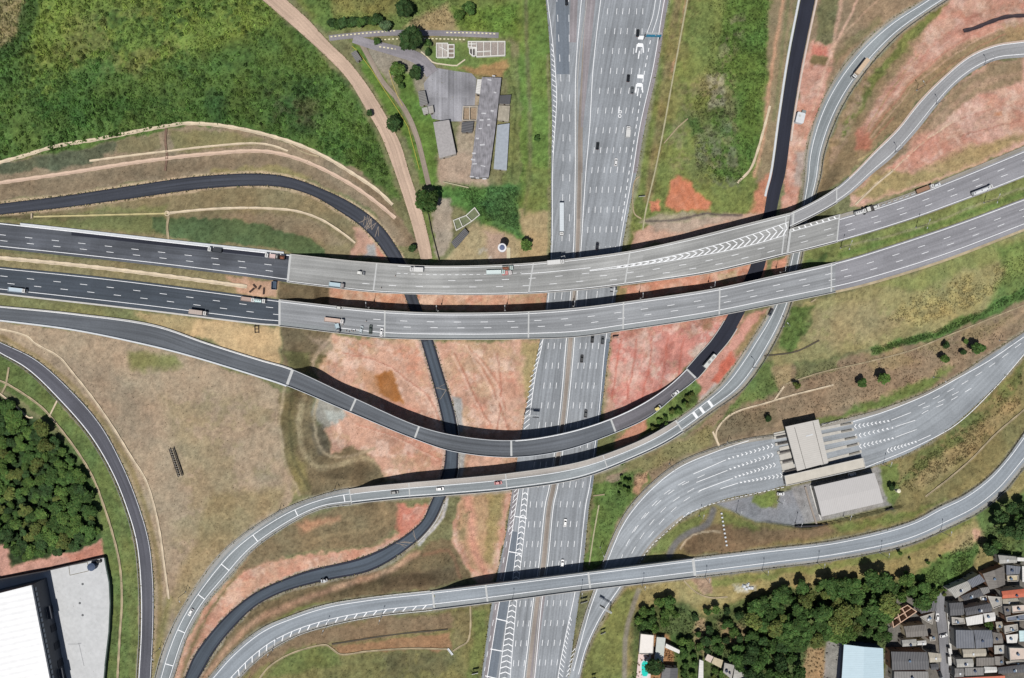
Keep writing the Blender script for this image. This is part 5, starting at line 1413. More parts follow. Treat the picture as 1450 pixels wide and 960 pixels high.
# ================================================================== drainage channels (cast concrete troughs on the slopes)
def channel(pts, w, material, label, dz=.24, curve=True, grp=None):
    mb = MB(); w_ = w; jr = random.Random(len(label)); jit = [1 + .12 * math.sin(i * .9) + jr.uniform(-.06, .06) for i in range(4000)]
    p = catmull(pts, 3) if curve else np.array(pts, float)
    W = [PG(x, y) for x, y in p]
    prof = [(-.5, -.9), (-.5, .14), (-.32, .14), (-.14, -.05), (.14, -.05), (.32, .14), (.5, .14), (.5, -.9)]
    Tn = []
    for i in range(len(W)):
        d = W[min(i + 1, len(W) - 1)] - W[max(i - 1, 0)]; d.z = 0; d.normalize(); Tn.append(Vector((-d.y, d.x, 0)))
    for i in range(len(W) - 1):
        for (u0, z0), (u1, z1) in zip(prof[:-1], prof[1:]):
            w = w_ * jit[i]
            a = W[i] + Tn[i] * (u0 * w); b = W[i + 1] + Tn[i + 1] * (u0 * w_ * jit[i + 1]); c = W[i + 1] + Tn[i + 1] * (u1 * w_ * jit[i + 1]); d = W[i] + Tn[i] * (u1 * w)
            mb.quad((d.x, d.y, d.z + z1 + dz), (c.x, c.y, c.z + z1 + dz), (b.x, b.y, b.z + z0 + dz), (a.x, a.y, a.z + z0 + dz))
    return mb.build('drainage_channel', material, None, label, 'drain', grp)


channel([(1364, 44), (1380, 40), (1400, 32), (1425, 24), (1455, 22)], 2.0, mat('dark_lining', (64, 52, 58), var=.4), 'dark lined open trench curving through red soil in the upper right corner')
channel([(-30, 238), (0, 230), (30, 222), (80, 207), (140, 197), (200, 185), (240, 178), (262, 175), (310, 177.5), (370, 189), (420, 204), (460, 222), (500, 246), (535, 270), (556, 290)], 1.9, CREAM, 'long cream concrete channel along the lower edge of the north-western scrub')
channel([(127, 228), (180, 221), (230, 215), (300, 207), (360, 203), (385, 206), (408, 214)], 1.1, CREAM, 'thin cream channel on the terrace below the scrub edge')
channel([(-30, 264), (0, 259), (90, 246), (200, 229), (300, 217.5), (370, 214), (410, 221), (450, 236), (500, 263), (535, 288), (560, 309)], 2.0, mat('pink_cream', (224, 196, 174), var=.1), 'broad pinkish channel curving along the terrace above the dark ramp')
channel([(410, 204), (430, 216), (452, 222)], .8, TANC, 'short tan channel linking two terrace channels')
channel([(235.5, 182), (234.5, 200), (236.5, 222), (234, 242)], 1.2, mat('brown_steps', (132, 106, 90), var=.3), 'brown stepped chute running down the terraces')
channel([(48, 307), (100, 305.8), (170, 304), (236, 302.3)], .9, mat('yellow_cream', (214, 202, 150)), 'straight yellowish channel west of the round manhole')
channel([(238, 302), (270, 298.5), (300, 296), (340, 294.5), (375, 295), (420, 299), (455, 311), (485, 330), (503, 344)], 1.3, CREAM, 'curved cream channel inside the ramp loop, east of the round manhole')
channel([(45, 302), (45, 320)], .9, CREAM, 'short chute from ramp to highway at the western end of the loop', curve=False)
channel([(239, 306), (237, 322), (239, 340)], 1.3, TANC, 'short stepped chute below the round manhole')
channel([(-30, 362), (0, 365), (100, 374.5), (200, 386), (280, 396.5), (350, 406)], 2.1, CREAM, 'straight cream channel between the two dark carriageways')
channel([(0, 466), (20, 470), (40, 477), (50, 486), (85, 506), (102, 526), (130, 561), (160, 604), (186, 646), (206, 678), (216, 706), (226, 750), (233, 800), (239.5, 848)], 1.1, CREAM, 'long cream channel running down the dry field beside the western road')
channel([(-30, 534), (0, 539), (20, 549), (60, 577), (85, 606), (112, 642), (132, 676), (147, 715), (160, 756), (170, 800), (173, 850), (170, 900), (166, 975)], 1.2, TANC, 'long tan channel between the western road and the wood')
channel([(0, 557), (25, 577), (41, 591), (47, 591)], .9, CREAM, 'short cream channel with a hooked end beside the wood')
channel([(3, 557), (9, 545), (13, 520)], .9, TANC, 'short tan cross channel on the green western slope', curve=False)
channel([(70, 590), (82, 566)], .8, CREAM, 'short pale chute between the western road and the tan channel', curve=False)
channel([(368, 960), (380, 945), (402, 930), (430, 919), (462, 913), (470, 918), (482, 926), (520, 922), (580, 918), (634, 919)], .9, TANC, 'thin tan channel winding south of the last viaduct')
channel([(634, 918), (641, 927)], 1.1, CONCW, 'short white chute at the end of the thin tan channel', curve=False)
channel([(666, 858), (666, 890), (662, 908), (650, 916), (641, 922)], .9, TANC, 'bent tan channel between last viaduct and main highway')
channel([(470, 912), (560, 898), (634, 891)], .7, mat('dark_drain', (96, 88, 74)), 'dark earthen drain on the brown bank south of the last viaduct')
channel([(1016, 628), (1014, 612), (1028, 592), (1048, 581), (1080, 572), (1120, 560), (1160, 550), (1180, 545)], .9, CREAM, 'pale channel curving over the brown bank north of the toll road')
channel([(1009, 611), (1018, 631)], 1.0, CREAM, 'short cream chute dropping to the toll road', curve=False)
channel([(1096, 567), (1110, 547)], .9, CREAM, 'short pale chute on the brown bank beside the southern ramp', curve=False)
channel([(1082, 504), (1126, 498), (1160, 482)], .8, mat('dark_drain', (96, 88, 74)), 'dark lined drain east of the southern ramp')
channel([(1112, 544), (1160, 528), (1230, 512), (1290, 496), (1330, 480), (1400, 452), (1450, 432)], .7, TANC, 'long tan channel along the top of the brown bank in the east')
channel([(1310, 703), (1345, 676), (1375, 650), (1410, 614), (1450, 580)], .9, TANC, 'brown channel on the slope between toll road and southernmost ramp')
channel([(1211, 290), (1240, 262), (1264, 242)], .9, CREAM, 'cream channel running up from the gore to the pink slope')
channel([(1148, 428), (1180, 408)], .7, TANC, 'faint tan channel south of the eastern highway', curve=False)
channel([(908, 310), (898, 302), (899, 256), (906, 250)], .7, TANC, 'thin pale channel beside the main highway north-east of the bridge')
channel([(975, -10), (962, 60), (950, 125), (940, 180), (928, 240), (914, 300), (910, 326)], .8, mat('pale_lime', (196, 190, 156)), 'long thin pale channel parallel to the main highway on its east side')
channel([(940, 203), (960, 180), (974, 168)], .6, TANC, 'thin branch channel on the eastern verge', curve=False)
channel([(1090, 150), (1082, 180), (1072, 215), (1062, 240), (1044, 259)], 1.3, CREAM, 'cream channel hooking through the scrub west of the black road')
channel([(848, 715), (840, 760), (834, 800)], .7, mat('pale_lime', (196, 190, 156)), 'thin pale channel on the grass between highway and toll road')
channel([(840, 702), (856, 700)], .7, TANC, 'tiny cross channel on the grass by the toll road', curve=False)
channel([(968, 822), (985, 838), (1005, 846), (1030, 845)], .8, TANC, 'curved tan channel south of the last viaduct in the east')
for (x, y) in ((237, 302.4),):
    mb = MB(); c = PG(x, y); mb.lathe(c.x, c.y, [(1.5, c.z - .3), (1.5, c.z + .35), (1.1, c.z + .35), (1.1, c.z + .05), (.001, c.z + .05)], 16)
    mb.build('manhole', CREAM, None, 'round cream manhole where the loop channels meet', 'manhole')
# ================================================================== buildings
def ccw(q):
    a = sum(q[i].x * q[(i + 1) % len(q)].y - q[(i + 1) % len(q)].x * q[i].y for i in range(len(q)))
    return q if a > 0 else q[::-1]


def inset(q, d):
    """move the outline of a convex polygon inwards by d (negative: outwards)"""
    n = len(q); out = []
    for i in range(n):
        p0, p1, p2 = q[i - 1], q[i], q[(i + 1) % n]
        e0 = (p1 - p0).normalized(); e1 = (p2 - p1).normalized()
        n0 = Vector((-e0.y, e0.x)); n1 = Vector((-e1.y, e1.x))
        b = n0 + n1
        l = max(b.length_squared, .35)
        out.append(p1 + b * (2 * d / l))
    return out


def roof_mesh(q, z, rise, thick=.12, style='gable'):
    """q: four roof corners (Vector2, ccw). ridge along the longer side"""
    mb = MB()
    if (q[1] - q[0]).length < (q[2] - q[1]).length: q = q[1:] + q[:1]
    a, b, c, d = q
    u = (b - a).normalized()
    def uv(p): r = p - a; return (r.dot(u), r.dot(Vector((-u.y, u.x))))
    if style == 'gable':
        m0, m1 = (a + d) / 2, (b + c) / 2
        for qd, zz in (((a, b, m1, m0), (z, z, z + rise, z + rise)), ((m0, m1, c, d), (z + rise, z + rise, z, z))):
            mb.quad(*[(p.x, p.y, h) for p, h in zip(qd, zz)], [uv(p) for p in qd])
        for (p, m, r) in ((a, m0, d), (b, m1, c)):
            mb.poly([(p.x, p.y, z - thick), (p.x, p.y, z), (m.x, m.y, z + rise), (r.x, r.y, z), (r.x, r.y, z - thick)], [(0, 0)] * 5)
    elif style == 'shed':
        qd, zz = (a, b, c, d), (z, z, z + rise, z + rise)
        mb.quad(*[(p.x, p.y, h) for p, h in zip(qd, zz)], [uv(p) for p in qd])
        for i in range(1, 4):
            p, r = qd[i], qd[(i + 1) % 4]
            mb.quad((p.x, p.y, z - thick), (r.x, r.y, z - thick), (r.x, r.y, zz[(i + 1) % 4]), (p.x, p.y, zz[i]))
        return mb, (a, b, c, d)
    else:
        mb.poly([(p.x, p.y, z) for p in q], [uv(p) for p in q])
    for p, r in ((a, b), (c, d)) if style == 'gable' else ((a, b), (b, c), (c, d), (d, a)):
        mb.quad((p.x, p.y, z - thick), (r.x, r.y, z - thick), (r.x, r.y, z), (p.x, p.y, z))
    return mb, (a, b, c, d)


WALLS = [mat('render_white', (206, 200, 190)), mat('render_grey', (150, 148, 144)), mat('raw_block', (158, 120, 98), var=.25), mat('render_cream', (204, 190, 160))]
GLASS = mat('window_glass', (52, 62, 74), rough=.15, spec=.6, var=.05)
DOORM = mat('door_paint', (92, 74, 62))


def house(q, h, roofmat, label, style='gable', rise=.5, wall=0, name='house', cat='house', group=None, parapet=False, over=.25, openings=True, z0=None, nwin=2):
    """q: roof corners as they show in the photo; h: eaves height"""
    cx = sum(p[0] for p in q) / len(q); cy = sum(p[1] for p in q) / len(q)
    g = zt(cx, cy) if z0 is None else z0
    Q = ccw([P(x, y, g + h).xy for x, y in q])
    W = inset(Q, over)
    c = sum(Q, Vector((0, 0))) / len(Q)
    root = empty(name, (c.x, c.y, g), label=label, cat=cat, group=group)
    wb = MB()
    if style == 'gable' and len(Q) == 4:
        mbr, (a, b, c_, d) = roof_mesh(Q, g + h, rise)
        wb.prism(W, g - 1.2, g + h - .14)
        mbr.build('roof', roofmat, root)
    elif style == 'shed' and len(Q) == 4:
        mbr, _ = roof_mesh(Q, g + h, rise, style='shed')
        wb.prism(W, g - 1.2, g + h - .14); mbr.build('roof', roofmat, root)
    else:
        mbr, _ = roof_mesh(Q, g + h, 0, style='flat') if len(Q) == 4 else (None, None)
        if mbr is None:
            mbr = MB(); mbr.prism([(p.x, p.y) for p in Q], g + h - .12, g + h)
        wb.prism(W, g - 1.2, g + h - .14); mbr.build('roof', roofmat, root)
        if parapet:
            pb = MB(); I = inset(Q, .28)
            O = inset(Q, -.003); n = len(Q)
            for i in range(n):
                j = (i + 1) % n
                pb.quad((*O[i], g + h - .3), (*O[j], g + h - .3), (*O[j], g + h + .45), (*O[i], g + h + .45))
                pb.quad((*O[i], g + h + .45), (*O[j], g + h + .45), (*I[j], g + h + .45), (*I[i], g + h + .45))
                pb.quad((*I[j], g + h + .002), (*I[i], g + h + .002), (*I[i], g + h + .45), (*I[j], g + h + .45))
            pb.build('parapet', parapet if not isinstance(parapet, bool) else WALLS[0], root)
    wb.build('wall', WALLS[wall] if isinstance(wall, int) else wall, root)
    if openings:
        n = len(W)
        # the two walls turned towards the middle of the scene
        sides = sorted(range(n), key=lambda i: ((W[i] + W[(i + 1) % n]) / 2).length)[:2]
        for k, i in enumerate(sides):
            a, b = W[i], W[(i + 1) % n]; e = (b - a); ln = e.length; e = e / ln; o = Vector((e.y, -e.x))
            cnt = max(1, min(nwin, int(ln / 3.5)))
            for m in range(cnt):
                mid = a + e * ln * (m + .5) / cnt
                dr = (k == 0 and m == 0)
                hw, zb, ztp = (.5, g, g + 2.1) if dr else (.6, g + 1.0, g + 2.1)
                if ztp > g + h - .4: continue
                p0 = mid - e * hw; p1 = mid + e * hw
                fb = MB(); base = [p0 - o * .05, p0 + o * .07, p1 + o * .07, p1 - o * .05]
                fb.prism([(v.x, v.y) for v in ccw(base)], zb, ztp, True, True)
                fb.build('door' if dr else 'window', DOORM if dr else GLASS, root)
    return root


FC = {'grey': corrugated('fibre_cement', (128, 126, 124)), 'pale': corrugated('fibre_cement_pale', (176, 174, 168)), 'brown': corrugated('fibre_cement_brown', (118, 112, 106), var=.3),
      'slate': corrugated('fibre_cement_slate', (104, 108, 118)), 'dark': corrugated('fibre_cement_dark', (84, 84, 88)), 'tile': corrugated('clay_tile', (206, 106, 74), pitch=.5),
      'white': corrugated('white_sheet', (228, 226, 222), var=.12), 'beige': corrugated('beige_sheet', (186, 178, 162)), 'pink': mat('pinkish_slab', (220, 202, 190), var=.15),
      'slab': mat('roof_slab', (176, 172, 166), var=.22), 'blue': mat('bluish_slab', (120, 126, 140), var=.25), 'cream': mat('cream_slab', (204, 190, 160), var=.25), 'cyan': corrugated('aqua_sheet', (196, 224, 228), var=.12)}
def Z(*pts): return [(1250 + x / 5.055, 770 + y / 5.055) for x, y in pts]


HG = 'houses of the south-eastern settlement'
HOUSES = [
    (Z((465, 325), (610, 265), (632, 325), (522, 390)), 4, 'pale', 'light grey sheet-roofed house at the head of the settlement street, nearest the green slope'),
    (Z((603, 262), (690, 217), (735, 268), (640, 315)), 4.2, 'slate', 'mottled slate-roofed house between the light grey and brown-roofed houses at the settlement edge'),
    (Z((715, 215), (870, 158), (876, 292), (765, 328)), 4.6, 'brown', 'large brown-grey roofed house at the northern edge of the settlement'),
    (Z((825, 80), (955, 92), (960, 135), (835, 143)), 3.6, 'pale', 'pale sheet-roofed house at the northern tip of the settlement beside dark trees'),
    (Z((882, 150), (985, 162), (978, 216), (886, 222)), 4.4, 'slate', 'blue-grey roofed house just right of the large brown roof'),
    (Z((886, 226), (966, 222), (966, 266), (890, 268)), 3.6, 'cream', 'small cream roof terrace house below the blue-grey roof'),
    (Z((555, 378), (690, 322), (722, 372), (585, 408)), 3.8, 'dark', 'dark sheet-roofed house wedged below the light grey roof at the street head'),
    (Z((692, 316), (757, 306), (766, 346), (722, 366)), 3.6, 'grey', 'small mid-grey roofed house right of the dark wedge-shaped roof'),
    (Z((850, 340), (1030, 320), (1032, 380), (856, 392)), 4.6, 'tile', 'house with bright orange clay tile roof at the right edge of the settlement'),
    (Z((856, 396), (966, 388), (976, 432), (852, 446)), 3.2, 'beige', 'pale beige roofed house directly below the orange tile roof'),
    (Z((748, 372), (846, 380), (850, 440), (788, 464)), 3.6, 'slab', 'grey-beige flat-roofed house left of the pale beige roof'),
    (Z((475, 425), (572, 419), (578, 510), (481, 515)), 4, 'dark', 'dark brown-grey roofed house on the street, left of the long slate roof'),
    (Z((584, 462), (771, 425), (781, 484), (596, 515)), 4.2, 'dark', 'long dark slate-roofed house tilted above the white roofs'),
    (Z((590, 526), (712, 502), (718, 570), (605, 586)), 4.4, 'white', 'white-roofed house, left one of the white pair below the long slate roof'),
    (Z((718, 500), (800, 490), (806, 550), (730, 562)), 4.0, 'white', 'white-roofed house, right one of the white pair below the long slate roof'),
    (Z((490, 522), (578, 530), (586, 570), (496, 577)), 3.2, 'slab', 'low pale grey slab house on the street beside the white pair'),
    (Z((862, 446), (918, 446), (915, 508), (872, 512)), 4.6, 'brown', 'narrow dark brown-roofed house left of the pinkish white roof'),
    (Z((922, 442), (1030, 434), (1030, 484), (926, 494)), 5.0, 'pink', 'pinkish white flat-roofed house at the right edge of the picture'),
    (Z((880, 522), (1030, 496), (1030, 545), (886, 555)), 4.4, 'blue', 'blue-grey slab house at the right edge below the pinkish white roof'),
    (Z((520, 615), (645, 618), (660, 748), (526, 748)), 5.0, 'slate', 'large slate-roofed house on the street, left half of a twin'),
    (Z((651, 618), (780, 620), (786, 738), (666, 750)), 5.0, 'slate', 'large slate-roofed house, right half of a twin away from the street'),
    (Z((570, 756), (738, 753), (738, 807), (576, 815)), 3.6, 'beige', 'long beige-grey roofed house below the slate twin'),
    (Z((795, 726), (865, 723), (868, 785), (800, 790)), 3.8, 'pale', 'square light grey roofed house right of the long beige-grey roof'),
    (Z((902, 742), (1030, 745), (1030, 830), (910, 838)), 5.2, 'pink', 'large pinkish cream roof with pale rim at the lower right edge'),
    (Z((525, 826), (645, 823), (648, 882), (530, 885)), 4.0, 'pale', 'light grey roofed house on the street below the beige-grey roof'),
    (Z((667, 815), (795, 812), (800, 870), (670, 878)), 4.0, 'brown', 'long brownish grey roofed house right of the light grey street house'),
    (Z((801, 806), (865, 800), (869, 865), (806, 868)), 4.0, 'brown', 'small dark brown roofed house in the lower settlement row'),
    (Z((515, 892), (580, 892), (580, 952), (511, 956)), 4.0, 'grey', 'narrow grey-roofed house on the street near the bottom edge'),
    (Z((585, 886), (718, 883), (722, 940), (590, 946)), 4.0, 'grey', 'wide grey-roofed house near the bottom edge, left of a white roof'),
    (Z((725, 880), (815, 882), (815, 920), (728, 925)), 4.2, 'white', 'small white-roofed house near the bottom edge'),
    (Z((822, 886), (1030, 860), (1030, 922), (828, 930)), 4.4, 'dark', 'long dark slate-roofed house at the lower right, below the pinkish cream roof'),
    (Z((514, 960), (872, 942), (876, 985), (515, 1005)), 3.6, 'tile', 'long red tile roof cut by the bottom edge of the picture'),
    (Z((784, 632), (850, 642), (862, 712), (791, 715)), 4.0, 'brown', 'dark grey-brown roofed house right of the slate twin'),
    (Z((866, 586), (960, 571), (965, 618), (871, 644)), 4.0, 'slab', 'grey slab house with clutter, below the blue-grey slab'),
    (Z((880, 652), (972, 642), (960, 708), (891, 714)), 3.6, 'white', 'small white cluttered roof above the pinkish cream roof'),
    (Z((976, 622), (1030, 615), (1030, 690), (980, 700)), 4.4, 'cyan', 'pale aqua roofed house at the right edge of the picture'),
    (Z((998, 160), (1030, 160), (1030, 270), (1000, 272)), 4.6, 'white', 'white-roofed house cut by the right edge near the orange roof'),
    (Z((960, 96), (1030, 100), (1030, 126), (964, 124)), 3.4, 'white', 'small white roof at the right edge beside the pale northern roof'),
    (Z((60, 772), (318, 776), (330, 900), (66, 905)), 4.6, 'dark', 'very large dark grey roof west of the street near the bottom edge'),
    (Z((324, 776), (414, 786), (418, 845), (336, 850)), 3.8, 'beige', 'beige roofed annex between the very large dark roof and the street'),
    (Z((80, 912), (322, 912), (330, 990), (80, 990)), 4.2, 'grey', 'grey roof with white ledge at the bottom edge west of the street'),
    (Z((150, 592), (305, 577), (325, 660), (170, 670)), 4.2, 'brown', 'brown-grey sheet-roofed house west of the street below the roofless ruin'),
    (Z((262, 522), (366, 490), (352, 575), (312, 556)), 3.4, 'slab', 'pale concrete slab house on the west side of the street'),
    (Z((262, 466), (384, 396), (386, 478), (274, 500)), 3.6, 'dark', 'dark slate-roofed house at the street head beside the green bank'),
    (Z((136, 690), (240, 682), (240, 730), (141, 736)), 3.6, 'pale', 'small pale roof above the very large dark roof west of the street'),
    (Z((245, 696), (310, 691), (310, 724), (246, 726)), 3.4, 'white', 'tiny white roof above the very large dark roof west of the street'),
    (Z((332, 664), (372, 662), (374, 690), (336, 694)), 3.0, 'slab', 'tiny concrete annex beside the street, right of the brown-grey roof'),
    (Z((340, 862), (396, 858), (398, 900), (346, 902)), 3.4, 'dark', 'small dark lean-to on the street beside the very large dark roof'),
    (Z((690, 378), (738, 368), (742, 398), (700, 402)), 3.0, 'slab', 'little concrete shed between dark wedge roof and grey-beige flat roof'),
    (Z((880, 840), (1030, 838), (1030, 856), (884, 858)), 3.2, 'slab', 'narrow concrete strip roof under the pinkish cream roof'),
    (Z((806, 560), (852, 556), (856, 600), (812, 606)), 3.2, 'beige', 'small beige shed right of the white pair of roofs'),
]
for k, (q, h, rm, lab) in enumerate(HOUSES):
    flat = rm in ('slab', 'blue', 'cream', 'pink')
    hs_ = house(q, h * 1.4, FC[rm], lab, style='flat' if flat else ('shed' if k % 3 == 1 else 'gable'), rise=.35 if k % 3 == 1 else .6, wall=(k * 7) % 4, group=HG, parapet=flat)
    if k % 2 == 0 or flat:
        rf = [o for o in hs_.children if o.name.startswith('roof')][0]
        tx, ty = rf.parent.location.x + random.uniform(-1.2, 1.2), rf.parent.location.y + random.uniform(-.8, .8); zz = hs_.location.z + h * 1.4
        mb = MB(); mb.lathe(tx - hs_.location.x, ty - hs_.location.y, [(.62, h * 1.4 - .2), (.7, h * 1.4 + 1.1), (.3, h * 1.4 + 1.4)], 12)
        mb.build('water_tank', mat('tank_sky', (112, 134, 160)) if k % 4 else mat('tank_slate', (70, 84, 112)), rf, world=False)
    if k % 3 == 0:
        mb = MB(); a = random.uniform(-1.5, 1.5); mb.box(a - .5, a + .4, -.9, .3, h * 1.4 - .3, h * 1.4 + .8); mb.build('vent_box', CONCW, hs_, world=False)
# unfinished roofless house: brick walls and partitions
def roofless(outer, inner, h, m, label, z0=None, w=.22, floor=None, name='ruin', cat='ruin'):
    cx = sum(p[0] for p in outer) / len(outer); cy = sum(p[1] for p in outer) / len(outer)
    g = zt(cx, cy) if z0 is None else z0
    c = P(cx, cy, g); root = empty(name, (c.x, c.y, g), label=label, cat=cat)
    mb = MB()
    segs = [(outer[i], outer[(i + 1) % len(outer)]) for i in range(len(outer))] + list(inner)
    for k, (a, b) in enumerate(segs):
        A, B = P(*a, g + h).xy, P(*b, g + h).xy
        d = (B - A).normalized(); n = Vector((-d.y, d.x)) * w
        zt_ = g + h - .004 * k
        ln = .0 if k >= len(outer) else w
        mb.prism([(v.x, v.y) for v in ccw([A - n - d * ln, B - n + d * ln, B + n + d * ln, A + n - d * ln])], g - .8 - .004 * k, zt_)
    mb.build('wall', m, root)
    fb = MB(); fl = ccw([P(x, y, g + h).xy for x, y in outer]); fb.prism([(v.x, v.y) for v in inset(fl, .05)], g - .6, g + .16); fb.build('floor', floor or CONCD, root)
    return root


ZA = lambda x, y: (1250 + x / 5.055, 770 + y / 5.055)
roofless([ZA(62, 502), ZA(178, 440), ZA(242, 486), ZA(78, 598)], [(ZA(102, 480), ZA(128, 560)), (ZA(140, 462), ZA(176, 530)), (ZA(70, 548), ZA(205, 462))], 4, mat('brick_wall', (218, 182, 156), var=.25),
         'unfinished roofless orange brick house beside the wood at the settlement', floor=mat('ruin_floor', (158, 116, 94), var=.4), name='unfinished_house', cat='house')

# --- warehouse in the south-west corner
WH = [(-70, 856.5), (44.5, 828.5), (79, 1005), (-70, 1045)]
gw = 2.0; hw = 12.5
Q = ccw([P(x, y, gw + hw).xy for x, y in WH])
c = sum(Q, Vector((0, 0))) / 4
root = empty('warehouse', (c.x, c.y, gw), label='huge white-roofed warehouse with a dark grey side wall at the lower left corner', cat='warehouse')
mb = MB(); mb.prism([(p.x, p.y) for p in inset(Q, .12)], gw - 1, gw + hw - .9, True); mb.build('wall', corrugated('warehouse_cladding', (86, 92, 104), pitch=1.2), root)
mbr, _ = roof_mesh(Q, gw + hw, 1.2); mbr.build('roof', corrugated('warehouse_roof', (252, 253, 255), pitch=3.2, var=.07, rough=.5, depth=.3), root)
E0, E1 = P(44.5, 828.5, gw + hw).xy, P(79, 1005, gw + hw).xy
e = (E1 - E0).normalized(); o = Vector((-e.y, e.x))
if o.dot(-E0) < 0: o = -o
ln = (E1 - E0).length
mb = MB(); mb.prism([(v.x, v.y) for v in ccw([E0, E1, E1 + o * .35, E0 + o * .35])], gw + hw - .9, gw + hw - .3, True, True); mb.build('gutter', mat('gutter_steel', (120, 128, 140)), root)
for k in range(24):
    a = E0 + e * (2 + k * 2.9); b = a + e * 2.0
    if (b - E0).length > ln: break
    mb = MB(); mb.prism([(v.x, v.y) for v in ccw([a, b, b + o * .32, a + o * .32])], gw + 9.6, gw + 10.9, True, True); mb.build('window', mat('skylight_strip', (168, 180, 194), rough=.3), root)
for k in (16, 26, 36, 46, 56):
    a = E0 + e * k; b = a + e * 4
    mb = MB(); mb.prism([(v.x, v.y) for v in ccw([a, b, b + o * .1, a + o * .1])], gw, gw + 4.6, True, True); mb.build('dock_door', mat('dock_door_grey', (62, 66, 76)), root)
for k, l in ((15, 7), (50, 6)):
    a = E0 + e * k + o * .12; b = a + e * l
    mb = MB(); mb.prism([(v.x, v.y) for v in ccw([a, b, b + o * 2.2, a + o * 2.2])], gw + 5, gw + 5.25, True, True); mb.build('canopy', mat('dock_canopy', (70, 74, 84)), root)
YD = [(-70, 838), (0, 820.5), (70, 808), (149.5, 789), (152, 800), (155.5, 822), (157, 850), (155.5, 890), (150, 940), (144, 1005), (-70, 1050)]
mb = MB(); mb.poly([tuple(PG(x, y)[:2]) + (2.18,) for x, y in YD[::-1]])
yard = mb.build('yard', mat('yard_concrete', (212, 214, 216), var=.09, scale=.12, scale2=.5), kind='structure')
def wallrun(pts, h, w, m, label, name='wall', cat='wall', z=None):
    mb = MB()
    W = [(P(x, y, z) if z is not None else PG(x, y)) for x, y in pts]
    for a, b in zip(W[:-1], W[1:]):
        d = (b - a); d.z = 0; d.normalize(); n = Vector((-d.y, d.x, 0)) * (w / 2); x = d * (w / 2 - .002)
        q = ccw([(a - n - x).xy, (b - n + x).xy, (b + n + x).xy, (a + n - x).xy])
        mb.prism([(v.x, v.y) for v in q], min(a.z, b.z) - .6, max(a.z, b.z) + h - .003 * (len(mb.f) % 7))
    return mb.build(name, m, None, label, cat)


wallrun([(-70, 836), (0, 819), (70, 806), (149.5, 787.5)], 2.4, .6, mat('dark_fence_panel', (46, 44, 50)), 'dark boundary wall along the top of the warehouse yard')
wallrun([(151, 789), (154, 805), (157.5, 822), (159, 850), (157.5, 890), (152, 940), (146, 1005)], 2.0, .7, mat('green_fence', (66, 84, 78)), 'dark green boundary fence along the right side of the warehouse yard', 'fence', 'fence')
c = P(129, 803, 2.2 + 3); t = empty('water_tank', (c.x, c.y, 2.18), label='round dark blue water tank in the corner of the warehouse yard', cat='water tank')
mb = MB(); mb.lathe(c.x, c.y, [(2.1, 2.18), (2.1, 5.0), (2.25, 5.02), (2.25, 5.2)], 20); mb.build('tank', mat('tank_blue', (92, 112, 142)), t)
mb = MB(); mb.lathe(c.x, c.y, [(2.2, 5.203), (1.2, 5.6), (.01, 5.75)], 20); mb.build('lid', mat('tank_lid', (72, 88, 116)), t)
mb = MB(); mb.tube((c.x + 2.3, c.y, 2.2), (c.x + 2.3, c.y, 5.4), .06); mb.tube((c.x + 2.3, c.y + .5, 2.2), (c.x + 2.3, c.y + .5, 5.4), .06)
for k in range(8): mb.tube((c.x + 2.3, c.y, 2.5 + .36 * k), (c.x + 2.3, c.y + .5, 2.5 + .36 * k), .04)
mb.build('ladder', STEEL, t)
for k, (x, y) in enumerate(((137, 796), (141.5, 795))):
    c = P(x, y, 3); m_ = empty('pump_unit', (c.x, c.y, 2.18), label=('dark pump unit beside the round blue tank in the warehouse yard', 'dark pump unit at the yard corner, farther from the blue tank')[k], cat='pump')
    mb = MB(); mb.box(c.x - .7, c.x + .7, c.y - .6, c.y + .6, 2.18, 3.4, .15); mb.build('housing', BLACK, m_)
    mb = MB(); mb.tube((c.x, c.y - .9, 2.7), (c.x, c.y + .9, 2.7), .16); mb.build('pipe', STEEL, m_)
mb = MB(); fr = [(97.5, 801), (124, 796), (125, 808.5), (99, 814.5)]
for a, b in zip(fr, fr[1:] + fr[:1]): fstrip(mb, [a, b], .3, 2.2, curve=False)
mb.build('painted_outline', mat('outline_paint', (120, 112, 90)), yard)
mb = MB(); fstrip(mb, [(96, 912), (112, 912), (119, 943)], .35, 2.2, curve=False); fstrip(mb, [(110, 911), (115, 911)], .5, 2.21, curve=False)
mb.build('joint_line', mat('slab_joint', (166, 168, 172)), yard)
for x, y in ((117, 827), (113, 854), (117, 871)):
    mb = MB(); c = P(x, y, 2.2); mb.lathe(c.x, c.y, [(.7, 2.181), (.7, 2.21), (.01, 2.215)], 12); mb.build('drain_cover', mat('iron_cover', (110, 112, 116)), yard)

# --- toll plaza
gz = 4.0
CAN = [(1112.2, 604.2), (1159, 594), (1173, 655), (1129, 667)]
Q = ccw([P(x, y, gz + 6.6).xy for x, y in CAN]); c = sum(Q, Vector((0, 0))) / 4
root = empty('toll_canopy', (c.x, c.y, gz), label='large pale grey canopy roof spanning the toll lanes', cat='canopy')
mbr, (a, b, c_, d) = roof_mesh(Q, gz + 6.6, .01, thick=.9, style='flat'); mbr.build('roof', corrugated('canopy_roof', (206, 202, 196), pitch=1.1, var=.06, depth=.15), root)
L_ = (b - a)
mb = MB()
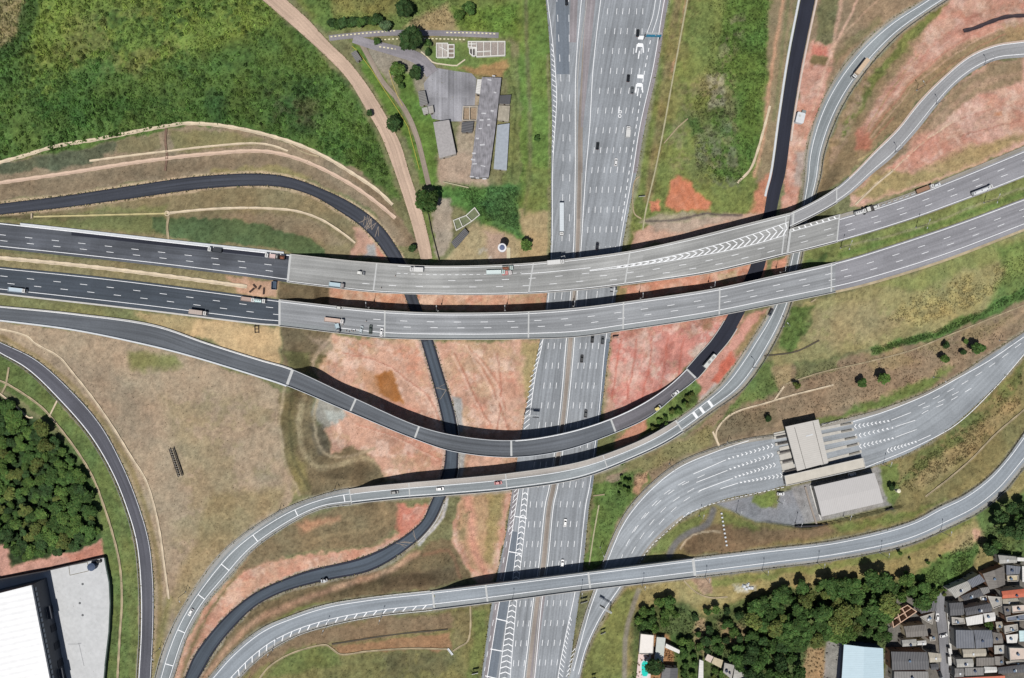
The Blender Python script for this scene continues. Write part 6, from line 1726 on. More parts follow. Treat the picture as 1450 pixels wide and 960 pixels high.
# raised centre bay and seams along the canopy
dA = P(1133, 599.5, gz + 6.6).xy; dB = P(1150, 661, gz + 6.6).xy; dC = P(1166, 656.5, gz + 6.6).xy; dD = P(1151, 595.5, gz + 6.6).xy
for s0, s1 in (((1125, 605), (1141, 664)), ((1151, 597), (1166, 657))):
    A, B = P(*s0, gz + 6.6).xy, P(*s1, gz + 6.6).xy; dd = (B - A).normalized(); n = Vector((-dd.y, dd.x)) * .14
    mb.prism([(v.x, v.y) for v in ccw([A - n, B - n, B + n, A + n])], gz + 6.603, gz + 6.66)
mb.build('roof_seam', mat('seam_dark', (116, 114, 110)), root)
mb = MB(); A, B = P(1141, 617.5, gz + 6.6).xy, P(1151, 615, gz + 6.6).xy; n = Vector((0, .3))
mb.prism([(v.x, v.y) for v in ccw([A - n, B - n, B + n, A + n])], gz + 6.604, gz + 6.75); mb.build('roof_vent', CONCW, root)
for u in (.12, .37, .63, .88):
    for v in (.3, .7):
        p = a + (b - a) * u + (d - a) * v
        mb = MB(); mb.tube((p.x, p.y, gz - .3), (p.x, p.y, gz + 5.7), .35, n=10); mb.build('column', CONCD, root)
LONG = [(1110.5, 673.5), (1222, 648), (1225.5, 662.5), (1113, 688)]
house(LONG, 3.2, mat('walkway_roof', (214, 208, 196), var=.12, scale=.3), 'long narrow pale cream roof along the south side of the toll lanes', style='flat', wall=1, name='toll_service_building', cat='service building', z0=gz, parapet=CONC, nwin=5)
ADM = [(1152.5, 689), (1238, 669.5), (1251, 711.5), (1163.5, 731.5)]
adm = house(ADM, 5.0, corrugated('office_roof', (200, 197, 196), pitch=1.0, var=.04, depth=.12), 'wide pale grey roofed office building south of the toll lanes', style='gable', rise=.5, wall=1, name='office_building', cat='office building', z0=gz, nwin=6)
isl = [((1064, 612.5), (1212, 597), 2.0), ((1098, 622), (1214, 607), 1.6), ((1100, 633), (1216, 619.5), 1.6), ((1104, 645), (1218, 632), 1.6), ((1108, 656), (1224, 641), 1.6)]
eastI = [((1163, 605.5), (1208, 598.5)), ((1165.5, 615.5), (1209, 608)), ((1168, 626.5), (1214, 618.5)), ((1171, 637), (1217, 628)), ((1174, 649), (1220, 639))]
westI = [((1096, 620.5), (1114, 616.5)), ((1098, 629.5), (1117, 625.5)), ((1101, 641.5), (1120, 637)), ((1105, 655), (1124, 650.5)), ((1108, 669), (1128, 664.5))]
# light concrete approach slabs around the booths
mb = MB()
for a, b, w_ in (((1164, 603), (1208, 594.5), 2.2), ((1166, 610.5), (1210, 602.5), 2.0), ((1170, 631.5), (1216, 623.5), 2.2), ((1176, 643.5), (1219, 634), 1.6), ((1096, 616), (1113, 612), 1.8), ((1104, 636), (1120, 632.5), 1.6), ((1104, 648), (1121, 644), 2.6), ((1107, 662), (1125, 658), 3.0)):
    fstrip(mb, [a, b], w_ * 1.25, gz + .03, curve=False)
mb.build('toll_slab', mat('toll_concrete', (206, 202, 194), var=.12), kind='structure')
mb = MB()
for a, b in (((1166, 613.5), (1209, 605)), ((1169, 627.5), (1214, 617.5))): fstrip(mb, [a, b], 1.9, gz + .045, curve=False)
mb.build('toll_lane', asphalt('dark_lane', (112, 110, 112)), kind='structure')
ILAB = ['toll island in the northernmost lane gap', 'toll island second from the north', 'toll island in the middle of the plaza', 'toll island second from the south', 'southernmost toll island beside the cream roof']
for k in range(5):
    (a0, a1), (b0, b1) = westI[k], eastI[k]
    A, B = P(*a0, gz + .3).xy, P(*b1, gz + .3).xy
    d = (B - A).normalized(); n = Vector((-d.y, d.x)) * .8; c = (A + B) / 2
    root = empty('toll_island', (c.x, c.y, gz), label='long dark kerbed ' + ILAB[k], cat='toll island', group='toll islands')
    mb = MB(); nose = d * 1.2
    mb.prism([(v.x, v.y) for v in ccw([A - n, B - n, B + n, A + n])], gz - .3, gz + .28); mb.build('kerb', mat('island_kerb', (204, 200, 192), var=.15), root)
    mb = MB(); m_ = n * .55; mb.prism([(v.x, v.y) for v in ccw([A + nose - m_, A + nose * 7 - m_, A + nose * 7 + m_, A + nose + m_])], gz + .283, gz + 1.0); mb.build('crash_cushion', mat('cushion', (178, 120, 92) if k == 1 else (90, 86, 84)), root)
    mb = MB(); mb.prism([(v.x, v.y) for v in ccw([B - nose * 6 - m_, B - nose - m_, B - nose + m_, B - nose * 6 + m_])], gz + .283, gz + .9); mb.build('crash_block', mat('cushion_b', (190, 150, 96) if k == 2 else (150, 146, 138)), root)
    bo = c
    root2 = empty('toll_booth', (bo.x, bo.y, gz + .28), label='toll booth under the canopy on the ' + ILAB[k].replace('toll island ', 'island '), cat='booth', group='toll booths')
    ang = math.atan2(d.y, d.x)
    mb = MB(); mb.box(-1.6, 1.6, -.7, .7, 0, 1.1, .1); mb.build('base', CONCW, root2, world=False)
    mb = MB(); mb.box(-1.5, 1.5, -.66, .66, 1.1, 2.2, .1); mb.build('window', GLASS, root2, world=False)
    mb = MB(); mb.box(-1.9, 1.9, -.95, .95, 2.2, 2.45, .1); mb.build('roof', CONCD, root2, world=False)
    root2.rotation_euler.z = ang
wallrun([(1126, 745), (1160, 743.5), (1200, 736.5), (1240, 727), (1262, 719)], 1.6, .9, mat('retaining_shade', (46, 44, 48)), 'dark curved retaining wall behind the toll office yard', z=3.9)  # near-black colour holds the wall's shaded side and cast shadow
wallrun([(1140, 690), (1147, 715), (1156, 742)], .5, .9, mat('kerb_brown', (162, 150, 140)), 'straight brown kerb wall between toll yard and office', z=4)
wallrun([(1147, 688), (1154, 714), (1162, 735)], .5, .7, CONC, 'straight pale kerb wall close beside the toll office', z=4)
c = P(1269.5, 694, 8); t = empty('water_tower', (c.x, c.y, 4), label='small round white tank tower on the grass east of the toll office', cat='water tower')
mb = MB(); mb.lathe(c.x, c.y, [(.5, 3.6), (.5, 8), (1.1, 8.6), (1.1, 10.4), (.01, 10.8)], 14); mb.build('tank', mat('tank_cream', (246, 240, 214)), t)
mb = MB(); mb.tube((c.x + .75, c.y, 4), (c.x + 1.15, c.y, 9), .05); mb.build('ladder', STEEL, t)

# --- abandoned compound in the north
gc = 2.2
asph = asphalt('yard_asphalt', (150, 146, 152), streak=.1, patch=.22)
mb = MB()
mb.poly([tuple(P(x, y, gc).xy) + (gc + .14,) for x, y in [(600, 118), (617, 96), (640, 100), (668, 104), (675, 112), (672, 150), (668, 172), (632, 172), (612, 168), (604, 148)][::-1]])
mb.build('forecourt', asphalt('forecourt_concrete', (154, 154, 160), streak=.14, patch=.36), kind='structure')
mb = MB(); zc = lambda x, y: zt(x, y) + .32
fstrip(mb, [(466, 54), (492, 51), (540, 47), (600, 46.5), (660, 48), (706, 50)], 3.2, zc); mb.build('access_road', asph, kind='structure')
mb = MB(); zc2 = lambda x, y: zt(x, y) + .36
fstrip(mb, [(500, 55), (530, 64), (560, 72), (590, 82), (606, 96), (612, 104)], 4.4, zc2, w1=7.5); mb.build('access_road', asph, kind='structure')
mb = MB(); zc3 = lambda x, y: zt(x, y) + .28
fstrip(mb, [(512, 62), (524, 84), (542, 116), (565, 143), (580, 168), (592, 200), (600, 232), (607, 262)], 2.8, zc3, w1=2.8)
mb.build('service_lane', asphalt('service_lane_asphalt', (164, 150, 136), streak=.16, patch=.15), kind='structure')
mb = MB(); zk = lambda x, y: zt(x, y) + .4
for pts in ([(468, 52), (500, 48.5), (540, 45), (562, 43)], [(632, 46), (670, 46.5), (704, 48)], [(533, 57), (560, 55), (600, 54.5), (660, 56)], [(537, 66), (560, 69.5)]):
    fstrip(mb, pts, .7, zk, dash=(1.1, 2.2))
mb.build('painted_kerb', mat('kerb_cream', (240, 232, 196)), kind='structure')
wallrun([(499, 66), (506, 72), (527, 100), (546, 130), (566, 160), (578, 180), (586, 210), (594, 240)], .5, .4, mat('mossy_kerb', (176, 172, 74)), 'long yellow-green mossy kerb beside the compound service lane', 'kerb', 'kerb')
wallrun([(551, 100), (556, 118), (563, 136), (570, 150)], .4, .4, mat('yellow_kerb', (196, 178, 110)), 'short yellowish kerb curving round the compound shrubs', 'kerb', 'kerb')
wallrun([(597, 74), (604, 80), (612, 88), (618, 90), (640, 93), (647, 93), (658, 85)], .35, .7, mat('cream_kerb', (224, 212, 186)), 'cream garden path edge below the small ruin in the compound', 'garden_edging', 'edging')
# long ruined hall with holed roof
LH = [(682.5, 109), (710, 110), (701, 185), (692, 251), (665.5, 251.5), (674, 178)]
hall = house(LH, 5, corrugated('hall_roof', (146, 144, 150), pitch=1.1, var=.5, depth=.4), 'long dark-roofed derelict hall with broken pale patches in the abandoned compound', style='flat', wall=1, name='derelict_hall', cat='hall', z0=gc, openings=True, nwin=8)
rs = random.Random(3)
mb = MB()
for x, y in ((699, 107.5), (693, 113), (701, 131), (697, 157), (685, 160.5), (692, 169), (682, 170), (692, 177), (680, 182), (671, 217), (670, 226), (672, 232), (684, 235), (676, 196), (668, 250), (676, 252), (686, 253), (683, 205)):
    A = P(x, y, gc + 5).xy; l_, w_ = rs.uniform(.7, 1.4), rs.uniform(.25, .45); r_ = rs.uniform(-.25, .1)
    e = Vector((math.cos(r_), math.sin(r_))); o = Vector((-e.y, e.x))
    mb.prism([(v.x, v.y) for v in ccw([A - e * l_ - o * w_, A + e * l_ - o * w_, A + e * l_ + o * w_, A - e * l_ + o * w_])], gc + 5.004, gc + 5.06 + .01 * len(mb.f) % .05)
mb.build('roof_patch', mat('pale_sheet', (208, 208, 212), var=.2), hall)
house([(676, 112.5), (683, 112.5), (680, 133.5), (673.5, 132)], 4.4, FC['white'], 'narrow white sheet roof lying against the derelict hall', style='shed', rise=.4, wall=1, name='lean_to', cat='shed', z0=gc)
house([(613.5, 173), (636, 169.5), (646, 217.5), (622, 224)], 4.6, mat('cracked_slab', (176, 172, 172), var=.18, scale=.8), 'pale flat-roofed derelict building with cracked slabs in the compound', style='flat', wall=0, name='derelict_building', cat='building', z0=gc, parapet=False, nwin=5)
house([(704, 177), (721.5, 174.5), (717.5, 241), (699, 239)], 3.2, mat('annex_slab', (172, 180, 190), var=.14), 'bluish pale flat-roofed annex along the right side of the derelict hall', style='flat', wall=0, name='annex', cat='annex', z0=gc, nwin=6)
house([(707.5, 135), (724, 134), (722, 147.5), (706.5, 146.5)], 3.2, FC['dark'], 'small dark-roofed annex at the upper right of the derelict hall', style='flat', wall=0, name='annex', cat='annex', z0=gc)
house([(706.5, 149), (722, 150), (720.5, 172), (704.5, 170)], 2.6, mat('pale_ruin_slab', (176, 168, 152), var=.3), 'crumbling tan slab roof between the two annexes of the hall', style='flat', wall=0, name='annex', cat='annex', z0=gc)
house([(592, 129), (601.5, 128), (606, 147), (594.5, 150)], 3.4, FC['grey'], 'small grey-roofed hut on the left of the compound forecourt', style='flat', wall=0, name='hut', cat='hut', z0=gc)
house([(597, 153), (605, 151), (607, 160), (600, 162.5)], 2.8, FC['pale'], 'tiny pale ruined hut below the grey-roofed hut', style='flat', wall=0, name='hut', cat='hut', z0=gc)
house([(605.5, 151), (613, 149), (614.5, 159), (608, 161)], 3.2, FC['slab'], 'tiny pale flat hut beside the compound forecourt edge', style='flat', wall=0, name='hut', cat='hut', z0=gc)
house([(654, 173), (671, 171), (669, 187), (653, 187)], 3.4, FC['dark'], 'small burnt dark-roofed room beside the derelict hall', style='flat', wall=1, name='derelict_room', cat='room', z0=gc)
roofless([(656, 151), (676, 150), (675, 170), (655, 170)], [((665, 151), (665, 170))], 2.6, mat('ruin_wall', (206, 196, 180), var=.2), 'roofless rubble-filled room beside the derelict hall', z0=gc, floor=mat('rubble_floor', (166, 146, 124), var=.5, scale=3))
PW = mat('ruin_white', (240, 238, 232), var=.12)
roofless([(618, 61), (634, 61), (634, 81), (618, 81)], [((622, 66), (634, 72)), ((626, 61), (627, 81))], 1.2, PW, 'square white-walled foundation ruin in the compound', z0=gc, floor=mat('ruin_f', (186, 178, 172), var=.3, scale=1.5))
roofless([(635, 63), (643, 63), (643, 81), (635, 81)], [((635, 69), (643, 69)), ((635, 75), (643, 75))], 1.0, PW, 'narrow three-cell foundation ruin beside the square white one', z0=gc, floor=mat('ruin_f2', (140, 126, 116), var=.3, scale=1.5))
roofless([(663, 58.5), (715, 58.5), (715, 78), (675, 80), (674, 67), (663, 66)], [((675, 60), (675, 79)), ((685, 59), (685, 79)), ((695, 59), (695, 79)), ((705, 59), (705, 79)), ((675, 73), (695, 72)), ((668, 58.5), (668, 66)), ((663, 62), (674, 62))], 1.4, PW,
         'long white-walled foundation ruin of many rooms in the compound', z0=gc, floor=mat('ruin_f3', (168, 158, 152), var=.3, scale=1.5))
roofless([(664.5, 68), (673, 68), (673, 79), (669, 79), (665, 75)], [((669, 68), (669, 79))], 1.2, PW, 'tiny white-walled foundation ruin at the left end of the long one', z0=gc, floor=mat('ruin_f4', (96, 92, 90), var=.3))
house([(497, 75.5), (504, 71), (512, 83), (505, 88)], 2.8, FC['grey'], 'small grey-roofed gatehouse between dirt road and compound lane', style='shed', rise=.3, wall=0, name='gatehouse', cat='gatehouse')
PW2 = mat('ruin_white_b', (226, 224, 214), var=.2)
roofless([(642, 312), (660, 305), (672, 294), (679, 304), (668, 313), (657, 320), (646, 326)], [((650, 309), (655, 321)), ((660, 305), (668, 313))], 1.3, PW2, 'white-edged roofless ruin standing alone in the grass north of the viaducts', floor=mat('ruin_f5', (120, 128, 96), var=.3))
house([(639, 343), (658, 323), (664, 330), (645, 352)], 2.6, FC['dark'], 'long grey sheet-roofed shed beside the lone roofless ruin', style='flat', wall=1, name='shed', cat='shed')
wallrun([(628, 258), (650, 263), (663, 266)], 1.0, .5, mat('pale_lime', (196, 190, 156)), 'low pale wall between compound and green lawn')
wallrun([(606, 300), (612, 330), (622, 369)], 1.8, .25, mat('thin_dark_wall', (86, 78, 70)), 'thin dark boundary wall running down to the northern viaduct')
# round water tower by the northern viaduct
c = P(711, 350.5, 12); g = .6
t = empty('water_tower', (c.x, c.y, g), label='round white water tower with dark blue top just north of the viaduct', cat='water tower')
mb = MB(); mb.lathe(c.x, c.y, [(1.0, g - .5), (1.0, 7.5), (2.3, 9), (2.4, 12), (2.2, 12.1), (1.5, 12.1)], 20); mb.build('tower', mat('tower_white', (246, 246, 250), var=.05), t)
mb = MB(); mb.lathe(c.x, c.y, [(1.5, 12.1), (1.4, 12.5), (.01, 12.7)], 20); mb.build('hatch', mat('tower_blue', (104, 116, 150)), t)
c = PG(720, 357); mb = MB(); mb.box(c.x - 1, c.x + 1, c.y - 4, c.y + 2.6, c.z - .3, c.z + .35, .2); mb.build('plinth', mat('plinth', (216, 208, 178)), None, 'cream concrete plinth beside the round water tower', 'plinth')
# --- houses by the pool
house([(907, 897), (926, 899), (924.5, 926), (904.5, 926)], 3.6, mat('terrace_white', (250, 244, 238), var=.06), 'white roof terrace of the house with the swimming pool', style='flat', wall=0, parapet=WALLS[0], name='pool_house', cat='house')
house([(930, 902), (942.5, 903), (939, 938), (927, 936)], 3.0, mat('terrace_grey', (206, 210, 204), var=.12), 'long pale grey flat roof right of the white terrace and pool', style='flat', wall=0)
house([(943, 911), (963.5, 921), (961.5, 925.5), (942, 917)], 2.8, FC['white'], 'narrow white sheet roof slanting beside the earth garden', style='shed', rise=.2, wall=0)
house([(938, 945), (960, 946), (958, 990), (934, 990)], 3.4, FC['dark'], 'dark grey roofed house at the bottom edge beside the orange earth garden', style='gable', rise=.6, wall=0)
house([(1002, 926), (1010.5, 930), (1006, 938.5), (998, 934)], 3.2, FC['pink'], 'small pinkish white hut among the trees at the bottom edge', style='flat', wall=0)
house([(1011, 930.5), (1024, 935), (1021, 946), (1007.5, 939)], 3.0, FC['cream'], 'small ochre flat-roofed hut beside the pinkish white hut', style='flat', wall=0)
house([(1026, 938.5), (1040, 942), (1036, 962), (1024, 952)], 3.4, FC['slab'], 'grey flat roof with two round tanks near the bottom edge', style='flat', wall=0)
house([(1041, 942), (1058, 945), (1056, 972), (1037, 966)], 3.2, FC['pale'], 'weathered pale roof right of the grey flat roof near the bottom edge', style='flat', wall=0)
house([(990.5, 934), (996, 936), (996, 985), (987, 985)], 2.4, FC['white'], 'narrow white alley roof running off the bottom edge', style='flat', wall=0)
for k, (x, y) in enumerate(((1028.5, 949.5), (1033, 952.5))):
    c = P(x, y, zt(x, y) + 3.6); mb = MB(); r_ = .8 - .25 * k; z_ = zt(1031, 948) + 3.41; mb.lathe(c.x, c.y, [(r_, z_), (r_, z_ + .9), (.1, z_ + 1.1)], 14)
    mb.build('water_tank', mat('tank_dark_blue', (58, 66, 92)), None, ('larger dark blue round tank on the grey flat roof', 'smaller dark blue round tank on the grey flat roof')[k], 'water tank')
g = zt(911, 945)
pc = P(913, 946.5, g)
mb = MB(); mb.poly([tuple(P(x, y, g).xy) + (g + .22,) for x, y in [(904, 926), (922, 927), (920, 990), (898, 990)][::-1]]); deckp = mb.build('pool_terrace', mat('pool_paving', (240, 216, 210), var=.06), kind='structure')
rim = [(pc.x + 2.6 * max(-1, min(1, 1.15 * math.cos(a))), pc.y + 5.2 * max(-1, min(1, 1.1 * math.sin(a)))) for a in np.linspace(0, 2 * math.pi, 28, endpoint=False)]
root = empty('swimming_pool', (pc.x, pc.y, g), label='turquoise rounded swimming pool on a pink terrace at the bottom edge', cat='swimming pool')
mb = MB(); mb.prism(rim, g + .1, g + .3); mb.build('coping', CONCW, root)
rim2 = [(pc.x + (x - pc.x) * .72, pc.y + (y - pc.y) * .82) for x, y in rim]
mb = MB(); mb.prism(rim2, g + .1, g + .32); mb.build('water', mat('pool_water', (40, 224, 206), rough=.08, var=.04, spec=.5), root)
# --- blue-roofed hall
house([(1195, 912.5), (1250.5, 918), (1252, 990), (1190, 990)], 8, corrugated('blue_hall_roof', (196, 220, 232), pitch=1.2, var=.05, depth=.12), 'hall with pale blue metal roof at the bottom edge beside the wood', style='gable', rise=.7, wall=mat('hall_blue_wall', (70, 84, 112)), name='hall', cat='hall', nwin=5)
mb = MB(); zs_ = lambda x, y: zt(x, y) + .5
fstrip(mb, [(1330, 838), (1332, 870), (1337, 910), (1341, 1000)], 5.4, zs_, w1=6.0); street = mb.build('street', asphalt('street_asphalt', (138, 138, 142), streak=.1, patch=.2), kind='structure')
mb = MB(); zs2 = lambda x, y: zt(x, y) + .62
fstrip(mb, [(1341, 850), (1344, 890), (1348, 950), (1350, 1000)], 1.2, zs2); mb.build('pavement', CONC, kind='structure')
for a, b, lab in (((1345, 918), (1346, 926), 'white van-sized awning beside the street, upper one'), ((1344.5, 930), (1345.5, 942), 'white awning roof beside the street, lower one')):
    house([(a[0] - 2.5, a[1]), (a[0] + 2.5, a[1]), (b[0] + 2.5, b[1]), (b[0] - 2.5, b[1])], 2.6, FC['white'], lab, style='shed', rise=.2, wall=0, name='awning_shed', cat='shed', openings=False)
# ================================================================== vegetation
LEAF = attr_mat('leaves', rough=.7, nscale=.8, nvar=.2, bump=0, rnd=.25, trans=.3)
TUFT = attr_mat('tuft_leaves', rough=.8, nscale=.4, nvar=.2, bump=0, trans=.2)
BARK = mat('bark', (104, 90, 74), var=.25, scale=3)
RNG = np.random.RandomState(11)


def leaf_mesh(name, C, N, size, col, material, aspect=1.5):
    """C centres, N normals, size, linear colour -> one mesh of many small leaf sprays"""
    n = len(C)
    N = N / np.maximum(np.linalg.norm(N, axis=1, keepdims=True), 1e-6)
    r = RNG.normal(size=(n, 3)); U = np.cross(N, r); U /= np.maximum(np.linalg.norm(U, axis=1, keepdims=True), 1e-6); V = np.cross(N, U)
    s = size[:, None]
    # kite shaped spray
    q = np.stack([C - U * s * aspect * .55, C + V * s * .45, C + U * s * aspect * .55, C - V * s * .45], 1)
    me = bpy.data.meshes.new(name)
    me.vertices.add(4 * n); me.vertices.foreach_set('co', q.astype(np.float32).ravel())
    me.loops.add(4 * n); me.polygons.add(n)
    me.loops.foreach_set('vertex_index', np.arange(4 * n, dtype=np.int32)); me.polygons.foreach_set('loop_start', np.arange(0, 4 * n, 4, dtype=np.int32))
    me.update(calc_edges=True)
    ca = me.color_attributes.new('Col', 'FLOAT_COLOR', 'POINT')
    c4 = np.concatenate([np.repeat(col, 4, 0), np.ones((4 * n, 1))], 1)
    ca.data.foreach_set('color', c4.astype(np.float32).ravel())
    me.materials.append(material)
    return me


def crown_mesh(seed, base, nl=11, leaves=1500, flat=.75, spread=.62, leaf=.62):
    rs = np.random.RandomState(seed)
    lob = rs.normal(size=(nl, 3)); lob /= np.linalg.norm(lob, axis=1, keepdims=True)
    lob *= (rs.rand(nl, 1) ** .5) * spread * 4.0; lob[:, 2] = np.abs(lob[:, 2]) * flat
    rad = rs.uniform(.9, 1.9, nl); tone = rs.uniform(.72, 1.3, nl)
    w = rad ** 2; k = rs.choice(nl, leaves, p=w / w.sum())
    d = rs.normal(size=(leaves, 3)); d /= np.linalg.norm(d, axis=1, keepdims=True)
    d[:, 2] = np.where(d[:, 2] < -.35, -d[:, 2], d[:, 2])
    C = lob[k] + d * (rad[k] * rs.uniform(.6, 1.08, leaves))[:, None] * np.array([1, 1, .85])
    N = d + rs.normal(size=(leaves, 3)) * .55; N[:, 2] += .35
    t = tone[k] * rs.uniform(.65, 1.4, leaves)
    col = np.array(base)[None, :] * t[:, None]
    col[:, 0] *= rs.uniform(.85, 1.2, leaves)
    C[:, 2] += 1.2
    return leaf_mesh('crown', C, N, rs.uniform(.6, 1.4, leaves) * leaf, col, LEAF)


def trunk_mesh(seed):
    rs = random.Random(seed); mb = MB()
    mb.tube((0, 0, -4.4), (0, 0, -1.2), .32, .22, 8); mb.tube((0, 0, -1.2), (.2, .1, 1.4), .22, .09, 7)
    for k in range(5):
        a = 1.256 * k + rs.uniform(-.3, .3); r_ = rs.uniform(1.6, 2.4)
        mb.tube((0, 0, -1.5 + .4 * k), (r_ * math.cos(a), r_ * math.sin(a), .4 + rs.uniform(0, 1.2)), .13, .04, 6)
    me = bpy.data.meshes.new('trunk'); me.from_pydata(mb.v, [], mb.f); me.materials.append(BARK); me.update()
    return me


KINDS = {'dark': (alb((86, 118, 62)), 5), 'mid': (alb((106, 138, 70)), 3), 'olive': (alb((120, 134, 72)), 3), 'pale': (alb((118, 146, 104)), 2), 'deep': (alb((72, 100, 58)), 4)}
CROWNS = {}
sd_ = 100
for kn, (bc, cnt) in KINDS.items():
    for i in range(cnt):
        sd_ += 1
        CROWNS.setdefault(kn, []).append(crown_mesh(sd_, bc, nl=RNG.randint(9, 15), leaves=1500, leaf=.6))
TRUNKS = [trunk_mesh(i) for i in range(3)]
tree_n = 0


def tree(px, py, R, label, kind='dark', h=None, group=None, name='tree', cat='tree', squash=1.0):
    """R: crown radius in metres; crown centre is what shows at px,py"""
    global tree_n
    tree_n += 1
    h = h if h is not None else R * 1.35
    s = R / 3.6
    g = zt(px, py); p = P(px, py, g + h)
    root = empty(name, (p.x, p.y, g), random.uniform(0, 6.28), label, cat, group)
    c = bpy.data.objects.new('crown', random.choice(CROWNS[kind])); COL.objects.link(c); c.parent = root
    c.location = (0, 0, h - 1.6 * s * squash); c.scale = (s * random.uniform(.9, 1.1), s * random.uniform(.9, 1.1), s * squash * random.uniform(.85, 1.1))
    t = bpy.data.objects.new('trunk', random.choice(TRUNKS)); COL.objects.link(t); t.parent = root
    ts = max(h / 5.2, .2); t.location = (0, 0, h - .6 * ts); t.scale = (s * .9, s * .9, ts)
    return root


def inpoly(x, y, poly):
    ins = False; n = len(poly)
    for i in range(n):
        (x0, y0), (x1, y1) = poly[i], poly[(i + 1) % n]
        if (y0 <= y) != (y1 <= y) and x < x0 + (y - y0) * (x1 - x0) / (y1 - y0): ins = not ins
    return ins


AVOID = [(1281, 873, 23), (1294, 858, 14), (1222, 930, 24), (912, 935, 14), (1275, 862, 16), (1262, 885, 12), (1385, 722, 8)]


def forest(poly, spacing, rmin, rmax, label, kinds, group, seed, hk=1.3, holes=0.0, cap=240, sq=1.0):
    rs = random.Random(seed); pts = []
    xs = [p[0] for p in poly]; ys = [p[1] for p in poly]
    for _ in range(6000):
        x, y = rs.uniform(min(xs), max(xs)), rs.uniform(min(ys), max(ys))
        if not inpoly(x, y, poly) or any((x - a) ** 2 + (y - b) ** 2 < r * r for a, b, r in AVOID): continue
        if all((x - a) ** 2 + (y - b) ** 2 > spacing ** 2 for a, b in pts): pts.append((x, y))
        if len(pts) >= cap: break
    for x, y in pts:
        if rs.random() < holes: continue
        R = rs.uniform(rmin, rmax)
        tree(x, y, R, label, rs.choice(kinds), R * rs.uniform(hk * .8, hk * 1.2), group, squash=sq)


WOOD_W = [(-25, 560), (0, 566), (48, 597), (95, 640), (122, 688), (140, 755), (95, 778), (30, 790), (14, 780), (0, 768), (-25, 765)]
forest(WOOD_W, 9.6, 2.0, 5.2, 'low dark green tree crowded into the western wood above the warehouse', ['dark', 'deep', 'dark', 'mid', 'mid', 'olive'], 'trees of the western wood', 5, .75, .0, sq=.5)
WOOD_E = [(1068, 850), (1120, 832), (1160, 826), (1220, 824), (1280, 820), (1318, 828), (1312, 850), (1262, 876), (1258, 905), (1190, 905), (1182, 900), (1150, 912), (1085, 918), (1062, 900)]
forest(WOOD_E, 13.2, 2.8, 7.0, 'broad dark green tree in the dense wood between last viaduct and settlement', ['dark', 'mid', 'dark', 'dark', 'olive'], 'trees of the south-eastern wood', 8, 1.25, sq=.72)
forest([(1040, 920), (1082, 900), (1130, 925), (1132, 985), (1060, 985)], 14, 3.0, 5.2, 'dark green tree at the bottom edge left of the blue-roofed hall', ['dark', 'deep', 'dark'], 'trees by the blue-roofed hall', 9, 1.3)
forest([(955, 870), (1000, 862), (1060, 868), (1062, 925), (1030, 930), (975, 915), (960, 895)], 12, 1.8, 3.6, 'small dark tree among the scattered garden trees right of the pool house', ['dark', 'deep', 'mid'], 'garden trees near the pool house', 10, 1.1, .3)
forest([(905, 868), (938, 848), (950, 850), (946, 880), (932, 892), (905, 890)], 10.5, 2.2, 4.0, 'green bushy tree in the clump just north of the pool house', ['mid', 'dark', 'mid'], 'trees north of the pool house', 12, 1.1)
forest([(965, 905), (985, 915), (985, 990), (968, 990)], 11, 1.8, 3.2, 'green garden bush right of the orange earth garden', ['mid', 'dark'], 'bushes by the earth garden', 13, .9)
forest([(1010, 950), (1022, 950), (1034, 985), (1002, 985)], 9, 1.6, 2.6, 'low green bush in the small lawn at the bottom edge', ['mid', 'olive'], 'lawn bushes at the bottom edge', 14, .8)
forest([(1410, 730), (1428, 720), (1470, 708), (1470, 775), (1440, 772), (1400, 752)], 15, 3.2, 6.0, 'dark tree in the clump at the right edge beside the southernmost ramp', ['deep', 'dark', 'deep'], 'trees at the right edge', 15, 1.6, .1)
forest([(1264, 846), (1300, 832), (1328, 838), (1322, 852), (1288, 868), (1268, 880)], 11, 2.4, 3.6, 'leafy green tree beside the roofless orange house', ['mid', 'dark'], 'trees beside the roofless house', 16, 1.2)
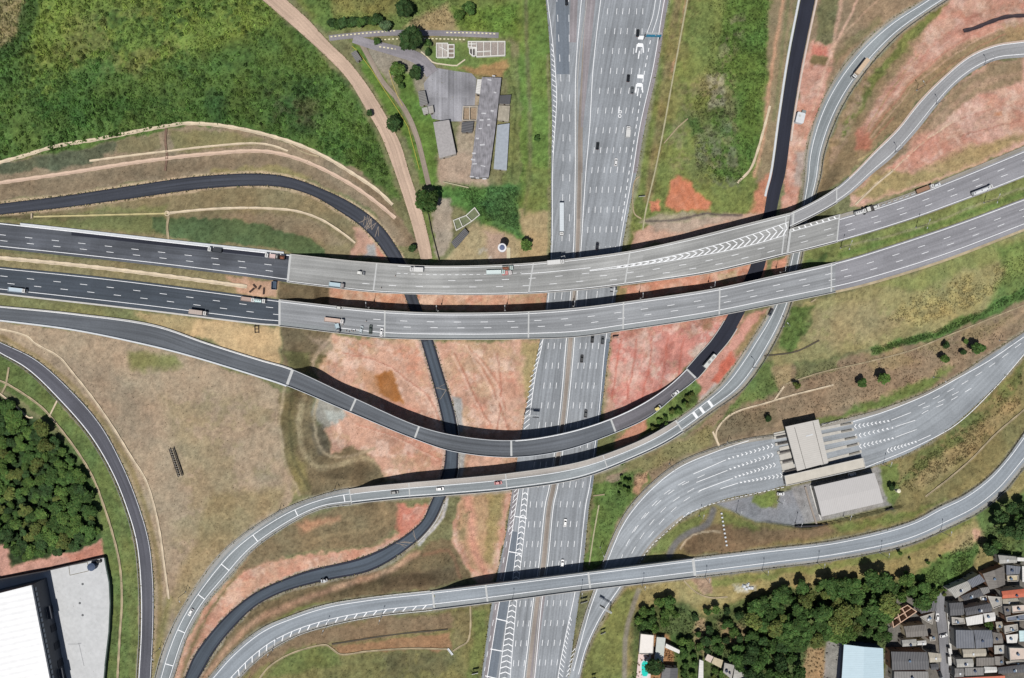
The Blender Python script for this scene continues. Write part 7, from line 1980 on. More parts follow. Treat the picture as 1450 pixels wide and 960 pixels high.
for (x, y, R, k, lab) in (
        (572, 14, 6.2, 'deep', 'round dark tree standing alone north of the compound lane'), (581, 58, 8.2, 'deep', 'largest round dark tree, overhanging the compound lane'),
        (607, 62, 3.0, 'dark', 'small dark tree right beside the largest round tree'), (606, 73, 2.4, 'deep', 'smaller dark bush below the largest round tree'),
        (561, 96, 4.6, 'mid', 'bright green bushy tree in the island between compound lanes'), (588, 102, 4.6, 'deep', 'dark spiky tree at the edge of the compound forecourt'),
        (565, 112, 3.0, 'mid', 'small green bush just below the bright bushy tree'), (568, 122, 2.4, 'dark', 'little dark bush at the lower end of the lane island'),
        (534, 58, 2.4, 'dark', 'small dark palm-like bush in the lane fork'), (558, 176, 4.8, 'deep', 'dark ragged tree on the right edge of the dirt road'),
        (523, 160, 2.4, 'deep', 'small dark bush on the left edge of the dirt road'), (604, 286, 8.0, 'dark', 'large round palm-like dark tree between dirt road and lawn'),
        (584, 351, 2.4, 'deep', 'scraggy shrub beside the dirt road just north of the viaduct'), (747, 348, 4.2, 'mid', 'lone green tree between water tower and main highway'),
        (545, 37, 4.0, 'pale', 'pale green bush at the end of the hedge row'), (664, 14, 5.2, 'dark', 'dark green tree in the thicket at the top, right of the tan clearing'), (650, 22, 3.4, 'mid', 'mid green bush left in the top thicket beside the tan clearing'),
        (1222, 542, 3.2, 'dark', 'small dark bush on the brown bank, left of a pair'), (1250, 537, 4.2, 'mid', 'round bush on the brown bank, right of a pair'),
        (1339, 507, 3.2, 'mid', 'bright bush on the brown bank near the toll road bend'), (1385, 494, 4.4, 'dark', 'largest bush on the brown bank beside the toll road'),
        (1364, 499, 1.8, 'deep', 'tiny dark bush between two bushes near the toll road bend'), (1340, 488, 2.2, 'deep', 'small reddish dark bush above the bright bush on the bank'), (1368, 484, 1.8, 'mid', 'small green bush high on the bank near the drain'),
        (1128, 545, 2.4, 'olive', 'faint olive bush on the bank east of the southern ramp'), (1088, 593, 2.2, 'deep', 'small dark bush on the bank above the toll lanes'),
        (926, 945, 5.0, 'deep', 'dark round tree right beside the turquoise pool'), (1403, 779, 4.2, 'deep', 'dark tree standing just north of the settlement'), (1413, 772, 3.6, 'dark', 'tree right beside the dark one north of the settlement'),
        (1262, 690, 2.0, 'deep', 'small dark shrub on the grass beside the toll office'), (760, 196, 2.2, 'dark', 'small bush on the western highway verge'),
        (1400, 886, 2.8, 'mid', 'small green tree between settlement roofs'), (880, 655, 2.0, 'mid', 'small shrub under the southern ramp viaduct'), (1117, 918, 2.4, 'deep', 'dark bush at the edge of the sandy clearing')):
    tree(x, y, R, lab, k)
for k in range(9):
    tree(470 + k * 8.2, 33 - k * .7 + (k % 2) * 3, 3.0 + .4 * (k % 3), 'dark green hedge tree in the row beside the compound lane', 'dark' if k % 2 else 'deep', group='hedge trees by the compound lane')
for k in range(7):
    tree(880 + (k % 3) * 6 - k * .5, 676 + k * 4, 1.3 + .3 * (k % 3), 'small green shrub on the grass between highway and toll road', 'mid', group='shrubs between highway and toll road', name='shrub', cat='shrub')
for k in range(16):
    u = k / 15
    tree(926 + 56 * u + random.uniform(-3, 3), 607 - 48 * u + random.uniform(-5, 9), random.uniform(1.0, 2.0), 'leafy shrub in the green wedge between two curved viaducts', random.choice(['mid', 'olive']), group='shrubs in the green wedge', name='shrub', cat='shrub')
for k in range(12):
    tree(random.uniform(1270, 1345), random.uniform(782, 845) - 0, random.uniform(.8, 1.7), 'low green shrub on the bank above the settlement street', random.choice(['mid', 'olive']), group='shrubs above the settlement', name='shrub', cat='shrub')


# --- uncountable ground vegetation: real tufts of leaf sprays
def ground_at(x, y):
    jx = np.clip(np.round((x - GX0) / GS).astype(int), 0, len(gx) - 1); jy = np.clip(np.round((y - GY0) / GS).astype(int), 0, len(gy) - 1)
    return jy, jx


def tufts(name, label, poly, n, hgt, size, per, tone=(.6, 1.5), clump=18, seed=0, bright=(1, 1, 1)):
    rs = np.random.RandomState(300 + seed)
    a = np.array(poly)
    out = []
    tot = 0
    while tot < n:
        px = rs.uniform(a[:, 0].min(), a[:, 0].max(), n); py = rs.uniform(a[:, 1].min(), a[:, 1].max(), n)
        ok = sdist(px, py, poly) > 1.5 + 2.6 * hgt
        X = (px - CX) * S; Y = (CY - py) * S
        ok &= (vnoise(X, Y, clump, 500 + seed, 3) + rs.uniform(-.5, .7, n)) > 0
        out.append(np.stack([px[ok], py[ok]], 1)); tot += ok.sum()
        if len(out) > 12: break
    pts = np.vstack(out)[:n]
    X = (pts[:, 0] - CX) * S * .98; Y = (CY - pts[:, 1]) * S * .98
    for _ in range(2):
        jy, jx = ground_at(X, Y); z = TZ[jy, jx]; k = S * (1 - z / H)
        X = (pts[:, 0] - CX) * k; Y = (CY - pts[:, 1]) * k
    base = LCL[jy, jx]
    m = len(X); hs = rs.uniform(.5, 1.2, m) * hgt
    C = np.repeat(np.stack([X, Y, z], 1), per, 0)
    off = rs.normal(size=(m * per, 3)); off /= np.linalg.norm(off, axis=1, keepdims=True); off[:, 2] = np.abs(off[:, 2])
    hh = np.repeat(hs, per)
    C += off * hh[:, None] * np.array([.75, .75, .8]) * rs.uniform(.5, 1, (m * per, 1))
    N = off + rs.normal(size=(m * per, 3)) * .6; N[:, 2] += .5
    t = np.repeat(rs.uniform(tone[0], tone[1], m), per) * rs.uniform(.75, 1.3, m * per)
    col = np.repeat(base, per, 0) * t[:, None] * np.array(bright)
    me = leaf_mesh(name, C, N, rs.uniform(.6, 1.3, m * per) * size, col, TUFT)
    o = bpy.data.objects.new(name, me); COL.objects.link(o)
    return tag(o, label, 'undergrowth', kind='stuff')


tufts('scrub', 'dense green scrub covering the north-western hill', SCRUB, 15000, .6, .5, 7, (.7, 1.5), 14, 1, (1.02, 1.08, .95))
tufts('bushes', 'rounded bushes rising from the scrub of the north-western hill', SCRUB, 1500, 1.9, .62, 34, (.6, 1.6), 30, 21, (1.02, 1.08, .92))
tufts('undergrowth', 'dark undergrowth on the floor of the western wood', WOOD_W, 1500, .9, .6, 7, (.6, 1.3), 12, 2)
tufts('undergrowth', 'green undergrowth between the trees of the south-eastern wood', [(895, 870), (948, 850), (1000, 870), (1080, 840), (1240, 815), (1320, 830), (1275, 870), (1260, 910), (1250, 990), (890, 990)], 2600, .8, .6, 7, (.6, 1.4), 10, 3)
tufts('scrub', 'tall scrub between main highway and black road', [(1000, -20), (1092, -20), (1086, 110), (1068, 230), (1050, 262), (985, 255), (975, 160), (1000, 80)], 3600, .6, .5, 7, (.6, 1.4), 9, 4)
tufts('scrub', 'green scrub south of the compound lawn', [(640, 262), (735, 262), (738, 330), (705, 318), (690, 318), (665, 296)], 1100, .7, .5, 7, (.6, 1.35), 9, 5)
tufts('scrub', 'green scrub above the compound', [(420, -40), (735, -40), (735, 46), (600, 40), (560, 36), (470, 40)], 2600, .55, .5, 7, (.65, 1.35), 9, 6)
tufts('scrub', 'green band of scrub along the eastern drain', [(1228, 492), (1320, 466), (1380, 440), (1470, 392), (1470, 412), (1400, 446), (1330, 478), (1235, 505)], 1300, .6, .5, 7, (.6, 1.4), 8, 7)
tufts('scrub', 'low scrub on the bank above the settlement', [(1270, 848), (1330, 790), (1392, 745), (1450, 740), (1450, 800), (1400, 800), (1345, 838)], 1300, .6, .5, 7, (.6, 1.4), 8, 8)
tufts('scrub', 'yellowish tussocks on the field south of the eastern highway', [(1250, 455), (1290, 415), (1400, 375), (1470, 350), (1450, 390), (1380, 435), (1300, 465)], 1500, .45, .4, 6, (.7, 1.4), 7, 9)
tufts('scrub', 'rough vegetation on the slope south of the toll road', [(1250, 690), (1300, 650), (1370, 600), (1450, 520), (1450, 570), (1370, 650), (1300, 700)], 1500, .5, .42, 6, (.65, 1.35), 8, 10)
tufts('scrub', 'rough bank vegetation north of the toll road', [(1100, 525), (1230, 505), (1330, 482), (1440, 440), (1430, 475), (1360, 520), (1240, 570), (1100, 600), (1020, 620), (970, 645), (900, 690), (850, 780), (840, 700), (990, 605)], 2200, .4, .38, 6, (.65, 1.3), 8, 11)
# grass creeping over the pavement edges
cc, nn = [], []
rs = np.random.RandomState(78)
for r_ in (FA, GA, HA, JA, KD, HW, D1):
    sp = [(0, 1)]
    for q_, a_, b_ in ONBRIDGE:
        if q_ is r_: sp = [(0, a_), (b_, 1)]
    for a_, b_ in sp:
        m_ = int((r_.s_at(b_) - r_.s_at(a_)) * 2.6)
        for t_ in rs.uniform(a_, b_, m_):
            f_ = rs.choice((0, 1)); p_ = r_.at(t_, f_ + (2 * f_ - 1) * (rs.normal() * .35 + .3) / r_.w_at(t_), .05); cc.append(tuple(p_))
C = np.array(cc); m = len(C); jy, jx = ground_at(C[:, 0], C[:, 1]); N = rs.normal(size=(m, 3)) * .6; N[:, 2] += .8
me = leaf_mesh('verge_grass', C, N, rs.uniform(.3, .75, m), np.array(alb((122, 124, 88))) * rs.uniform(.6, 1.5, (m, 1)) * np.stack([rs.uniform(.85, 1.25, m), np.ones(m), rs.uniform(.8, 1.1, m)], 1), TUFT)
o = bpy.data.objects.new('verge_grass', me); COL.objects.link(o); tag(o, 'ragged grass creeping over the edges of the older roads', 'grass', kind='stuff')
# thin grass everywhere the cover is shaggy, kept off the pavements
rs = np.random.RandomState(77)
jy = rs.randint(0, TX.shape[0], 150000); jx = rs.randint(0, TX.shape[1], 150000)
ok = (rs.rand(150000) < VG[jy, jx] * .62) & (~cut[jy, jx]) & (TPX[jy, jx] > -10) & (TPX[jy, jx] < 1460) & (TPY[jy, jx] > -10) & (TPY[jy, jx] < 970)
jy, jx = jy[ok], jx[ok]; m = len(jy)
C = np.stack([TX[jy, jx], TY[jy, jx], TZ[jy, jx] + .12], 1) + rs.uniform(-.3, .3, (m, 3)) * np.array([1, 1, .2])
N = rs.normal(size=(m, 3)) * .8; N[:, 2] += .8
me = leaf_mesh('grass', C, N, rs.uniform(.25, .6, m), LCL[jy, jx] * rs.uniform(.6, 1.35, (m, 1)), TUFT)
o = bpy.data.objects.new('grass', me); COL.objects.link(o); tag(o, 'thin grass tufts on the verges and fields', 'grass', kind='stuff')
# ================================================================== vehicles
def paint(rgb): return mat('paint_%d_%d_%d' % rgb, rgb, rough=.35, var=.05, spec=.5)


TYRE = mat('tyre_rubber', (34, 34, 36), rough=.9)
DGLASS = mat('car_glass', (24, 30, 38), rough=.08, spec=.7, var=.02)
LAMP = mat('headlamp', (230, 232, 236), rough=.2)
TAIL = mat('tail_lamp', (170, 30, 26), rough=.3)
PROTO = {}


def wheel(root, x, y, r=.33, w=.22):
    mb = MB(); mb.tube((x, y - w / 2, r), (x, y + w / 2, r), r, n=12); o = mb.build('wheel', TYRE, root, world=False)
    mb = MB(); mb.tube((x, y - w / 2 - .012, r), (x, y + w / 2 + .012, r), r * .55, n=10); mb.build('rim', STEEL, o, world=False)


def loft(mb, rings):
    for a, b in zip(rings[:-1], rings[1:]):
        n = len(a)
        for i in range(n): mb.quad(a[i], a[(i + 1) % n], b[(i + 1) % n], b[i])
    mb.poly(rings[-1]); mb.poly(rings[0][::-1])


def rrect(x0, x1, y, z, c):
    return [(x0 + c, -y, z), (x1 - c, -y, z), (x1, -y + c, z), (x1, y - c, z), (x1 - c, y, z), (x0 + c, y, z), (x0, y - c, z), (x0, -y + c, z)]


def car(rgb, L_=4.4, W_=1.8, roof=(-1.35, .55), kind='hatch'):
    key = ('car', rgb, L_, kind)
    if key in PROTO: return copy_tree(PROTO[key])
    r = empty('car'); x0, x1, y = -L_ / 2, L_ / 2, W_ / 2
    mb = MB()
    loft(mb, [rrect(x0 + .12, x1 - .15, y - .08, .25, .25), rrect(x0, x1, y, .45, .3), rrect(x0 + .02, x1 - .04, y, .72, .32), rrect(x0 + .1, x1 - .25, y - .1, .9, .3)])
    a0, a1 = roof
    if kind == 'pickup': a0, a1 = -.5, .75
    b = rrect(a0 - .45, a1 + .75, y - .14, .9, .18); t = rrect(a0, a1, y - .3, 1.42, .16)
    loft(mb, [b, t]); mb.build('body', paint(rgb), r, world=False)

    def pane(name, q, off):
        m = MB(); m.quad(*[(p[0] + off[0], p[1] + off[1], p[2] + off[2]) for p in q]); m.build(name, DGLASS, r, world=False)
    f = lambda p, q, u: tuple(p[i] + (q[i] - p[i]) * u for i in range(3))
    pane('windscreen', [f(b[2], t[2], .06), f(b[3], t[3], .06), f(b[3], t[3], .95), f(b[2], t[2], .95)], (.02, 0, .02))
    pane('rear_window', [f(b[6], t[6], .06), f(b[7], t[7], .06), f(b[7], t[7], .92), f(b[6], t[6], .92)], (-.02, 0, .02))
    pane('side_window', [f(b[0], t[0], .12), f(b[1], t[1], .12), f(b[1], t[1], .9), f(b[0], t[0], .9)], (0, -.02, .01))
    pane('side_window', [f(b[4], t[4], .12), f(b[5], t[5], .12), f(b[5], t[5], .9), f(b[4], t[4], .9)], (0, .02, .01))
    if kind == 'pickup':
        m = MB(); m.box(x0 + .25, -1.15, -y + .2, y - .2, .903, .93); m.build('load_bed', mat('bed_liner', (60, 62, 66)), r, world=False)
    for s in (-1, 1):
        m = MB(); m.box(x1 - .16, x1 + .01, s * (y - .42) - .2, s * (y - .42) + .2, .58, .74); m.build('headlight', LAMP, r, world=False)
        m = MB(); m.box(x0 - .01, x0 + .12, s * (y - .36) - .16, s * (y - .36) + .16, .6, .76); m.build('tail_light', TAIL, r, world=False)
        for x in (x0 + .85, x1 - .9): wheel(r, x, s * (y - .12))
    PROTO[key] = r
    return r


def truck(cab, L_=8.0, cargo='box', col=(232, 232, 230), W_=2.4, capl=1.9, h=3.3):
    key = ('truck', cab, L_, cargo, col)
    if key in PROTO: return copy_tree(PROTO[key])
    name = {'box': 'box_truck', 'flat': 'flatbed_truck', 'tank': 'tanker_truck', 'dump': 'dump_truck', 'semi': 'lorry', 'mixer': 'concrete_mixer_truck'}[cargo]
    r = empty(name); x0, x1, y = -L_ / 2, L_ / 2, W_ / 2
    m = MB(); m.box(x0 + .1, x1 - .4, -.5, .5, .6, .95); m.build('chassis', BLACK, r, world=False)
    m = MB(); loft(m, [rrect(x1 - capl, x1, y - .1, .5, .15), rrect(x1 - capl, x1, y - .08, 1.5, .15), rrect(x1 - capl + .05, x1 - .25, y - .16, 2.55, .2)]); m.build('cab', paint(cab), r, world=False)
    m = MB(); m.quad((x1 + .012, -y + .3, 1.55), (x1 + .012, y - .3, 1.55), (x1 - .2, y - .38, 2.4), (x1 - .2, -y + .38, 2.4)); m.build('windscreen', DGLASS, r, world=False)
    m = MB(); m.box(x1 - capl + .5, x1 - .7, -y + .45, y - .45, 2.553, 2.7, .1); m.build('roof_hatch', CONCD, r, world=False)
    bx1 = x1 - capl - .35
    if cargo in ('box', 'semi'):
        m = MB(); m.box(x0, bx1, -y, y, 1.0, h, .06); o = m.build('cargo_box', paint(col), r, world=False)
        m = MB()
        for k in range(int((bx1 - x0) / 1.3)): m.box(x0 + .5 + 1.3 * k, x0 + .56 + 1.3 * k, -y + .1, y - .1, h + .003, h + .03)
        m.build('roof_rib', paint(tuple(int(v * .9) for v in col)), o, world=False)
    elif cargo in ('flat', 'dump'):
        m = MB(); m.box(x0, bx1, -y, y, 1.0, 1.25); m.build('load_bed', paint(col), r, world=False)
        hh = 1.7 if cargo == 'flat' else 2.3
        for q in ((x0, bx1, -y, -y + .1), (x0, bx1, y - .1, y), (x0, x0 + .1, -y + .103, y - .103), (bx1 - .1, bx1, -y + .103, y - .103)):
            m = MB(); m.box(*q, 1.253, hh); m.build('side_board', paint(col), r, world=False)
        if cargo == 'dump':
            m = MB(); m.prism([(x0 + .15, -y + .15), (bx1 - .15, -y + .15), (bx1 - .15, y - .15), (x0 + .15, y - .15)], 1.26, 2.1, shrink=[(x0 + .9, -.4), (bx1 - .9, -.4), (bx1 - .9, .4), (x0 + .9, .4)])
            m.build('load', mat('earth_load', (150, 96, 74), var=.4, scale=2), r, world=False)
    elif cargo in ('tank', 'mixer'):
        m = MB(); m.tube((x0, 0, 2.05), (bx1, 0, 2.05), 1.05, .95, 16); o = m.build('tank', paint(col), r, world=False)
        m = MB()
        for x in np.linspace(x0 + .8, bx1 - .8, 3): m.lathe(x, 0, [(.3, 3.0), (.3, 3.2), (.01, 3.22)], 10)
        m.build('hatch', STEEL, o, world=False)
    for x in ([x0 + .9, x0 + 2.1, x1 - 1.1] if L_ > 6.5 else [x0 + 1.1, x1 - 1.0]):
        for s in (-1, 1): wheel(r, x, s * (y - .2), .5, .32)
    for s in (-1, 1):
        m = MB(); m.box(x1 - .05, x1 + .02, s * .8 - .2, s * .8 + .2, .8, 1.0); m.build('headlight', LAMP, r, world=False)
        m = MB(); m.box(x1 - .45, x1 - .3, s * (y + .14) - .1, s * (y + .14) + .1, 1.5, 2.1); m.build('mirror', BLACK, r, world=False)
    PROTO[key] = r
    return r


def bus(col):
    r = empty('bus'); m = MB(); loft(m, [rrect(-4.6, 4.6, 1.2, .4, .2), rrect(-4.6, 4.6, 1.22, 2.4, .25), rrect(-4.5, 4.45, 1.05, 3.0, .25)]); m.build('body', paint(col), r, world=False)
    m = MB(); m.quad((4.62, -1, 1.4), (4.62, 1, 1.4), (4.52, .95, 2.6), (4.52, -.95, 2.6)); m.build('windscreen', DGLASS, r, world=False)
    for s in (-1, 1):
        m = MB(); q = [(-4.2, s * 1.235, 1.4), (4.2, s * 1.235, 1.4), (4.2, s * 1.235, 2.3), (-4.2, s * 1.235, 2.3)]; m.quad(*q); m.build('side_window', DGLASS, r, world=False)
        for x in (-2.8, 3.0): wheel(r, x, s * 1.05, .48, .3)
    for x, l in ((-2.4, .9), (.8, .9)):
        m = MB(); m.box(x - l, x + l, -.6, .6, 3.003, 3.2, .15); m.build('roof_unit', CONCD, r, world=False)
    return r


def roller(col):
    r = empty('road_roller'); m = MB(); m.box(-1.9, .6, -.8, .8, .7, 1.5, .15); m.build('body', paint(col), r, world=False)
    m = MB(); m.box(-1.2, .2, -.75, .75, 2.5, 2.62, .1); m.build('canopy', paint(col), r, world=False)
    for x in (-1.1, .1):
        for y in (-.68, .68):
            m = MB(); m.tube((x, y, 1.5), (x, y, 2.5), .05); m.build('canopy_post', BLACK, r, world=False)
    m = MB(); m.tube((1.5, -.9, .7), (1.5, .9, .7), .7, n=18); m.build('drum', STEEL, r, world=False)
    m = MB(); m.box(.6, 2.0, -1.05, -.95, .5, .9); m.box(.6, 2.0, .95, 1.05, .5, .9); m.build('drum_frame', paint(col), r, world=False)
    for s in (-1, 1): wheel(r, -1.3, s * .75, .65, .4)
    return r


def paver(col):
    r = empty('paving_machine'); m = MB(); m.box(-1.6, 2.2, -1.1, 1.1, .6, 1.9, .15); m.build('body', paint(col), r, world=False)
    m = MB(); m.prism([(1.4, -1.5), (3.4, -1.7), (3.4, 1.7), (1.4, 1.5)], .5, 1.4, True); m.build('hopper', mat('hopper_black', (60, 58, 58)), r, world=False)
    m = MB(); m.box(-2.6, -1.7, -2.2, 2.2, .3, .9, .1); m.build('screed', BLACK, r, world=False)
    m = MB(); m.box(-1.4, .6, -1.2, 1.2, 2.9, 3.0, .1); m.build('canopy', mat('canopy_white', (226, 226, 222)), r, world=False)
    for x in (-1.2, .4):
        for y in (-1.05, 1.05):
            m = MB(); m.tube((x, y, 1.9), (x, y, 2.9), .05); m.build('canopy_post', BLACK, r, world=False)
    for s in (-1, 1):
        m = MB(); m.box(-1.6, 1.6, s * 1.2 - .2, s * 1.2 + .2, .05, .62, .15); m.build('track', TYRE, r, world=False)
    return r


def put(o, px, py, d, label, cat, rib=None, z=None, group=None, name=None):
    zz = z if z is not None else (float(np.interp(rib.t_at(px, py), rib.t, rib.z)) + .012 if rib is not None else .112)
    p = P(px, py, zz + 1.2); o.location = (p.x, p.y, zz)
    if d is None:
        t = rib.t_at(px, py); a = rib.head(t)
    elif d == 'back': a = rib.head(rib.t_at(px, py)) + math.pi
    else: a = math.atan2(-d[1], d[0])
    o.rotation_euler.z = a
    if name: o.name = name
    for k in ('group',):
        if k in o: del o[k]
    return tag(o, label, cat, group)


BK, WH, GY = (30, 32, 36), (244, 244, 244), (88, 92, 98)
VG_ = 'vehicles on the main highway'
UPD = (.09, -1); DN = (-.08, 1)
put(car(BK), 802.5, 2, (.02, 1), 'black car at the top edge on the western carriageway', 'car', group=VG_)
put(car(BK), 903.5, 46, UPD, 'black car overlapping the painted lane legend by the blue sign bridge', 'car', group=VG_)
put(car(BK), 890, 110, UPD, 'black car in mid lane left of the lower painted lane legend', 'car', group=VG_)
put(car((104, 108, 112)), 895.6, 127, UPD, 'dark grey car behind the black one near the lower painted lane legend', 'car', group=VG_)
put(car(BK), 846.4, 206, UPD, 'black car in the fast lane of the northern highway', 'car', group=VG_)
put(car(WH), 872.3, 229, UPD, 'white car following the white van on the northern highway', 'car', group=VG_)
put(truck(WH, 6.4, 'box'), 889, 187, UPD, 'small white box truck near the dotted line of the northern highway', 'truck', group=VG_)
put(truck(WH, 18.2, 'semi', (226, 234, 240), h=3.9), 795, 311, (0, 1), 'long white articulated lorry heading south on the western carriageway', 'lorry', group=VG_)
put(car((26, 28, 40)), 846, 348, UPD, 'dark car about to pass under the northernmost viaduct', 'car', group=VG_)
put(car(BK), 839, 480, UPD, 'black car just emerging south of the second viaduct', 'car', group=VG_)
put(car(BK), 824, 508, UPD, 'black car between second and third viaduct in the fast lane', 'car', group=VG_)
put(car((40, 44, 48)), 829.5, 586, UPD, 'dark car just north of the shadow of the third viaduct', 'car', group=VG_)
put(car(WH), 800.5, 740.5, UPD, 'white car with dark windows between fourth and southernmost viaduct', 'car', group=VG_)
put(car(WH), 796.5, 798, UPD, 'white car about to enter the shadow of the southernmost viaduct', 'car', group=VG_)
put(car((60, 66, 72)), 853.5, 482, UPD, 'dark grey car in the outer lane just south of the second viaduct', 'car', group=VG_)
put(car((34, 38, 44)), 558.5, 697.5, 'back', 'dark car on the fourth viaduct', 'car', FA)
put(car(WH), 623, 692.5, 'back', 'white car on the fourth viaduct', 'car', FA)
put(car((176, 52, 62)), 705.5, 684, 'back', 'red car on the fourth viaduct', 'car', FA)
put(car((70, 74, 80)), 1092, 442, None, 'dark grey car on the southern ramp beside red ground', 'car', FA)
put(car(WH), 269.5, 867.5, None, 'white car on the southern ramp at the lower left', 'car', FA)
put(bus((222, 224, 220)), 1004.5, 511, 'back', 'pale bus standing on the black new road near the viaduct joint', 'bus', MI)
put(car(WH, 4.9, 1.85, kind='pickup'), 956.5, 557, None, 'white pickup on the third viaduct near its eastern end', 'pickup', MI)
put(roller((232, 214, 130)), 932, 577.5, None, 'yellow road roller on the third viaduct', 'road roller', MI)
put(truck(WH, 9.6, 'box'), 787, 371.5, None, 'white box truck on the northernmost viaduct above the main highway', 'truck', U1)
put(truck(WH, 7.6, 'box'), 590, 382, 'back', 'small white truck on the northernmost viaduct above the dark ramp', 'truck', U1)
put(truck((200, 232, 228), 10.5, 'flat', (222, 236, 236)), 702, 385.5, None, 'pale aqua flatbed truck parked near the deck dashes on the northernmost viaduct', 'truck', U1)
put(truck((248, 240, 240), 5.4, 'flat', (214, 150, 148)), 718, 386.5, (1, -.1), 'small white truck with red load bed beside the aqua flatbed', 'truck', U1)
put(truck((196, 220, 214), 6.2, 'dump', (200, 222, 220)), 719, 379.8, (1, -.1), 'pale green dump truck along the parapet beside the aqua flatbed', 'truck', U1)
put(truck((170, 160, 160), 8.6, 'flat', (192, 214, 224)), 477, 403.6, None, 'light blue flatbed truck on the south edge of the northernmost viaduct', 'truck', U1)
put(roller((240, 240, 236)), 511, 386.5, None, 'white road roller on the bare deck of the northernmost viaduct', 'road roller', U1)
put(truck(WH, 5.6, 'flat', (226, 200, 196)), 383, 362.5, 'back', 'white truck parked by the barrier just before the northern bridge joint', 'truck', U1)
put(truck((60, 58, 58), 5.2, 'dump', (70, 66, 66)), 397, 364.5, 'back', 'dark truck touching the northern bridge joint', 'truck', U1)
put(truck(WH, 7.4, 'flat', (60, 64, 70)), 304.5, 354, 'back', 'white truck with dark bed in the black lane of the northern carriageway', 'truck', U1)
put(truck(WH, 10.2, 'flat', (206, 222, 234)), 25, 411, None, 'white truck with light blue load at the left edge of the southern carriageway', 'truck', LO)
put(truck((240, 236, 232), 9.6, 'box', (198, 182, 172), h=2.9), 281.5, 442.5, None, 'brown box truck with white cab on the south shoulder of the dark carriageway', 'truck', LO)
put(truck(WH, 8.0, 'flat', (190, 166, 156)), 351.5, 424, None, 'red-brown flatbed with white cab just west of the southern bridge joint', 'truck', LO)
put(truck(WH, 5.8, 'tank', (214, 240, 240)), 369.5, 426, None, 'small white tanker right behind the red-brown flatbed', 'truck', LO)
put(truck((250, 246, 246), 11.0, 'flat', (212, 186, 172)), 473.5, 453.8, None, 'orange flatbed truck with white cab on the second viaduct', 'truck', LO)
put(truck((90, 96, 104), 5.0, 'flat', (186, 206, 216)), 478, 464.5, (.25, 1), 'small bluish truck parked across the shoulder below the orange flatbed', 'truck', LO)
put(car((196, 206, 210)), 511.3, 467, (.25, -1), 'silver car parked across the shoulder of the second viaduct', 'car', LO)
put(car((44, 60, 54), 5.2), 524.6, 466.5, (.05, -1), 'dark green car parked across the shoulder of the second viaduct', 'car', LO)
put(car(WH, 4.8), 540, 470.5, (.1, -1), 'white car parked across the shoulder, easternmost on the second viaduct', 'car', LO)
put(car((220, 220, 216), 3.6), 480.5, 435.8, None, 'small white utility car by the north parapet of the second viaduct', 'car', LO)
put(roller((60, 74, 94)), 459, 822, None, 'dark blue road roller on the southern bend of the dark ramp', 'road roller', D1)
put(truck(WH, 12.4, 'box', (226, 200, 172), h=3.7), 1217, 98, None, 'tan box lorry with white cab on the north-eastern ramp bend', 'lorry', FA)
put(truck(WH, 11.6, 'tank', (240, 242, 246)), 1390, 269.5, None, 'white tanker truck on the eastern highway', 'truck', U2)
put(truck(WH, 9.6, 'flat', (168, 132, 108)), 1309.5, 267.5, None, 'brown flatbed with white cab on the northern shoulder of the eastern highway', 'truck', U2)
put(car((232, 236, 240), 4.6), 1327, 262, None, 'white car just ahead of the brown flatbed', 'car', U2)
put(truck(WH, 6.2, 'tank', (232, 232, 232)), 1217.5, 300.5, None, 'white service truck in the hatched shoulder east of the gore', 'truck', U2)
put(paver((92, 88, 84)), 1229, 296.5, None, 'dark grey road machine in the shoulder beside the white service truck', 'road machine', U2)
put(car((230, 230, 228), 4.2), 1240.5, 292.5, None, 'white car in front of the dark road machine', 'car', U2)
zs = lambda x, y: zt(x, y) + .55
put(car(WH, 4.8), 1328, 874.5, (.05, -1), 'white car parked on the west side of the settlement street', 'car', z=zs(1328, 874))
put(car(WH, 4.4), 1337, 900.5, (1, -.25), 'white car turned across the settlement street', 'car', z=zs(1337, 900))
put(car(BK, 4.6), 1332, 955, (.35, 1), 'black car parked at the bottom of the settlement street', 'car', z=zs(1332, 955))
put(car(WH, 4.2), 1106, 699.5, (1, 0), 'white car parked on the toll office forecourt', 'car', z=4.0)
for k, (x, y) in enumerate(((1207, 666.5),)): put(car(WH, 4.6), x, y + 5.5, (1, -.2), 'white car in the shadow behind the toll office roof', 'car', z=3.95)
# site plant: row of white crash barriers / cones along the eastern shoulder
for k in range(7):
    u = k / 6; x = 1250 + 50 * u; y = 290 - 18 * u
    p = P(x, y, 10.2); mb = MB(); a = .32
    root = empty('barrier_block', (p.x, p.y, 10.0), .33, 'white plastic barrier block in the row along the eastern shoulder', 'barrier block', 'barrier blocks on the eastern shoulder')
    mb.prism([(-1.1, -.3), (1.1, -.3), (1.1, .3), (-1.1, .3)], 0, .9, shrink=[(-1.0, -.12), (1.0, -.12), (1.0, .12), (-1.0, .12)]); mb.build('block', CONCW, root, world=False)
    mb = MB(); mb.box(-1.105, 1.105, -.2, .2, .38, .48); mb.build('stripe', mat('orange_band', (226, 120, 60)), root, world=False)
# tank on the pink ground by the black road
c = P(1133, 167, 2.6); root = empty('water_tank', (c.x, c.y, zt(1133, 167)), -.25, 'square white tank standing on pink ground beside the black road', 'water tank')
mb = MB(); mb.box(-2.3, 2.3, -3.0, 3.0, -.2, 2.2, .5); mb.build('tank', CONCW, root, world=False)
mb = MB(); mb.lathe(-.6, .8, [(.6, 2.2), (.6, 2.45), (.01, 2.5)], 12); mb.build('lid', CONC, root, world=False)
mb = MB(); mb.box(.2, 2.4, 3.1, 4.9, -.2, 1.6, .2); mb.build('pump_box', mat('pump_grey', (140, 150, 152)), root, world=False)
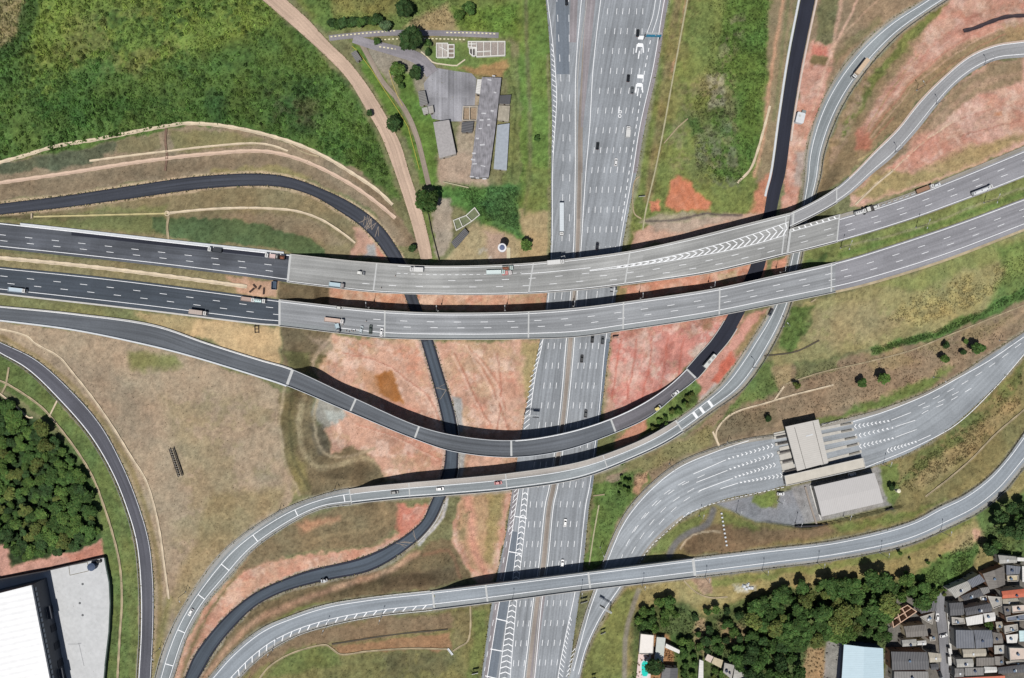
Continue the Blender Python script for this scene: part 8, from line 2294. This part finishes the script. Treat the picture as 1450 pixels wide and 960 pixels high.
# blue skip and materials at the bridge heads
c = P(389, 404.5, 10); root = empty('container', (c.x, c.y, zt(389, 404)), -.06, 'blue open container on the red median by the bridge joints', 'container')
for q in ((-1.3, 1.3, -2.2, -2.1), (-1.3, 1.3, 2.1, 2.2), (-1.3, -1.2, -2.097, 2.097), (1.2, 1.3, -2.097, 2.097)):
    mb = MB(); mb.box(*q, 0, 1.8); mb.build('side', paint((96, 128, 160)), root, world=False)
mb = MB(); mb.box(-1.2, 1.2, -2.1, 2.1, .0, .3); mb.build('floor', paint((60, 78, 100)), root, world=False)
for k, (x, y, a, l, lab) in enumerate(((357, 411, .7, 3.4, 'dark timber pile on the red median, leftmost of four'), (361, 405, 2.3, 2.6, 'dark timber pile on the red median, uppermost of four'), (368, 407, 1.0, 2.4, 'dark timber pile on the red median, third from the left'), (374, 412, 1.5, 3.6, 'dark upright timber pile on the red median near the container'))):
    z_ = zt(x, y); c = P(x, y, z_); root = empty('timber_pile', (c.x, c.y, z_), a, lab, 'timber pile')
    for j in range(3):
        mb = MB(); mb.box(-l / 2 - .1 * j, l / 2, -.5 + .36 * j, -.2 + .36 * j, 0, .5 + .14 * (j % 2)); mb.build('beam', mat('dark_timber', (74, 52, 44), var=.3), root, world=False)
z_ = zt(364, 466); c = P(364, 466, z_); root = empty('steel_frame', (c.x, c.y, z_), .05, 'dark steel frame lying on tan ground below the southern bridge joint', 'steel frame')
for q in ((-1.2, -.9), (.9, 1.2)):
    mb = MB(); mb.box(q[0], q[1], -2.2, 2.2, 0, .7); mb.build('beam', mat('dark_frame', (56, 40, 36)), root, world=False)
for yy in (-1.8, 0, 1.8):
    mb = MB(); mb.box(-.897, .897, yy - .15, yy + .15, .1, .5); mb.build('brace', mat('dark_frame', (56, 40, 36)), root, world=False)
# truss lying in the dry field
zf = zt(250, 654); a0, a1 = P(244, 634, zf), P(257, 673.5, zf)
c = (a0 + a1) / 2; d = (a1 - a0); root = empty('truss_segment', (c.x, c.y, zf), math.atan2(d.y, d.x), 'long dark steel truss lying in the dry field', 'truss'); hl = d.length / 2
for s, w_ in ((-1, .35), (1, .35)):
    for zz in (.1, 1.5):
        mb = MB(); mb.box(-hl, hl, s * 1.1 - w_ / 2, s * 1.1 + w_ / 2, zz, zz + .3); mb.build('chord', mat('truss_dark', (46, 42, 42), var=.2), root, world=False)
for k in range(12):
    x = -hl + hl / 6 * k + .6
    mb = MB(); mb.tube((x, -1.1, .4), (x + 1.2, -1.1, 1.5), .09); mb.tube((x, 1.1, .4), (x + 1.2, 1.1, 1.5), .09); mb.tube((x, -1.1, 1.6), (x + .9, 1.1, 1.6), .1); mb.build('lattice', mat('truss_light', (190, 184, 176)), root, world=False)

# ================================================================== street furniture
lampn = 0


def lamp(px, py, label, z=None, ang=0.0, double=False, hgt=10.5, group='street lamps along the roads'):
    z = zt(px, py) if z is None else z
    c = P(px, py, z); root = empty('street_lamp', (c.x, c.y, z), ang, label, 'street lamp', group)
    mb = MB(); mb.tube((0, 0, -.4), (0, 0, hgt), .17, .09, 8); mb.build('pole', STEEL, root, world=False)
    mb = MB(); mb.box(-.35, .35, -.35, .35, -.4, .3); mb.build('base', CONCD, root, world=False)
    for s in ((1, -1) if double else (1,)):
        mb = MB(); mb.tube((0, 0, hgt), (s * 1.9, 0, hgt + .5), .07, .06, 6); mb.build('arm', STEEL, root, world=False)
        mb = MB(); mb.box(min(s * 1.7, s * 2.7), max(s * 1.7, s * 2.7), -.2, .2, hgt + .4, hgt + .6, .06); mb.build('lantern', mat('lantern_grey', (190, 192, 194)), root, world=False)


for k, (x, y) in enumerate(((522, 437), (620, 441.5), (715, 441), (812, 435), (907, 424), (1007, 408), (1105, 387))):
    lamp(x, y - 1.5, 'street lamp fixed to the north parapet of the second viaduct', 10, math.pi / 2, False, 7, 'lamps on the second viaduct')
for x, y in ((1190, 351), (1297, 322), (1393, 287)): lamp(x, y, 'double-armed street lamp in the grass median of the eastern highway', None, 1.25, True, 11, 'lamps in the eastern median')
for x, y in ((998, 817.5), (1079, 807), (1157, 797), (1246, 782.5), (1332, 752.5), (909, 828), (822, 837.5), (725, 850)):
    lamp(x, y, 'street lamp on the south edge of the southernmost ramp', 6.6, math.pi / 2, False, 9, 'lamps on the southernmost ramp')
for x, y in ((540, 874), (462, 888), (386, 921)): lamp(x, y, 'street lamp beside the hatched bend of the southernmost ramp', None, 1.2, False, 9, 'lamps on the hatched bend')
for x, y in ((474, 693), (396, 722), (263, 838), (226, 918)): lamp(x, y, 'street lamp outside the western bend of the southern ramp', None, -1.0, False, 9, 'lamps on the western bend')
for x, y in ((1066, 520), (1110, 462)): lamp(x, y, 'street lamp beside the southern ramp in the east', None, 2.4, False, 9, 'lamps by the eastern ramp')
for x, y in ((1030, 626), (948, 657), (1322, 534), (1415, 482), (850, 775)): lamp(x, y, 'street lamp on the verge of the toll road', None, -1.2, False, 9, 'lamps by the toll road')
for x, y in ((1298, 128), (1325, 148), (1267, 216), (1394, 92)): lamp(x, y, 'street lamp beside the north-eastern ramp', None, 2.2, False, 8, 'lamps by the north-eastern ramp')
for x, y in ((1126, 741), (1194, 731), (1250, 657)): lamp(x, y, 'street lamp at the toll office yard', 4, 1.4, False, 8, 'lamps by the toll office')
for x, y in ((990, 730), (1042, 725), (1101, 709)): lamp(x, y, 'street lamp on the grass by the toll access lane', None, 1.4, False, 8, 'lamps by the access lane')


def gantry(a, b, label, panel, z=.1, hgt=6.5, panels=((.1, .9),), thick=.7, ph=2.4, legs=(0, 1), word=None):
    A, B = P(*a, z + hgt), P(*b, z + hgt); c = (A + B) / 2
    d = (B - A); L_ = d.length; root = empty('sign_gantry', (c.x, c.y, z), math.atan2(d.y, d.x), label, 'sign gantry')
    for s, u in ((-.5, 0), (.5, 1)):
        if u in legs:
            mb = MB(); mb.tube((s * L_, 0, -.4), (s * L_, 0, hgt + .3), .28, .22, 10); mb.build('post', STEEL, root, world=False)
    mb = MB()
    for y in (-thick / 2, thick / 2):
        for zz in (hgt, hgt + 1.0): mb.tube((-L_ / 2, y, zz), (L_ / 2, y, zz), .1, n=6)
    for k in range(int(L_ / 1.2) + 1):
        x = -L_ / 2 + 1.2 * k
        mb.tube((x, -thick / 2, hgt + 1), (min(x + 1.2, L_ / 2), thick / 2, hgt + 1), .06, n=5); mb.tube((x, -thick / 2, hgt), (min(x + 1.2, L_ / 2), -thick / 2, hgt + 1), .06, n=5)
    mb.build('truss', STEEL if panel is None else mat('gantry_white', (226, 230, 232)), root, world=False)
    for u0, u1 in panels:
        mb = MB(); mb.box(-L_ / 2 + u0 * L_, -L_ / 2 + u1 * L_, -thick / 2 - .35, -thick / 2 - .12, hgt - .8, hgt + ph - .8); mb.build('sign_panel', panel or BLACK, root, world=False)
    return root


gantry((914.5, 49), (936.5, 49.5), 'blue overhead sign bridge across the outer lanes at the top', mat('sign_blue', (40, 150, 190), rough=.4), panels=((.02, .6), (.65, .98)), thick=1.2)
gantry((743, 588.5), (763, 589.5), 'white cantilever sign gantry over the hatched verge north of the third viaduct', BLACK, legs=(0,), panels=((.55, 1.0),))
gantry((782, 369), (800, 364), 'dark sign gantry sticking out beside the northernmost viaduct', mat('sign_grey', (80, 82, 90)), legs=(0,), panels=((.0, .95),), thick=1.4)
gantry((866, 867.5), (849, 858), 'dark cantilever sign gantry over the toll road exit near the bottom', BLACK, legs=(0,), panels=((.62, 1.0),))
gantry((864, 411), (874, 412.5), 'short white sign arm beside the highway between the first two viaducts', BLACK, legs=(1,), panels=((.0, .4),))


def board(px, py, label, w=3.4, h=2.2, ang=0.0, col=(52, 60, 56), name='road_sign', z=None):
    z = zt(px, py) if z is None else z; c = P(px, py, z)
    root = empty(name, (c.x, c.y, z), ang, label, 'road sign')
    for s in (-1, 1):
        mb = MB(); mb.tube((s * w * .3, 0, -.3), (s * w * .3, 0, h + 1.6), .09, n=6); mb.build('post', STEEL, root, world=False)
    mb = MB(); mb.box(-w / 2, w / 2, -.18, -.1, 1.6, 1.6 + h); mb.build('panel', paint(col), root, world=False)
    mb = MB(); mb.box(-w / 2 - .05, w / 2 + .05, -.097, -.04, 1.55, 1.65 + h); mb.build('frame', STEEL, root, world=False)


board(826, 849, 'dark roadside board in the grass nose below the southernmost viaduct', 4.2, 2.6, .3)
board(853, 893, 'dark small roadside board on the grass east of the toll road exit', 3.0, 2.0, .4)
board(673, 949, 'pair-panel dark board on the verge at the bottom edge, west of the main highway', 3.6, 2.4, .2)
board(871, 478, 'dark board beside the main highway just south of the second viaduct', 3.4, 2.2, .1)
board(908, 279, 'white board lying low on the verge east of the main highway', 3.8, 1.2, .1, (236, 238, 240))
board(840, 957, 'round-topped dark sign near the bottom edge east of the toll exit', 2.4, 2.4, .2)
# striped marker row on the access road
for k in range(9):
    x, y = 1021.5 + k * .9, 727 + k * 5.6
    z_ = zt(x, y); c = P(x, y, z_); mb = MB(); mb.box(c.x - .5, c.x + .5, c.y - .45, c.y + .45, z_ - .2, z_ + .5, .1)
    mb.build('marker_block', CONCW if k < 9 else BLACK, None, 'white marker block in the short row crossing the slope by the toll access lane', 'marker block', 'marker blocks on the slope')
# heap of white debris by the settlement
rs = random.Random(5)
for k in range(7):
    x, y = 1059 + rs.uniform(-6, 6), 830 + rs.uniform(-4, 4); z_ = zt(x, y); c = P(x, y, z_); s = rs.uniform(.6, 1.5)
    mb = MB(); mb.prism([(c.x - s, c.y - s * .6), (c.x + s * .7, c.y - s), (c.x + s, c.y + s * .7), (c.x - s * .6, c.y + s)], z_ - .2, z_ + s * .7, shrink=[(c.x - s * .5, c.y - s * .3), (c.x + s * .4, c.y - s * .5), (c.x + s * .5, c.y + s * .3), (c.x - s * .3, c.y + s * .5)])
    mb.build('rubble_heap', CONCW, None, 'white rubble lump on the dry field south of the last viaduct', 'rubble', 'white rubble on the dry field')


# ================================================================== workers
def person(shirt):
    verts = [(0, 0, .95), (0, 0, 1.2), (0, 0, 1.42), (0, 0, 1.52), (.02, 0, 1.66), (.0, .1, .9), (.04, .12, .5), (0, .12, .06), (.12, .12, .03), (0, -.1, .9), (-.05, -.12, .5), (-.05, -.12, .06), (.07, -.12, .03),
             (0, .2, 1.4), (.05, .26, 1.12), (.2, .22, .95), (0, -.2, 1.4), (.02, -.27, 1.12), (.12, -.25, .92)]
    edges = [(0, 1), (1, 2), (2, 3), (3, 4), (0, 5), (5, 6), (6, 7), (7, 8), (0, 9), (9, 10), (10, 11), (11, 12), (2, 13), (13, 14), (14, 15), (2, 16), (16, 17), (17, 18)]
    rad = [.15, .15, .17, .06, .105, .1, .075, .05, .045, .1, .075, .05, .045, .075, .05, .035, .075, .05, .035]
    me = bpy.data.meshes.new('person'); me.from_pydata(verts, edges, [])
    o = bpy.data.objects.new('person', me); COL.objects.link(o)
    m = o.modifiers.new('skin', 'SKIN'); m.use_smooth_shade = True
    for v, r in zip(me.skin_vertices[0].data, rad): v.radius = (r, r)
    me.skin_vertices[0].data[0].use_root = True
    s = o.modifiers.new('sub', 'SUBSURF'); s.levels = 1; s.render_levels = 2
    me.materials.append(mat('work_clothes', shirt))
    v = MB(); v.lathe(0, 0, [(.15, 1.69), (.14, 1.76), (.08, 1.82), (.01, 1.84)], 12); v.build('helmet', mat('helmet_white', (240, 236, 220)), o, world=False)
    v = MB(); v.lathe(0, 0, [(.205, 1.0), (.21, 1.2), (.2, 1.42), (.12, 1.5)], 12); v.build('vest', mat('hi_vis_vest', (226, 122, 52)), o, world=False)
    return o


pp = person((48, 54, 72))
for k, (x, y) in enumerate(((491, 468.5), (494.5, 470), (498, 468), (500, 469.5), (503, 468.5), (486, 459.5), (519, 455), (560, 391), (540, 408))):
    o = pp if k == 0 else copy_tree(pp)
    rib = LO if y > 440 else U1
    zz = float(np.interp(rib.t_at(x, y), rib.t, rib.z)) + .01
    p = P(x, y, zz); o.location = (p.x, p.y, zz); o.rotation_euler.z = k * 1.3
    tag(o, 'worker in orange vest and white helmet standing on a viaduct deck', 'person', 'workers on the viaduct decks')
# ================================================================== camera and daylight
cam = bpy.data.cameras.new('camera'); co = bpy.data.objects.new('camera', cam); COL.objects.link(co)
co.location = (0, 0, H); co.rotation_euler = (0, 0, 0)
cam.sensor_width = 36; cam.lens = 36 * H / (1450 * S); cam.clip_end = 20000; cam.clip_start = 1
SC.camera = co
EL, SX, SY = 65.0, .26, 1.0            # shadows run up the picture, slightly to the right
w = bpy.data.worlds.new('World'); SC.world = w; w.use_nodes = True
nt = w.node_tree; bg = nt.nodes['Background']
sky = nt.nodes.new('ShaderNodeTexSky'); sky.sky_type = 'NISHITA'; sky.sun_disc = False
sky.sun_elevation = math.radians(EL)
sd = Vector((-SX, -SY, 0)).normalized()   # horizontal direction towards the sun
sky.sun_rotation = math.atan2(sd.x, sd.y)
nt.links.new(sky.outputs[0], bg.inputs[0]); bg.inputs[1].default_value = .05
sun = bpy.data.lights.new('sun', 'SUN'); sun.energy = 5.0; sun.angle = math.radians(.5); sun.color = (1, .965, .91)
so = bpy.data.objects.new('sun', sun); COL.objects.link(so)
dirn = -Vector((sd.x * math.cos(math.radians(EL)), sd.y * math.cos(math.radians(EL)), math.sin(math.radians(EL))))
so.rotation_euler = dirn.to_track_quat('-Z', 'Y').to_euler(); so.location = (-60, -150, 300)
vs = SC.view_settings
vs.view_transform = 'Standard'; vs.look = 'None'; vs.gamma = 1; vs.use_curve_mapping = False; vs.exposure = 0.3
